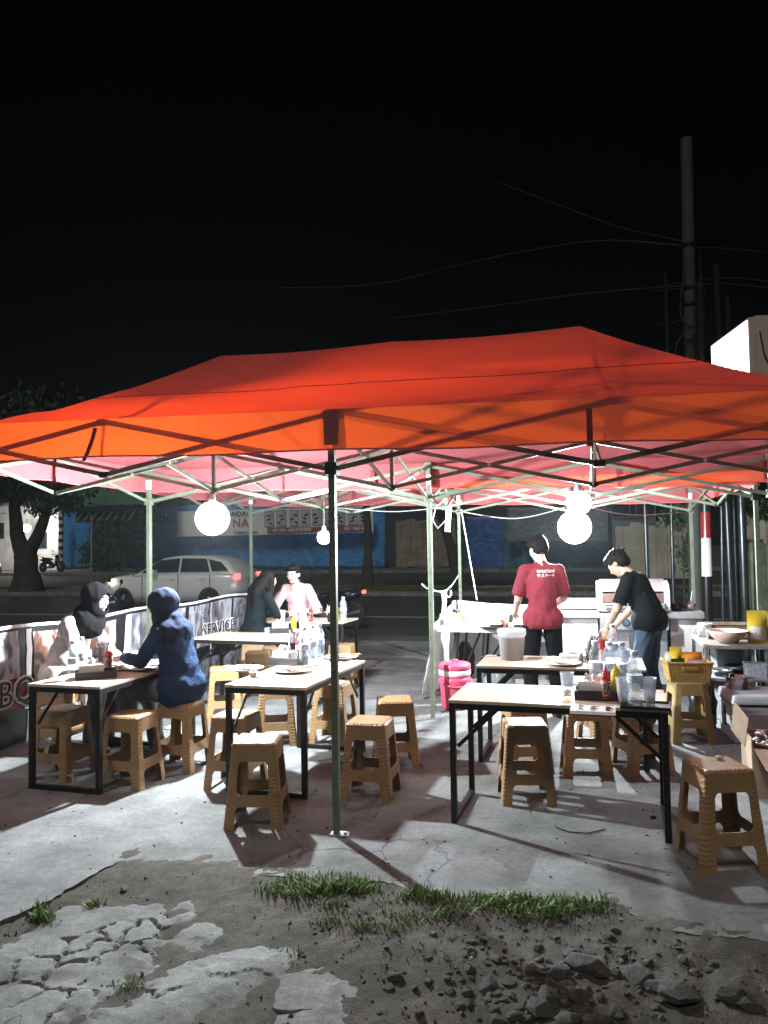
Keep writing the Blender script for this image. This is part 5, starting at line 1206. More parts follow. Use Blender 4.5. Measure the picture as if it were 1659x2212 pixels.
# back right table
def thin_white(name, c):
    m = bpy.data.materials.new(name); m.use_nodes = True; nt = m.node_tree; nt.nodes.clear(); L = nt.links.new
    out = N(nt, 'ShaderNodeOutputMaterial'); b = N(nt, 'ShaderNodeBsdfPrincipled', Roughness=.4); t = N(nt, 'ShaderNodeBsdfTranslucent'); mx = N(nt, 'ShaderNodeMixShader'); mx.inputs[0].default_value = .55
    tc = N(nt, 'ShaderNodeTexCoord'); nz = N(nt, 'ShaderNodeTexNoise', Scale=4.0, Detail=4.0); L(tc.outputs['Object'], nz.inputs['Vector']); rp = N(nt, 'ShaderNodeValToRGB'); L(nz.outputs['Fac'], rp.inputs['Fac'])
    rp.color_ramp.elements[0].color = (*[x * .92 for x in c], 1); rp.color_ramp.elements[1].color = (*c, 1); L(rp.outputs['Color'], b.inputs['Base Color']); L(rp.outputs['Color'], t.inputs['Color'])
    L(b.outputs[0], mx.inputs[1]); L(t.outputs[0], mx.inputs[2]); L(mx.outputs[0], out.inputs[0]); return m
M_PAIL = thin_white('white_pail', (.86, .87, .88))
bu = thing('white_bucket', 'open white plastic bucket on the table behind the front right one', 'bucket', at_tab(1106, 1424))
k = MB(); k.lathe([(0, 0), (.088, 0), (.104, .205), (.11, .207), (.11, .232), (.104, .234), (.1, .228), (.086, .012), (0, .012)], 32); k.build('pail', M_PAIL, bu)
k = MB(); k.lathe([(0, .18), (.098, .18)], 24); k.build('contents', mat('milky_water', (.6, .64, .62), .15), bu)
k = MB(); k.path([(.11 * math.cos(a), .11 * math.sin(a) - .02 * math.sin(a), .21 - .05 * abs(math.sin(a))) for a in [math.pi + math.pi * i / 14 for i in range(15)]], .003, 6); k.build('handle', M_STEEL, bu)
CUTLERY.put(at_tab(1283, 1432), 0, 'dark cutlery basket with napkins on the table behind the front right one', 'cutlery baskets on the tables')
SAUCE_R.put(at_tab(1300, 1434), 1, 'red squeeze bottle on the table behind the front right one', GS)
BOTTLE.put(at_tab(1325, 1440), 0, 'tall water bottle on the table behind the front right one', GBt).scale = (1.2, 1.2, 1.35)
CUP.put(at_tab(1351, 1448), 0, 'frosted cup on the right end of the table behind the front right one', GC)
SHAKER.put(at_tab(1254, 1432), 0, 'grey shaker on the table behind the front right one', 'shakers on the tables')
PLATE.put(at_tab(1217, 1436), R(150), 'white plate with sticks on the table behind the front right one', 'used plates on the tables')
tp = thing('tissue_pack', 'flat white tissue pack lying on the table behind the front right one', 'tissue', at_tab(1238, 1427), R(-16)); k = MB(); k.box((0, 0, .025), (.2, .1, .05)); k.build('pack', M_PAPER, tp, bevel=.014); k = MB(); k.sheet(lambda u, v: ((u - .5) * .07, (v - .5) * .03, .05 + .02 * math.sin(v * 3)), 6, 4); k.build('tissue', M_PAPER, tp)
kn = thing('tongs', 'pair of steel tongs lying on the table by the white bucket', 'tongs', at_tab(1170, 1425), R(-28))
for s in (-1, 1): k = MB(); k.path([(-.11, s * .004, .01), (0, s * .02, .014), (.11, s * .012, .008)], .006, 6); k.build('arm', M_STEEL, kn)
kk = thing('kitchen_knife', 'dark kitchen knife lying left of the white bucket', 'knife', at_tab(1062, 1419), R(8)); k = MB(); k.box((-.02, 0, .006), (.13, .018, .003)); k.build('blade', M_STEEL, kk); k = MB(); k.box((.09, 0, .009), (.09, .018, .014)); k.build('handle', M_DARKP, kk, bevel=.004)
# middle table
PLATE.put(at_tab(530, 1448), R(170), 'white used plate on the near left of the middle table', 'used plates on the tables')
PLATE.put(at_tab(632, 1452), R(20), 'white used plate at the near right of the middle table, by the pole', 'used plates on the tables')
PLATE.put(at_tab(737, 1423), R(15), 'white used plate at the far end of the middle table', 'used plates on the tables')
SBOWL.put(at_tab(547, 1462), 0, 'small white bowl at the near end of the middle table', 'small bowls'); 
TISSUE.put(at_tab(622, 1434), R(-25), 'dark basket with white tissue pack on the middle table', 'tissue baskets on the tables')
for i, (x, y) in enumerate(((658, 1437), (675, 1430), (690, 1424), (668, 1421), (683, 1416))):
    BOTTLE.put(at_tab(x, y), i, ['water bottle nearest the tissue pack on the middle table', 'second water bottle from the tissue pack on the middle table', 'water bottle nearest the front pole on the middle table', 'water bottle at the back of the bunch, left one, middle table', 'water bottle at the back of the bunch, right one, middle table'][i], GBt)
SAUCE_R.put(at_tab(646, 1422), 0, 'red squeeze bottle beside the bottles on the middle table', GS)
CUTLERY.put(at_tab(640, 1416), 0, 'dark cutlery basket with napkins on the middle table', 'cutlery baskets on the tables')
SHAKER.put(at_tab(598, 1430), 0, 'dark shaker at the left edge of the middle table', 'shakers on the tables')
# left table
BOTTLE.put(at_tab(158, 1468), 0, 'water bottle at the near left of the left table', GBt).scale = (1.2, 1.2, 1.2)
BOTTLE.put(at_tab(176, 1452), 1, 'second water bottle, just behind the first on the left table', GBt).scale = (1.15, 1.15, 1.15)
TISSUE.put(at_tab(207, 1464), R(75) - R(52), 'dark woven basket with white tissue pack on the left table', 'tissue baskets on the tables')
SAUCE_R.put(at_tab(234, 1452), R(15), 'red squeeze bottle on the left table before the women', GS)
CUTLERY.put(at_tab(218, 1447), 0, 'dark cutlery basket with white napkins on the left table', 'cutlery baskets on the tables')
SHAKER.put(at_tab(188, 1456), 0, 'black shaker behind the bottles on the left table', 'shakers on the tables')
PLATE.put(at_tab(262, 1446), R(60), 'white plate of food in front of the black headscarf', 'used plates on the tables')
PLATE.put(at_tab(308, 1446), R(10), 'plate with brown food in front of the denim jacket', 'used plates on the tables')
# back left table, far table
SAUCE_Y.put(at_tab(635, 1367), 0, 'yellow squeeze bottle on the back left table', GS)
b = BOTTLE.put(at_tab(655, 1372), 0, 'water bottle at the right end of the back left table', GBt)
CUTLERY.put(at_tab(646, 1364), 0, 'dark basket behind the yellow bottle on the back left table', 'cutlery baskets on the tables')
TISSUE.put(at_tab(612, 1366), 0, 'white tissue pack in a basket on the back left table', 'tissue baskets on the tables')
SAUCE_R.put(at_tab(672, 1342), 0, 'red squeeze bottle in front of the man in pink', GS)
SAUCE_Y.put(at_tab(729, 1340), 0, 'yellow squeeze bottle at the right end of the far table', GS)
BOTTLE.put(at_tab(742, 1341), 0, 'clear bottle at the right end of the far table', GBt)
CUTLERY.put(at_tab(717, 1343), 0, 'dark basket at the right end of the far table', 'cutlery baskets on the tables')
CUP.put(at_tab(610, 1345), 0, 'pale cup before the long haired woman on the far table', 'cups on the far table')

# ------------------------------------------------------------------ kitchen
def white_table(label, x, y, a, L, W, H=.74):
    t = thing('folding_table', label, 'table', (x, y, 0), a); k = MB(); k.box((0, 0, H - .022), (L, W, .044)); k.build('tabletop', M_WHITEP, t, bevel=.015)
    for s in (-1, 1):
        for q in (-1, 1):
            k = MB(); k.tube((s * (L / 2 - .22), q * (W / 2 - .08), H - .045), (s * (L / 2 - .16), q * (W / 2 - .05), 0), .014, n=10); k.build('leg', M_BLACK, t)
        k = MB(); k.tube((s * (L / 2 - .17), -W / 2 + .06, .1), (s * (L / 2 - .17), W / 2 - .06, .1), .011, n=8); k.build('crossbar', M_BLACK, t)
        k = MB(); k.tube((s * (L / 2 - .17), 0, .12), (s * .12, 0, H - .05), .011, n=8); k.build('brace', M_BLACK, t)
    return t
TA = atz(948, 1357, .74); TAc = TA + U * .52 + V * .32
white_table('white plastic folding table crowded with food, left of the man in red', TAc.x, TAc.y, YAW + R(-3), 1.08, .62)
TB = atz(1258, 1341, .74); TBc = TB - U * .66 + V * .3
white_table('white plastic folding table behind the man in red, beside the grill', TBc.x, TBc.y, YAW, 1.3, .6)
# white cloth hung round the back and left of the kitchen
def cloth(label, fn, nu, nv, m=None):
    q = MB(); q.sheet(fn, nu, nv); me = solid(q.mesh('white_sheet', m or M_SHEET), .004); return tag(link('white_sheet', me), label, 'sheet')
M_SHEET = thin_white('white_cloth', (.78, .78, .77))
c0, c1_ = atb(988, 1296, 5.25), atb(1236, 1304, 5.25)
cloth('white cloth strung up as a low screen behind the white folding tables', lambda u, v: tuple(c0.lerp(c1_, u) * 1 + Vector((0, 0, -.95 * v - .03 * math.sin(u * 3.14))) + V * (.03 * math.sin(u * 31) * v + .03 * fbm((u * 9, v * 3, 2)))), 60, 10)
d0, d1 = atz(942, 1352, .765), c0
def drape(u, v):
    top = d0.lerp(d1, u); z = top.z * (1 - v) + .01; z = top.z + (.02 - top.z) * v
    o = .05 * math.sin(u * 16 + v) * v + .05 * fbm((u * 5, v * 2, 5))
    return (top.x - U.x * (.02 + .10 * v + o), top.y - U.y * (.02 + .10 * v + o), z + .03 * math.sin(u * 3.14) * (1 - v))
cloth('long white cloth draped to the ground along the left end of the kitchen', drape, 40, 16)
def on_ta(px, py): return at_tab(px, py, .741)
bk = thing('vegetable_basket', 'light green plastic basket of lettuce on the left end of the white table', 'basket', on_ta(990, 1348), YAW)
M_GRN = mat('pale_green_plastic', (.30, .58, .25), .4, var=.08)
k = MB(); k.lathe([(0, 0), (.12, 0), (.165, .1), (.17, .1), (.12, .004), (0, .004)], 4, 0, Matrix.Rotation(R(45), 4, 'Z') @ Matrix.Diagonal((1.05, .85, 1, 1)), False); k.build('basket', M_GRN, bk)
for i in range(8):
    k = MB(); a = i * .8; k.sheet(lambda u, v, a=a: (.09 * math.cos(a) * .8 + (u - .5) * .1, .06 * math.sin(a) + (v - .5) * .09, .07 + .05 * math.sin(u * 3.1) * math.sin(v * 3.1) + .012 * math.sin(u * 17 + a)), 8, 8); k.build('leaf', mat('lettuce', (.36, .52, .16), .5, var=.3, vs=30), bk)
bgm = clear_mat('white_bag_film', (.9, .9, .9), alpha=.75, milky=(.8, .8, .8), rough=.3)
pb = thing('plastic_bag', 'white plastic bag bulging behind the green basket', 'bag', on_ta(1022, 1336)); k = crumple((.14, .11, .1), 20, 9, .4); k.v = [(a, b, c + .08) for a, b, c in k.v]; k.build('film', bgm, pb)
pn = thing('frying_pan', 'large steel pan tilted at the back of the white table', 'pan', on_ta(1015, 1330), 0); k = MB(); k.lathe([(0, .02), (.15, .04), (.19, .09), (.195, .09), (.15, .03), (0, .01)], 26); k.build('dish', M_STEEL, pn); k = MB(); k.tube((0, 0, .05), (0, 0, .1), .02, n=10); k.build('knob', M_DARKP, pn)
for i, (x, y, lab, s, h) in enumerate(((1098, 1340, 'steel container of chopped food by the left hand of the man in red', .07, .07), (1085, 1334, 'white tub at the back of the white table', .06, .09), (1110, 1333, 'second white tub at the back of the white table, near the hand', .055, .08))):
    t = thing('food_tub', lab, 'tub', on_ta(x, y)); k = MB(); k.lathe([(0, 0), (s * .85, 0), (s, h), (s * 1.04, h), (s * .96, h - .004), (s * .8, .006), (0, .006)], 22); k.build('tub', M_STEEL if i == 0 else M_WHITEP, t); k = MB(); k.lathe([(0, h * .75), (s * .9, h * .75)], 18); k.build('contents', M_FOOD if i == 0 else mat('pale_sauce', (.6, .5, .35), .4), t)
jr = thing('sauce_jar', 'clear jar half filled with orange sauce on the white table', 'jar', on_ta(1092, 1357)); k = MB(); k.lathe([(0, 0), (.036, 0), (.04, .12), (.046, .15), (.044, .15), (.036, .118), (.033, .004), (0, .004)], 20); k.build('glass', M_PET, jr); k = MB(); k.lathe([(0, .005), (.034, .005), (.036, .085), (0, .085)], 18); k.build('sauce', mat('orange_sauce', (.5, .13, .03), .4), jr)
for i, (x, y, a, lab) in enumerate(((1070, 1357, 5, 'dark flat tray at the front of the white table'), (1120, 1358, -15, 'dark oval hot plate at the right of the white table'))):
    t = thing('tray', lab, 'tray', on_ta(x, y), R(a)); k = MB(); k.box((0, 0, .008), (.3 if i == 0 else .2, .16, .014)); k.build('plate', M_DARKP, t, bevel=.004); k = MB(); k.box((.02, .03, .026), (.14, .05, .02)); k.build('foil', M_CHROME, t, bevel=.006)
# drinks cooler, bottles and bags under the white table
p = atz(987, 1537, 0); jg = thing('drink_cooler', 'pink round drink cooler with white band standing by the white cloth', 'cooler', (p.x, p.y + .15, 0), R(10))
M_PINK = mat('pink_plastic', (.62, .08, .15), .4, var=.06)
k = MB(); k.lathe([(0, 0), (.125, 0), (.135, .02), (.15, .26), (.155, .27), (.155, .30), (.15, .305)], 32); k.build('body', M_PINK, jg)
k = MB(); k.lathe([(.151, .33), (.157, .335), (.157, .375), (.151, .38)], 32); k.build('white_band', M_WHITEP, jg)
k = MB(); k.lathe([(.15, .304), (.15, .385), (.158, .39), (.158, .43), (.14, .445), (0, .45)], 32); k.build('lid', M_PINK, jg)
k = MB(); k.path([(-.03, 0, .45), (-.025, 0, .47), (.025, 0, .47), (.03, 0, .45)], .01, 8); k.build('lid_knob', M_PINK, jg)
k = MB(); k.path([(.162 * math.cos(a), .162 * math.sin(a), .28 - .05 * math.sin(-a)) for a in [math.pi + math.pi * i / 14 for i in range(15)]], .009, 8); k.build('handle', M_PINK, jg)
for i, (px, py, r) in enumerate(((1062, 1495, .12), (1085, 1500, .13), (1045, 1450, .12))):
    p = atz(px, py, 0); t = thing('plastic_bag', ['clear bag of bottles under the table behind the front right one, left', 'clear bag of bottles under the table behind the front right one, right', 'grey plastic bag hanging beside the pink cooler'][i], 'bag', (p.x, p.y, 0)); k = crumple((r, r * .8, r), 18, 20 + i, .4); k.v = [(a, b, c + r * .9) for a, b, c in k.v]; k.build('film', clear_mat('grey_bag_film', (.7, .75, .75), alpha=.55, milky=(.4, .46, .46), rough=.3), t)
p = atz(1012, 1470, 0); t = thing('gas_bottle', 'dark gas bottle under the white folding table', 'gas bottle', (p.x + .05, p.y + .35, 0)); k = MB(); k.lathe([(.1, 0), (.14, .04), (.15, .1), (.15, .34), (.12, .42), (.05, .45), (.05, .5), (0, .5)], 24); k.build('body', M_BGL, t); k = MB(); k.lathe([(.1, .44), (.1, .54), (.094, .54), (.094, .44)], 20); k.build('collar', M_BGL, t)
# grill
G0 = atz(1302, 1480, 0); gb = 4.55
Gl, Gr = atb(1297, 1312, gb), atb(1441, 1314, gb); GW = (Gr - Gl).dot(U); gz = .86
gr_ = thing('barbecue_grill', 'large stainless gas barbecue with open hood at the back right', 'grill', ((Gl.x + Gr.x) / 2, (Gl.y + Gr.y) / 2, 0), YAW)
k = MB(); k.box((0, .28, .42), (GW, .52, .66)); k.build('cabinet', M_STEEL, gr_, bevel=.01)
for s in (-1, 1):
    k = MB(); k.box((s * GW * .25, .012, .36), (GW * .47, .02, .52)); d = k.build('door', M_STEEL, gr_, bevel=.004); k = MB(); k.tube((s * .05, -.02, .45), (s * .05, -.02, .62), .008, n=8); k.build('handle', M_CHROME, d)
k = MB(); k.box((0, .26, .77), (GW + .02, .56, .14)); k.build('firebox', M_STEEL, gr_, bevel=.01)
k = MB(); k.box((0, -.035, .745), (GW + .02, .04, .15)); cp = k.build('control_panel', M_STEEL, gr_, bevel=.008)
for x in (-.34, -.12, .12, .34):
    k = MB(); k.tube((x * GW, -.055, .745), (x * GW, -.09, .745), .03, .026, 18); kb = k.build('knob', M_CHROME, cp); k = MB(); k.tube((x * GW, -.056, .745), (x * GW, -.062, .745), .042, n=20); k.build('bezel', M_DARKP, kb)
k = MB(); hp = [(.02, .86), (.0, .95), (.03, 1.06), (.12, 1.15), (.26, 1.18), (.42, 1.12), (.5, .98), (.5, .86)]
for s in (-1, 1):
    q = MB(); vs = [(s * (GW / 2 - .02), y, z) for y, z in hp] + [(s * (GW / 2 + .035), y, z) for y, z in hp]; n = len(hp)
    q.add(vs, [tuple(range(n)), tuple(range(n, 2 * n))] + [(i, (i + 1) % n, n + (i + 1) % n, n + i) for i in range(n)]); q.build('hood_side', mat('cast_side', (.62, .63, .64), .4, .5, var=.08), gr_, bevel=.008)
q = MB(); q.sheet(lambda u, v: (-GW / 2 + GW * u, .07 + .37 * v, 1.07 + .14 * math.sin(v * 2.4) - .02 * v), 4, 10); q.build('hood', M_STEEL, gr_)
q = MB(); q.box((0, .05, 1.0), (GW - .04, .02, .10)); q.build('window_band', mat('dark_brown_glass', (.06, .035, .03), .2), gr_)
q = MB(); q.box((0, .0, .90), (GW - .04, .03, .09)); q.build('hood_front', M_STEEL, gr_, bevel=.006); q = MB(); q.tube((-GW / 2 + .05, -.045, .925), (GW / 2 - .05, -.045, .925), .012, n=10); q.build('hood_handle', M_CHROME, gr_)
for s, w in ((-1, .42), (1, .36)):
    q = MB(); q.box((s * (GW / 2 + w / 2 + .01), .24, .82), (w, .5, .07)); q.build('side_shelf', M_STEEL, gr_, bevel=.01)
    q = MB(); q.box((s * (GW / 2 + w / 2 + .01), .26, .42), (w - .04, .46, .72)); q.build('side_cabinet', mat('grey_cabinet', (.38, .37, .37), .5, .3, var=.15, vs=5), gr_, bevel=.008)
for x in (-.5, .5):
    for y in (.06, .5): q = MB(); q.tube((x * GW * .9, y, .0), (x * GW * .9, y, .1), .035, n=12); q.build('caster', M_RUBBER, gr_)
def on_g(x, y): a = Vector((x * math.cos(YAW) - y * math.sin(YAW), x * math.sin(YAW) + y * math.cos(YAW), .856)); return (gr_.location.x + a.x, gr_.location.y + a.y, .857)
for i, (x, y, lab) in enumerate(((GW / 2 + .12, .2, 'small black bowl on the right shelf of the barbecue'), (GW / 2 + .26, .25, 'steel cup with utensils on the right shelf of the barbecue'))):
    t = thing('kitchen_pot', lab, 'pot', on_g(x, y)); q = MB(); q.lathe([(0, 0), (.05, 0), (.06, .07), (.056, .07), (.045, .006), (0, .006)], 20); q.build('pot', M_DARKP if i == 0 else M_STEEL, t)
    if i: q = MB(); q.tube((0, 0, .02), (.03, .0, .2), .006, n=6); q.tube((.01, .01, .02), (-.03, .02, .17), .005, n=6); q.build('utensil', M_STEEL, t)
t = thing('cutting_board', 'bright white tray standing on the left shelf of the barbecue', 'tray', on_g(-GW / 2 - .2, .32), YAW); q = MB(); q.beam((0, -.1, .02), (0, .09, .11), .44, .015); q.build('board', M_WHITEP, t, bevel=.004)
q = MB(); q.box((0, .1, .05), (.3, .015, .1)); q.build('stand', M_STEEL, t)
# rope and power strip between the poles
pB, pM = atb(927, 1272, BY + .0), atb(990, 1243, 5.6)
rp_ = thing('clothes_line', 'white cord tied between two canopy legs with strips hanging from it', 'rope', tuple(pB))
dl = pM - pB; rope = [dl * (i / 12) + Vector((0, 0, -.10 * math.sin(math.pi * i / 12))) for i in range(13)]
q = MB(); q.path([(-.07, -.02, .05), (-.03, -.03, .01)] + [tuple(r) for r in rope], .007, 6); q.build('cord', M_PAPER, rp_)
for i, f in ((4, .0), (5, .05)):
    q = MB(); q.path([tuple(rope[i] + Vector((.005 * k, 0, -.055 * k + .01)) + Vector((.012 * math.sin(k), 0, 0))) for k in range(6)], .011, 6); q.build('hanging_strip', M_PAPER, rp_)
q = MB(); q.path([tuple(rope[7] + Vector((.03 * math.cos(a), 0, -.05 + .045 * math.sin(a)))) for a in [math.pi / 2 + .45 * k for k in range(13)]], .010, 6); q.build('hanging_strip', M_PAPER, rp_)
pp = atb(968, 1121, BY + .55); ps_ = thing('power_strip', 'white power strip hanging by its cable under the rear canopy', 'power strip', tuple(pp), YAW)
q = MB(); q.box((0, 0, 0), (.052, .035, .26)); bd = q.build('body', M_WHITEP, ps_, bevel=.006); ps_.rotation_euler = (0, R(4), YAW)
for i in range(4): q = MB(); q.tube((0, -.018, -.09 + i * .055), (0, -.0205, -.09 + i * .055), .016, n=14); q.build('socket', mat('grey_socket', (.3, .3, .3), .5), ps_)
q = MB(); q.path([(-.01, 0, -.0), (-.1, 0, -.1), (-.16, 0, -.02), (-.13, 0, .12), (-.05, 0, .18), (-.02, 0, .26)], .007, 8); q.build('cable', M_CABLE, ps_)
q = MB(); q.path([(0, 0, .13), (.04, 0, .2), (.09, 0, .15), (.13, 0, .2)], .006, 8); q.build('cable', M_CABLE, ps_)
wire('white cable sagging under the rear canopy from the power strip to the bulbs', [(985, 1103), (1060, 1116), (1110, 1120), (1160, 1113), (1220, 1096)], BY + .5, 3.2, .006, 0, M_CABLE, 'cables strung under the canopies')
wire('white cable sagging under the rear canopy left of the power strip', [(700, 1095), (790, 1102), (860, 1105), (960, 1096)], 4.6, BY + .5, .005, 0, M_CABLE, 'cables strung under the canopies')
wire('thin cable running from the right bulbs to the far right leg', [(1280, 1098), (1340, 1110), (1400, 1112), (1500, 1105)], 3.2, 5.6, .005, 0, M_CABLE, 'cables strung under the canopies')
wire('white guy rope slanting down from the rear canopy behind the white table', [(996, 1100), (1030, 1296)], 5.6, 5.35, .009, 0, M_PAPER, 'guy ropes')
# right side clutter
bs = thing('yellow_basket', 'yellow plastic basket with snack packets on the mustard stool', 'basket', (ps.x, ps.y, HS), R(-8)); M_YB = mat('yellow_basket_plastic', (.52, .33, .10), .4, var=.06)
Lb, Wb, Hb_ = .34, .26, .15
for s in (-1, 1):
    for ax in (0, 1):
        q = MB(); n = 9 if ax == 0 else 7; LL = Lb if ax == 0 else Wb
        rows_ = 5
        for r in range(rows_ + 1):
            z = .008 + (Hb_ - .02) * r / rows_; f = .86 + .14 * z / Hb_
            c = (0, s * Wb / 2 * f, z) if ax == 0 else (s * Lb / 2 * f, 0, z); q.box(c, (LL * f, .006, .014) if ax == 0 else (.006, LL * f, .014))
        for j in range(n * 2 + 1):
            x = (-.5 + j / (n * 2)) * LL
            a, b = ((x * .86, s * Wb / 2 * .86, 0), (x, s * Wb / 2, Hb_)) if ax == 0 else ((s * Lb / 2 * .86, x * .86, 0), (s * Lb / 2, x, Hb_))
            q.beam(a, b, .009, .005, 0, (0, 0, 1))
        q.build('lattice_side', M_YB, bs)
        q = MB(); q.add([(-.5 * LL * .85, s * Wb / 2 * .85, .005), (.5 * LL * .85, s * Wb / 2 * .85, .005), (.5 * LL * .99, s * Wb / 2 * .985, Hb_ - .01), (-.5 * LL * .99, s * Wb / 2 * .985, Hb_ - .01)] if ax == 0 else [(s * Lb / 2 * .85, -.5 * LL * .85, .005), (s * Lb / 2 * .85, .5 * LL * .85, .005), (s * Lb / 2 * .985, .5 * LL * .99, Hb_ - .01), (s * Lb / 2 * .985, -.5 * LL * .99, Hb_ - .01)], [(0, 1, 2, 3)]); link('side_panel', solid(q.mesh('side_panel', M_YB), .003), bs)
        q = MB(); q.box((0, s * Wb / 2, Hb_) if ax == 0 else (s * Lb / 2, 0, Hb_), (Lb + .015, .016, .014) if ax == 0 else (.016, Wb + .015, .014)); rim = q.build('rim', M_YB, bs, bevel=.003)
    q = MB(); q.box((0, s * (Wb / 2 * .97 + .003), Hb_ * .72), (.12, .01, .03)); q.build('handle_grip', mat('yellow_dark_slot', (.45, .27, .05), .5), bs, bevel=.01)
q = MB(); q.box((0, 0, .006), (Lb * .86, Wb * .86, .01)); q.build('base', M_YB, bs)
def packet(label, loc, w, h, d, m, m2, rz, tiltx=0, par=None, cat='packet'):
    t = thing('snack_packet', label, cat, loc, rz); t.rotation_euler = (tiltx, 0, rz)
    q = MB(); q.sheet(lambda u, v: ((u - .5) * w, -d * math.sin(u * math.pi) * math.sin(min(1, v * 1.12) * math.pi) - .001, v * h), 10, 12); q.sheet(lambda u, v: ((.5 - u) * w, d * math.sin(u * math.pi) * math.sin(min(1, v * 1.12) * math.pi) + .001, v * h), 10, 12); bo = q.build('pouch', m, t)
    q = MB(); q.sheet(lambda u, v: ((u - .5) * w * .8, -d * math.sin((.1 + u * .8) * math.pi) * math.sin((.12 + v * .4) * 1.12 * math.pi) - .003, h * (.12 + v * .4)), 8, 6); q.build('print', m2, bo)
    return t
bx_, by_ = ps.x, ps.y
M_PY = mat('yellow_packet', (.66, .48, .04), .25, var=.1, vs=20); M_PO = mat('orange_packet', (.66, .24, .04), .3, var=.15, vs=20); M_PG = mat('green_packet', (.04, .24, .10), .3, var=.2, vs=20); M_PW = mat('white_print', (.72, .68, .66), .35, var=.2, vs=40); M_PK = mat('pink_paper', (.66, .52, .56), .5, var=.1)
packet('yellow packet standing in the yellow basket', (bx_ - .07, by_ + .04, HS + .02), .1, .24, .03, M_PY, M_PW, R(-10))
packet('orange packet lying across the top of the yellow basket', (bx_ + .05, by_ + .02, HS + .10), .17, .12, .03, M_PO, M_PY, R(-5))
packet('dark green packet in the left corner of the yellow basket', (bx_ - .09, by_ - .06, HS + .03), .11, .15, .02, M_PG, M_PW, R(5))
packet('clear pale packet at the left edge of the yellow basket', (bx_ - .12, by_ + .05, HS + .04), .07, .18, .02, mat('pale_packet', (.6, .6, .5), .2), M_PG, R(-20))
packet('pinkish white carton at the front of the yellow basket', (bx_ + .05, by_ - .08, HS + .05), .14, .12, .015, M_PK, M_PW, R(-6))
# steel rack table
rk = atz(1533, 1577, 0); rc = rk + U * .28 + V * .42
ra = thing('steel_rack', 'grey steel rack table with lower shelf at the right', 'rack', (rc.x, rc.y, 0), YAW)
Lr, Wr, Hr = .60, .84, .70; M_GREY = mat('grey_steel_paint', (.28, .29, .30), .45, .4, var=.2, vs=6)
q = MB(); q.box((0, 0, Hr), (Lr, Wr, .03)); q.build('top_shelf', mat('stained_steel', (.36, .34, .31), .4, .5, var=.3, vs=9), ra, bevel=.004)
q = MB(); q.box((0, 0, .42), (Lr - .04, Wr - .04, .02)); q.build('lower_shelf', M_GREY, ra)
for s in (-1, 1):
    for k_ in (-1, 1): q = MB(); q.box((s * (Lr / 2 - .02), k_ * (Wr / 2 - .02), Hr / 2), (.035, .035, Hr)); q.build('leg', M_GREY, ra, bevel=.003)
def on_r(x, y, z=Hr + .016): return (rc.x + x * math.cos(YAW) - y * math.sin(YAW), rc.y + x * math.sin(YAW) + y * math.cos(YAW), z)
t = thing('plastic_bowl', 'wide pale peach plastic bowl on the steel rack', 'bowl', on_r(-.08, -.22)); q = MB(); q.lathe([(0, 0), (.08, 0), (.13, .06), (.165, .105), (.17, .105), (.13, .05), (.08, .006), (0, .006)], 30); q.build('bowl', mat('peach_plastic', (.66, .47, .40), .4, var=.06), t)
packet('large yellow topped pouch standing on the steel rack', on_r(.155, -.25), .16, .28, .035, M_PY, M_PW, YAW, 0, None, 'pouch')
packet('greyish lilac pouch behind the yellow one on the steel rack', on_r(.26, -.14), .13, .26, .03, mat('lilac_packet', (.42, .40, .45), .25), mat('violet_print', (.10, .07, .2), .3), YAW, 0, None, 'pouch')
t = thing('open_pan', 'dark square baking pan leaning at the back of the steel rack', 'pan', on_r(-.02, .1), YAW); q = MB(); q.beam((0, -.1, .01), (0, .12, .1), .36, .012); q.build('pan', mat('dark_brown_glass', (.06, .035, .03), .2), t)
for s in (-1, 1): q = MB(); q.beam((s * .185, -.1, .02), (s * .185, .12, .115), .012, .05); q.build('rim', M_STEEL, t)
q = MB(); q.beam((-.19, .125, .11), (.19, .125, .11), .012, .05); q.build('rim', M_STEEL, t)
t = thing('white_jug', 'white jug at the back left of the steel rack', 'jug', on_r(-.2, .2)); q = MB(); q.lathe([(0, 0), (.06, 0), (.065, .12), (.058, .125), (.055, .006), (0, .006)], 20); q.build('body', M_WHITEP, t); q = MB(); q.path([(-.06, 0, .1), (-.1, 0, .08), (-.1, 0, .04), (-.06, 0, .02)], .008, 8); q.build('handle', M_WHITEP, t)
for i, (x, y, r, m, lab) in enumerate(((.05, -.1, .14, M_DARKP, 'black wok on the lower shelf of the steel rack'), (-.14, -.2, .1, M_STEEL, 'steel basin on the lower shelf of the steel rack'))):
    t = thing('pan', lab, 'pan', on_r(x, y, .431)); q = MB(); q.lathe([(0, 0), (r * .5, 0), (r, r * .5), (r * 1.04, r * .5), (r * .5, .008), (0, .008)], 24); q.build('dish', m, t); q = MB(); q.tube((r * .9, 0, r * .45), (r * 1.9, .02, r * .6), .011, n=8); q.build('handle', m, t)
for i, (x, y, z, w, d, h, m, lab) in enumerate(((.12, -.28, .431, .16, .12, .11, M_CUP, 'clear plastic box at the front of the lower rack shelf'), (-.02, .22, .431, .22, .18, .16, M_GREY, 'grey plastic crate at the back of the lower rack shelf'), (.02, -.05, .005, .3, .3, .26, mat('dull_grey_tub', (.22, .23, .24), .6, var=.2), 'grey tub on the ground under the steel rack'))):
    t = thing('storage_box', lab, 'box', on_r(x, y, z), YAW + R(8 * i)); q = MB(); q.box((0, 0, h / 2), (w, d, h), top=1.08); q.build('body', m, t, bevel=.01); q = MB(); q.box((0, 0, h + .008), (w * 1.12, d * 1.12, .016)); q.build('lid', m, t, bevel=.004)
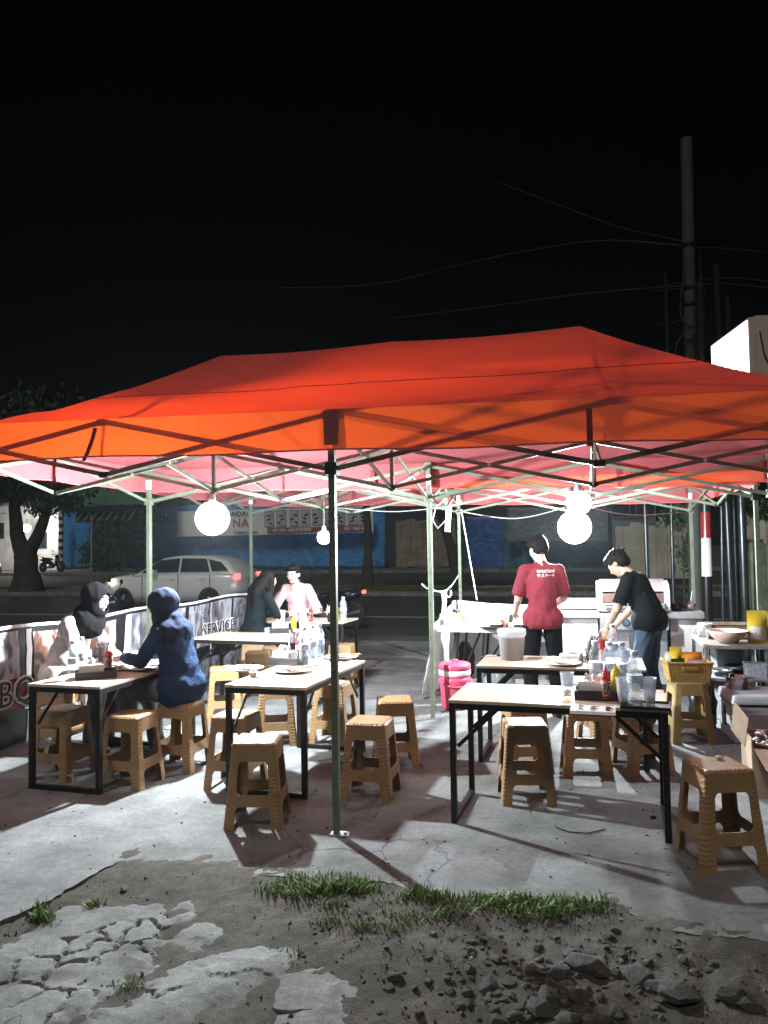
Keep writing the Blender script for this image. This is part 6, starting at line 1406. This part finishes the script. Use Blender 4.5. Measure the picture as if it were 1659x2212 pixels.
for i, (x, y, lab) in enumerate(((.05, .3, 'small white tub at the back of the steel rack top'), (.22, .12, 'second small white tub at the back of the steel rack top'))):
    t = thing('food_tub', lab, 'tub', on_r(x, y)); q = MB(); q.lathe([(0, 0), (.045, 0), (.055, .09), (.058, .09), (.052, .086), (.04, .006), (0, .006)], 20); q.build('tub', M_WHITEP, t)
pq = on_r(-.33, -.43, .22); t = thing('plastic_bag', 'black bag of wrappers hanging at the front leg of the steel rack', 'bag', pq); q = crumple((.06, .07, .19), 18, 61, .45); q.build('film', mat('black_film', (.01, .01, .01), .3, var=.1), t)
# cool box with steel pot
cl = atz(1588, 1609, 0); ca = R(-9); cx_ = Vector((math.cos(ca), math.sin(ca), 0)); cy_ = Vector((-cx_.y, cx_.x, 0)); cc = cl + cx_ * .36 + cy_ * .23
cb = thing('cool_box', 'white cool box with closed lid at the right edge', 'cool box', (cc.x, cc.y, 0), ca)
M_CB = mat('scuffed_white_plastic', (.60, .64, .68), .4, var=.1, vs=5)
q = MB(); q.box((0, 0, .15), (.70, .44, .29), top=1.03); q.build('body', M_CB, cb, bevel=.015)
q = MB(); q.box((0, 0, .302), (.70, .44, .014)); q.build('gasket', M_DARKP, cb)
q = MB(); q.box((0, 0, .345), (.74, .48, .07), top=.95); q.build('lid', M_CB, cb, bevel=.02)
for x in (-.17, .19): q = MB(); q.box((x, -.228, .16), (.27, .012, .17)); q.build('recessed_panel', M_CB, cb, bevel=.006)
q = MB(); q.box((-.36, .02, .18), (.02, .02, .16)); q.build('latch_strap', M_DARKP, cb)
t = thing('steel_pot', 'shiny steel pot standing on the cool box lid', 'pot', tuple(cc - cx_ * .24 + cy_ * .1 + Vector((0, 0, .381)))); q = MB(); q.lathe([(0, 0), (.085, 0), (.09, .095), (.097, .098), (.097, .102), (.088, .1), (.083, .006), (0, .006)], 28); q.build('pot', M_CHROME, t); q = MB(); q.path([(.09, 0, .08), (.13, .02, .085), (.13, -.02, .085), (.09, -.01, .08)], .006, 6); q.build('handle', M_CHROME, t)
t = thing('rubbish_bag', 'black rubbish bag crumpled beside the cool box', 'bag', tuple(cl - cx_ * .10 + cy_ * .55)); q = crumple((.11, .11, .2), 20, 33, .35); q.v = [(a, b, c + .19) for a, b, c in q.v]; q.build('film', mat('black_film', (.01, .01, .01), .3, var=.1), t)
t = thing('rubbish_bag', 'dark bluish bag at the right edge behind the cool box', 'bag', tuple(cc + cx_ * .2 + cy_ * .2 + Vector((0, 0, .381)))); q = crumple((.12, .1, .13), 20, 36, .35); q.v = [(a, b, c + .1) for a, b, c in q.v]; q.build('film', mat('dark_blue_film', (.02, .03, .06), .25, var=.1), t)
# cardboard box
bxp = atz(1625, 1722, 0); ca = R(-16); cx_ = Vector((math.cos(ca), math.sin(ca), 0)); cy_ = Vector((-cx_.y, cx_.x, 0)); cc = bxp + cx_ * .24 + cy_ * .2
M_CARD = mat('brown_cardboard', (.42, .32, .23), .85, var=.12, vs=5)
cbx = thing('cardboard_box', 'torn open brown cardboard box with foil packs at the right edge', 'box', (cc.x, cc.y, 0), ca)
for x, y, w, d, h in ((0, -.2, .46, .008, .3), (0, .2, .46, .008, .33), (-.23, 0, .008, .4, .36), (.23, 0, .008, .4, .33)): q = MB(); q.box((x, y, h / 2), (w, d, h)); q.build('wall', M_CARD, cbx)
q = MB(); q.box((0, 0, .006), (.46, .4, .01)); q.build('bottom', M_CARD, cbx)
q = MB(); q.beam((-.235, -.05, .36), (-.30, .05, .45), .3, .006, 0, (1, 0, 0)); q.build('flap', M_CARD, cbx)
q = MB(); q.add([(-.22, -.2, .3), (.2, -.2, .3), (.16, -.33, .22), (-.17, -.31, .2), (-.22, -.206, .294), (.2, -.206, .294), (.16, -.333, .214), (-.17, -.313, .194)], [(0, 1, 2, 3), (7, 6, 5, 4), (0, 4, 5, 1), (1, 5, 6, 2), (2, 6, 7, 3), (3, 7, 4, 0)]); q.build('flap', M_CARD, cbx)
for i, (x, y) in enumerate(((-.08, .05), (.1, 0), (.02, .1))):
    t = thing('foil_pack', ['silver foil pack lying at the left in the cardboard box', 'silver foil pack lying at the right in the cardboard box', 'silver foil pack lying at the back of the cardboard box'][i], 'packet', tuple(cc + cx_ * x + cy_ * y + Vector((0, 0, .30)))); q = crumple((.13, .09, .06), 20, 40 + i, .4); q.build('foil', mat('silver_foil', (.7, .71, .73), .22, .9, var=.1, bump=.5, bs=25), t)
# low things under the rack and on the floor
p = atz(1470, 1545, 0); t = thing('steel_tin', 'square steel tin on the ground behind the mustard stool', 'tin', (p.x + .08, p.y + .12, 0), R(-20)); q = MB(); q.box((0, 0, .13), (.16, .12, .26)); q.build('body', M_STEEL, t, bevel=.01); q = MB(); q.tube((.03, 0, .26), (.03, 0, .29), .022, n=12); q.build('cap', M_DARKP, t)
p = atz(1350, 1805, 0); 
q = MB(); q.path([atz(x, y, .006) for x, y in ((1200, 1783), (1203, 1788), (1230, 1797), (1270, 1800), (1300, 1793), (1306, 1790))], .0035, 6); tag(q.build('rubber_strap', M_RUBBER), 'thin dark curved strap lying on the concrete before the front right table', 'strap')
p = atz(1411, 1768, 0); q = MB(); q.box((p.x, p.y, .008), (.03, .018, .016), .3); tag(q.build('bottle_cap', M_DARKP, bevel=.003), 'small black scrap on the concrete left of the right table leg', 'scrap')
p = atz(597, 1806, 0); q = MB(); q.path([atz(594, 1793, .004), atz(604, 1813, .004)], .005, 6); tag(q.build('drinking_straw', M_PAPER), 'short white straw on the concrete by the nearest stool', 'straw')
for i, (x, y, lab) in enumerate(((368, 1575, 'crumpled white tissue under the stool of the denim jacket'), (272, 1600, 'crumpled tissue on the floor under the left table'), (1554, 1637, 'small white scrap on the seat of the dark front stool'))):
    p = atz(x, y, 0 if i < 2 else HS + .003); r = .05 if i < 2 else .018; t = thing('tissue', lab, 'tissue', (p.x, p.y, p.z)); q = crumple((r, r * .7, r * .4), 14, 50 + i, .5); q.v = [(a, b, c + r * .25) for a, b, c in q.v]; q.build('paper', M_PAPER, t)
# ------------------------------------------------------------------ people
M_SKIN = mat('skin', (.55, .36, .26), .5, var=.06, vs=8); M_SKINL = mat('pale_skin', (.62, .44, .35), .5, var=.05, vs=8); M_LIP = mat('lips', (.42, .16, .14), .45, var=.05)
M_HAIR = mat('black_hair', (.005, .0045, .004), .6, var=.4, vs=60, bump=.3, bs=120, spec=.12); M_EYE = mat('dark_eye', (.02, .015, .012), .2, var=0)
def cap_mesh(k, p0, p1, r0, r1, n=14):
    p0, p1 = Vector(p0), Vector(p1); d = p1 - p0; L = d.length
    if L < 1e-5: k.ball(p0, r0, n, 10); return
    d.normalize(); x = d.cross(Vector((.3, .5, .81))).normalized(); y = d.cross(x); vs = []; fs = []; rings = []
    for i in range(1, 6): a = -math.pi / 2 + math.pi / 2 * i / 5; rings.append((p0 + d * (r0 * math.sin(a)), r0 * math.cos(a)))
    for i in range(0, 5): a = math.pi / 2 * i / 5; rings.append((p1 + d * (r1 * math.sin(a)), r1 * math.cos(a)))
    vs.append(p0 - d * r0)
    for c, r in rings:
        for j in range(n): t = 2 * math.pi * j / n; vs.append(c + (x * math.cos(t) + y * math.sin(t)) * r)
    vs.append(p1 + d * r1); e = len(vs) - 1
    for j in range(n):
        q = (j + 1) % n; fs.append((0, 1 + q, 1 + j)); fs.append((e, e - n + j, e - n + q))
        for i in range(len(rings) - 1): a = 1 + i * n; fs.append((a + j, a + q, a + n + q, a + n + j))
    k.add(vs, fs, 0, True)
def skin(name, prims, mats, voxel=.011, smooth=4, parent=None, wr=0.0, wf=(9, 9, 5), cut=None, seed=0, solidify=0):
    k = MB()
    for p in prims:
        if p[0] == 'c': cap_mesh(k, p[1], p[2], p[3], p[4])
        else: k.ball((0, 0, 0), p[2], 16, 12, 0, Matrix.Translation(p[1]) @ (p[3].to_4x4() if p[3] else Matrix()))
    me = k.mesh(name, mats); o = bpy.data.objects.new('tmp', me); col.objects.link(o)
    bm = bmesh.new(); bm.from_mesh(me); bmesh.ops.recalc_face_normals(bm, faces=bm.faces); bm.to_mesh(me); bm.free()
    md = o.modifiers.new('r', 'REMESH'); md.mode = 'VOXEL'; md.voxel_size = voxel
    r = bpy.data.meshes.new_from_object(o.evaluated_get(bpy.context.evaluated_depsgraph_get())); bpy.data.objects.remove(o)
    bm = bmesh.new(); bm.from_mesh(r)
    for _ in range(smooth): bmesh.ops.smooth_vert(bm, verts=bm.verts, factor=.5, use_axis_x=True, use_axis_y=True, use_axis_z=True)
    if wr > 0:
        bm.normal_update()
        for v in bm.verts:
            c = v.co; f = fbm((c.x * wf[0] + seed, c.y * wf[1] + c.z * 4, c.z * wf[2]), 1.6); f = 1 - 2 * abs(f)
            v.co += v.normal * wr * f
    if cut: bmesh.ops.delete(bm, geom=[f for f in bm.faces if cut(f.calc_center_median())], context='FACES')
    ml = mats if isinstance(mats, (list, tuple)) else [mats]
    if len(ml) > 1:
        def dist(p, c):
            if p[0] == 'c':
                a, b = Vector(p[1]), Vector(p[2]); d = b - a; t = max(0, min(1, (c - a).dot(d) / max(d.length_squared, 1e-9))); return (c - a - d * t).length - (p[3] + (p[4] - p[3]) * t)
            q = (p[3].transposed() @ (c - Vector(p[1]))) if p[3] else c - Vector(p[1]); return (math.sqrt(sum((q[i] / p[2][i]) ** 2 for i in range(3))) - 1) * min(p[2])
        special = [p for p in prims if p[-1] != 0]
        for f in bm.faces:
            c = f.calc_center_median(); best = min(special, key=lambda p: dist(p, c)) if special else None
            f.material_index = best[-1] if best and dist(best, c) < .0022 else 0
    for f in bm.faces: f.smooth = True
    r.materials.clear()
    bm.to_mesh(r); bm.free()
    for m in ml: r.materials.append(m)
    if solidify: r = solid(r, solidify)
    return link(name, r, parent)
def frame(fwd, up=(0, 0, 1)):
    f = Vector(fwd).normalized(); x = f.cross(Vector(up)).normalized(); u = x.cross(f); return Matrix((x, f, u)).transposed()
def C(a, b, r0, r1=None, m=0): return ('c', Vector(a), Vector(b), r0, r0 if r1 is None else r1, m)
def EL(c, r, rot=None, m=0): return ('e', Vector(c), r, rot, m)
def head_prims(c, Rm):
    T = lambda x, y, z: Vector(c) + Rm @ Vector((x, y, z))
    P = [EL(T(0, -.012, .03), (.074, .093, .083), Rm), EL(T(0, .02, -.03), (.060, .068, .075), Rm), EL(T(0, .045, -.078), (.034, .034, .026), Rm), EL(T(0, .055, .0), (.06, .035, .05), Rm),
         C(T(0, .086, .018), T(0, .101, -.018), .009, .014), C(T(-.012, .09, -.021), T(.012, .09, -.021), .009), C(T(-.04, .072, .026), T(.04, .072, .026), .013), EL(T(-.04, .058, -.012), (.022, .022, .02), Rm), EL(T(.04, .058, -.012), (.022, .022, .02), Rm),
         C(T(-.02, .083, -.049), T(.02, .083, -.049), .0085, None, 1), C(T(-.014, .08, -.058), T(.014, .08, -.058), .0085, None, 1)]
    for s in (-1, 1): P.append(EL(T(s * .077, -.012, -.002), (.011, .02, .032), Rm))
    return P
def hand_prims(w, fdir, pal, side, curl=.5):
    f = Vector(fdir).normalized(); n = (Vector(pal) - f * Vector(pal).dot(f)).normalized(); s = f.cross(n) * side; w = Vector(w); P = []
    P.append(C(w, w + f * .035, .024, .028)); P.append(EL(w + f * .055, (.040, .046, .016), Matrix((s, f, n)).transposed()))
    for i, (o, l) in enumerate(((.029, .068), (.0098, .077), (-.0098, .071), (-.028, .056))):
        p = w + f * .09 + s * o; d = f.copy(); 
        for j, q in enumerate((.45, .32, .23)):
            a = curl * (.5 + .45 * j); d = (f * math.cos(a) + n * math.sin(a) + s * o * .6).normalized(); e = p + d * l * q; P.append(C(p, e, .0092 - .0008 * j, .0086 - .0008 * j)); p = e
    b = w + f * .025 + s * .028; m_ = b + (f * .6 + s * .75 + n * .25).normalized() * .042; e = m_ + (f * .9 + s * .1 + n * .45).normalized() * .034
    P += [C(b, m_, .014, .011), C(m_, e, .0105, .0085)]; return P
def person(label, loc, rz, J, sk, hand_curl=.6, face=False, shorts=False):
    P = [EL(J['pelvis'], (.14, .105, .12)), C(J['pelvis'], J['waist'], .11, .105), C(J['waist'], J['chest'], .105, .112), EL(J['chest'], (.135, .095, .145), frame(Vector((0, 1, 0)), Vector(J['neck']) - Vector(J['chest']))),
         C(J['chest'], J['neck'], .10, .06), C(J['shL'], J['shR'], .050, .050), C(J['neck'], Vector(J['head']) + Vector((0, -.015, -.03)), .053, .05)]
    Rm = frame(J['look']); P += head_prims(J['head'], Rm)
    for s in 'LR':
        sd = -1 if s == 'L' else 1
        P += [C(J['sh' + s], J['el' + s], .052, .038), C(J['el' + s], J['wr' + s], .037, .025), C(J['hip' + s], J['kn' + s], .076, .050), C(J['kn' + s], J['an' + s], .048, .035)]
        fd = J.get('fd' + s) or (Vector(J['wr' + s]) - Vector(J['el' + s])); P += hand_prims(J['wr' + s], fd, J.get('pl' + s, (0, 0, -1)), sd * (1 if s == 'R' else 1), hand_curl)
        a = Vector(J['an' + s]); P += [C(a, a + Vector((0, .0, -.03)), .037, .04), C(a + Vector((0, -.03, -.045)), a + Vector((0, .13, -.05)), .034, .026)]
    o = skin('person', P, [sk, M_LIP], .0085, 3, None); o.location = loc; o.rotation_euler = (0, 0, rz); tag(o, label, 'person')
    if face:
        T = lambda x, y, z: Vector(J['head']) + Rm @ Vector((x, y, z))
        for s in (-1, 1):
            k = MB(); k.ball((0, 0, 0), (.0135, .006, .0065), 12, 8, 0, Matrix.Translation(T(s * .031, .0835, .010)) @ Rm.to_4x4()); k.build('eye', M_EYE, o)
            k = MB(); k.path([T(s * .014, .089, .027), T(s * .032, .0885, .033), T(s * .05, .077, .028)], .0042, 6); k.build('eyebrow', M_HAIR, o)
    return o
def trousers(o, J, m, name='trousers', loose=1.0, low=.06, wr=.006, seed=0):
    P = [EL(J['pelvis'], (.150 * loose, .118 * loose, .11)), C(J['pelvis'], Vector(J['pelvis']).lerp(Vector(J['waist']), .25), .118 * loose, .112)]
    for s in 'LR':
        a = Vector(J['kn' + s]); b = Vector(J['an' + s]); e = a.lerp(b, 1 - low)
        P += [C(J['hip' + s], J['kn' + s], .090 * loose, .068 * loose), C(a, e, .071 * loose, .058 * loose)]
    return skin(name, P, m, .012, 4, o, wr, (14, 14, 5), None, seed)
def shirt(o, J, m, name='shirt', loose=1.0, sleeve=.8, hem=None, wr=.006, full=False, seed=0, m2=None):
    w = Vector(J['waist']); p = Vector(J['pelvis']); h = hem if hem is not None else p
    P = [C(h, w, .138 * loose, .128 * loose), C(Vector(h) + Vector((-.05, 0, 0)), Vector(h) + Vector((.05, 0, 0)), .142 * loose), C(w + Vector((-.03, 0, 0)), J['chest'], .117 * loose, .122), C(w + Vector((.03, 0, 0)), J['chest'], .117 * loose, .122), EL(J['chest'], (.150 * loose, .115 * loose, .155), frame(Vector((0, 1, 0)), Vector(J['neck']) - Vector(J['chest']))),
         C(J['shL'], J['shR'], .060), C(J['chest'], Vector(J['neck']) + Vector((0, 0, -.02)), .12, .068)]
    for s in 'LR':
        a, b, c = Vector(J['sh' + s]), Vector(J['el' + s]), Vector(J['wr' + s]); out = Vector((-.01 if s == 'L' else .01, 0, -.012))
        if full: P += [C(a, b, .060, .050), C(b, b.lerp(c, .9), .049, .038)]
        else: P += [C(a, a.lerp(b, sleeve) + out, .060, .064 * (.6 + .4 * loose))]
    nk, hd = Vector(J['neck']), Vector(J['head']); hz = Vector(h).z - .085
    cuts = []
    if not full:
        for s in 'LR':
            a, b = Vector(J['sh' + s]), Vector(J['el' + s]); d = (b - a).normalized(); q = a.lerp(b, sleeve) + d * .02; cuts.append((q, d))
    ax = (hd - nk).normalized()
    def cut(c):
        if (c - nk).dot(ax) > .012 and (c - nk).length < .12: return True
        for q, d in cuts:
            if (c - q).dot(d) > 0 and (c - q).length < .13: return True
        return hem is not None and c.z < hz
    return skin(name, P, m, .012, 4, o, wr, (11, 11, 6), cut, seed, .006)
def short_hair(o, J, puff=1.0, seed=0, spiky=0.0):
    Rm = frame(J['look']); T = lambda x, y, z: Vector(J['head']) + Rm @ Vector((x, y, z)); rnd = random.Random(seed)
    P = [EL(T(0, -.02, .045), (.083 * puff, .098 * puff, .085 * puff), Rm), EL(T(0, -.055, .0), (.080, .066, .074), Rm), EL(T(0, .045, .088), (.070, .050, .036), Rm)]
    for i in range(26):
        a = rnd.uniform(0, 6.28); e = rnd.uniform(.2, 1.4); d = Vector((math.cos(a) * math.cos(e), math.sin(a) * math.cos(e) - .1, math.sin(e))); b = Vector((0, -.02, .045)) + Vector((d.x * .078, d.y * .09, d.z * .08)); q = b + d * (.012 + spiky * rnd.uniform(.01, .035)) + Vector((rnd.uniform(-.012, .012), rnd.uniform(-.012, .012), 0))
        P.append(C(T(*b), T(*q), .014, .006))
    iv = Rm.transposed()
    def cut(c): q = iv @ (c - Vector(J['head'])); return q.y > .045 and q.z < .052 or q.z < -.062 or (q.y > .005 and q.z < .02)
    return skin('hair', P, M_HAIR, .0075, 2, o, .002, (40, 40, 12), cut, seed, .004)
def shoes(o, J, m):
    for s in 'LR':
        a = Vector(J['an' + s]); skin('shoe', [C(a + Vector((0, -.04, -.045)), a + Vector((0, .14, -.05)), .043, .036), C(a, a + Vector((0, 0, -.03)), .045, .045)], m, .01, 2, o)
def seated(lean=.12, hands=((-.12, .42, .765), (.12, .42, .765)), look=(0, 1, -.25), hx=0.0, up=0.0, an_y=.34):
    return dict(pelvis=(0, 0, .585), waist=(0, lean * .25, .73), chest=(0, lean * .8, .94 + up), neck=(hx * .5, lean * 1.5, 1.08 + up), head=(hx, lean * 2.0 + .02, 1.205 + up), look=look,
                shL=(-.152, lean * 1.15, 1.02 + up), shR=(.152, lean * 1.15, 1.02 + up), elL=(-.215, lean + .12, .79), elR=(.215, lean + .12, .79), wrL=hands[0], wrR=hands[1],
                hipL=(-.09, .03, .57), hipR=(.09, .03, .57), knL=(-.13, .42, .55), knR=(.13, .42, .55), anL=(-.13, an_y, .085), anR=(.13, an_y, .085))
def headscarf(o, J, m, drape, seed=0, name='headscarf'):
    Rm = frame(J['look']); T = lambda x, y, z: Vector(J['head']) + Rm @ Vector((x, y, z))
    P = [EL(T(0, -.02, .035), (.106, .122, .106), Rm), EL(T(0, -.01, -.04), (.098, .095, .09), Rm), EL(T(0, .035, .07), (.075, .065, .05), Rm), C(T(0, .01, -.08), Vector(J['neck']) + Vector((0, .0, .0)), .088, .10)]
    for a, b, r0, r1 in drape: P.append(C(a, b, r0, r1))
    iv = Rm.transposed()
    def cut(c): q = iv @ (c - Vector(J['head'])); return q.y > .035 and (q.x / .056) ** 2 + ((q.z + .012) / .074) ** 2 < 1
    return skin(name, P, m, .0095, 3, o, .0065, (13, 13, 7), cut, seed, .005)

# --- woman in black headscarf, far side of the left table, facing right
M_CREAMT = print_mat('cream_patterned_cloth', [(.08, .06, .05), (.62, .56, .46), (.70, .66, .58), (.74, .72, .66)], 11)
J = seated(.15, ((-.10, .40, .78), (.14, .36, .78)), (.12, 1, -.12)); pp1 = Vector((-2.66, 6.34, 0))
STOOL.put((pp1.x, pp1.y, 0), R(-14), 'ochre stool under the woman in the black headscarf, beside the banner', G_ST)
P1 = person('woman in black headscarf and cream patterned top seated behind the left table', tuple(pp1), R(-101), J, M_SKINL, .5, True)
trousers(P1, J, mat('black_trousers', (.015, .015, .017), .7), seed=1); shirt(P1, J, M_CREAMT, 'top', 1.05, full=True, seed=2, wr=.007); shoes(P1, J, M_BLACK)
nk = Vector(J['neck'])
headscarf(P1, J, mat('black_headscarf', (.006, .006, .007), .9, spec=.08), [(nk + Vector((0, .0, -.02)), nk + Vector((0, .02, -.06)), .105, .13), (nk + Vector((-.05, .02, -.05)), nk + Vector((.05, .02, -.05)), .11, .11), (nk + Vector((0, .07, -.06)), nk + Vector((.0, .09, -.13)), .075, .05)], 3)
# --- woman in denim jacket and navy headscarf, seen from behind
p = atz(392, 1513, HS); J = seated(.075, ((-.10, .46, .79), (.10, .47, .79)), (-.18, 1, -.22), -.01, -.035)
P2 = person('woman in navy headscarf and blue denim jacket, back to us, at the left table', (p.x, p.y, 0), R(66), J, M_SKIN, .9)
trousers(P2, J, mat('grey_trousers', (.10, .11, .12), .8), seed=4, wr=.008)
M_DENIM = mat('blue_denim', (.019, .042, .10), .9, spec=.15, var=.25, vs=6, bump=.5, bs=90, c2=(.013, .03, .07))
jk = shirt(P2, J, M_DENIM, 'jacket', 1.08, full=True, seed=5, wr=.007); shoes(P2, J, M_BLACK)
skin('jacket_waistband', [C((-.06, .0, .60), (.06, .0, .60), .138, .138)], M_DENIM, .012, 3, jk, .006, (50, 50, 2), lambda c: c.z > .645 or c.z < .585)
nk = Vector(J['neck'])
headscarf(P2, J, mat('navy_headscarf', (.012, .018, .036), .9, var=.12, spec=.08), [(nk + Vector((0, -.02, .0)), nk + Vector((0, -.05, -.07)), .105, .135), (nk + Vector((-.08, -.03, -.06)), nk + Vector((.08, -.03, -.06)), .105, .105), (nk + Vector((-.05, -.07, -.10)), nk + Vector((.05, -.07, -.10)), .095, .095), (nk + Vector((-.02, -.085, -.14)), nk + Vector((.03, -.10, -.25)), .085, .055)], 6)
# --- woman with long hair
J = seated(.1, ((-.10, .40, .79), (.14, .40, .78)), (.05, 1, -.12)); pl3 = Vector((-1.60, 9.3, 0))
STOOL.put((pl3.x, pl3.y, 0), R(10), 'ochre stool under the woman with long black hair', G_ST)
P3 = person('woman with long black hair in a charcoal top, back to us, at the far table', tuple(pl3), R(-52), J, M_SKINL, .6)
trousers(P3, J, mat('light_jeans', (.36, .45, .60), .8, var=.15, vs=8, bump=.2, bs=80), seed=7); shirt(P3, J, mat('charcoal_top', (.010, .016, .019), .9, var=.15, spec=.1), 'top', 1.0, full=True, seed=8, wr=.004); shoes(P3, J, M_WHITEP)
hd, nk = Vector(J['head']), Vector(J['neck']); Rm = frame(J['look'])
iv3 = Rm.transposed(); hd3 = hd.copy()
skin('hair', [EL(hd + Rm @ Vector((0, -.02, .04)), (.088, .104, .092), Rm), C(hd + Vector((0, -.06, 0)), nk + Vector((0, -.11, .0)), .09, .095), C(nk + Vector((-.04, -.11, .0)), nk + Vector((-.03, -.17, -.24)), .075, .05), C(nk + Vector((.04, -.11, .0)), nk + Vector((.05, -.16, -.27)), .075, .05), C(hd + Vector((.06, .0, .0)), nk + Vector((.10, .03, -.1)), .045, .04), C(hd + Vector((-.06, .0, .0)), nk + Vector((-.10, .03, -.1)), .045, .04)], M_HAIR, .009, 3, P3, .004, (34, 34, 3), lambda c: (iv3 @ (c - hd3)).y > .04 and abs((iv3 @ (c - hd3)).x) < .055 and -.2 < (iv3 @ (c - hd3)).z < .065, 9, .005)
# --- man in pink
J = seated(.13, ((-.16, .36, .79), (.20, .30, .79)), (.25, 1, -.10), .0, .05); J['elL'] = (-.30, .25, .80); J['elR'] = (.31, .22, .80)
J['wrL'] = (-.08, .40, .80); J['wrR'] = (.12, .36, .79)
pl4 = Vector((-1.11, 10.12, 0)); STOOL.put((pl4.x, pl4.y, 0), R(-14), 'ochre stool under the man in the pink shirt', G_ST)
P4 = person('man in a loose pale pink T-shirt seated facing us at the far table', tuple(pl4), R(180 - 12), J, M_SKINL, .7, True)
trousers(P4, J, mat('black_trousers', (.015, .015, .017), .7), seed=10); shirt(P4, J, mat('pale_pink_cotton', (.68, .44, .45), .85, var=.06), 'tshirt', 1.12, .95, seed=11, wr=.006); short_hair(P4, J, 1.03, 12, .25); shoes(P4, J, M_BLACK)
# --- man in red T-shirt, standing with his back to us
J = dict(pelvis=(0, 0, .93), waist=(0, .0, 1.06), chest=(0, -.01, 1.25), neck=(0, .02, 1.41), head=(-.015, .085, 1.54), look=(-.38, .85, -.42), shL=(-.152, .0, 1.352), shR=(.152, .0, 1.352), elL=(-.215, .05, 1.09), elR=(.205, .04, 1.09), wrL=(-.22, .25, .97), wrR=(.15, .25, 1.01),
         hipL=(-.09, 0, .89), hipR=(.09, 0, .89), knL=(-.11, .02, .48), knR=(.11, .02, .48), anL=(-.12, -.01, .085), anR=(.12, -.01, .085), plL=(.6, .2, -.7), plR=(-.7, .2, -.6))
p5 = Vector((1.46, 7.2, 0))
P5 = person('man in a red T-shirt with white lettering standing with his back to us', tuple(p5), YAW + R(10), J, M_SKINL, .8)
trousers(P5, J, mat('black_cotton', (.006, .007, .009), .9, var=.2, spec=.1), 'trousers', 1.0, .1, .006, 13); sh = shirt(P5, J, mat('red_cotton', (.19, .014, .026), .85, var=.1, vs=4), 'tshirt', .96, .80, Vector((0, -.005, .90)), .007, False, 14); short_hair(P5, J, 1.09, 15, 0.0); shoes(P5, J, M_BLACK)
bm = bmesh.new(); bm.from_mesh(sh.data); bvh = BVHTree.FromBMesh(bm)
for tx, sz, z, bo in (('GYUSTEAK', .0345, 1.345, .0008), ('\u725b\u30b9\u30c6\u30fc\u30ad', .034, 1.306, .0004)):
    me = text_mesh(tx, sz, M_WHI, 0.0, 'CENTER', bo); b2 = bmesh.new(); b2.from_mesh(me); bmesh.ops.triangulate(b2, faces=b2.faces)
    bmesh.ops.subdivide_edges(b2, edges=[e for e in b2.edges if e.calc_length() > .008], cuts=1)
    for v in b2.verts:
        w = Vector((v.co.x + .03, -.4, z + v.co.y)); h = bvh.ray_cast(w, Vector((0, 1, 0))); v.co = (h[0] - Vector((0, .0035, 0))) if h[0] else Vector((w.x, -.14, w.z))
    b2.to_mesh(me); b2.free(); link('lettering', me, sh)
bm.free()
# --- man in black T-shirt bending forward
J = dict(pelvis=(0, -.08, .88), waist=(0, -.05, 1.0), chest=(0, .035, 1.175), neck=(0, .115, 1.315), head=(0, .205, 1.40), look=(.05, .75, -.68), shL=(-.148, .065, 1.262), shR=(.148, .065, 1.262), elL=(-.19, .15, 1.0), elR=(.19, .14, 1.0), wrL=(-.06, .30, .82), wrR=(.08, .29, .82),
         hipL=(-.085, -.07, .85), hipR=(.085, -.07, .85), knL=(-.10, .0, .46), knR=(.10, -.02, .46), anL=(-.11, -.06, .085), anR=(.11, -.10, .085), plL=(.7, .2, -.2), plR=(-.7, .2, -.2), fdL=(.1, .25, -.95), fdR=(-.1, .25, -.95))
p6 = Vector((2.31, 6.98, 0)); fw6 = (-U * .90 + V * .42)
P6 = person('man in a black T-shirt and jeans bending forward before the barbecue', tuple(p6), math.atan2(fw6.y, fw6.x) - math.pi / 2, J, M_SKIN, .9)
trousers(P6, J, mat('dark_blue_jeans', (.055, .085, .125), .9, spec=.15, var=.2, vs=7, bump=.3, bs=90, c2=(.045, .07, .11)), 'jeans', .98, .06, .008, 16); shirt(P6, J, mat('black_tshirt_cotton', (.007, .009, .011), .9, var=.2, spec=.12), 'tshirt', 1.02, .72, Vector((0, -.07, .90)), .006, False, 17); short_hair(P6, J, 1.09, 18, .6); shoes(P6, J, M_BLACK)
hp = P6.matrix_basis @ Vector((.0, .34, .66))
t = thing('folded_cloth', 'reddish brown folded cloth held in the hands of the bending man', 'cloth', tuple(hp), R(60)); k = MB()
k.sheet(lambda u, v: ((u - .5) * .19, (v - .5) * .03 + .012 * math.sin(u * 8), -.07 + .15 * v * (1 - .35 * abs(u - .5) * 2)), 10, 8); me = solid(k.mesh('cloth', mat('brown_cloth', (.34, .10, .06), .8, var=.2)), .012); link('cloth', me, t)
# ------------------------------------------------------------------ thin haze added to put a bloom round the bulbs
hz_m = bpy.data.materials.new('thin_haze'); hz_m.use_nodes = True; nt = hz_m.node_tree; nt.nodes.clear()
out = N(nt, 'ShaderNodeOutputMaterial'); pv = N(nt, 'ShaderNodeVolumePrincipled', Density=0.0005, Anisotropy=0.6); pv.inputs['Color'].default_value = (.9, .95, 1, 1)
nt.links.new(pv.outputs[0], out.inputs['Volume'])
k = MB(); k.box((0, 150, 4.3), (340, 420, 11.0)); hz = k.build('haze', hz_m); tag(hz, 'thin haze added around the stall to make the bulbs bloom', None, None, 'stuff')
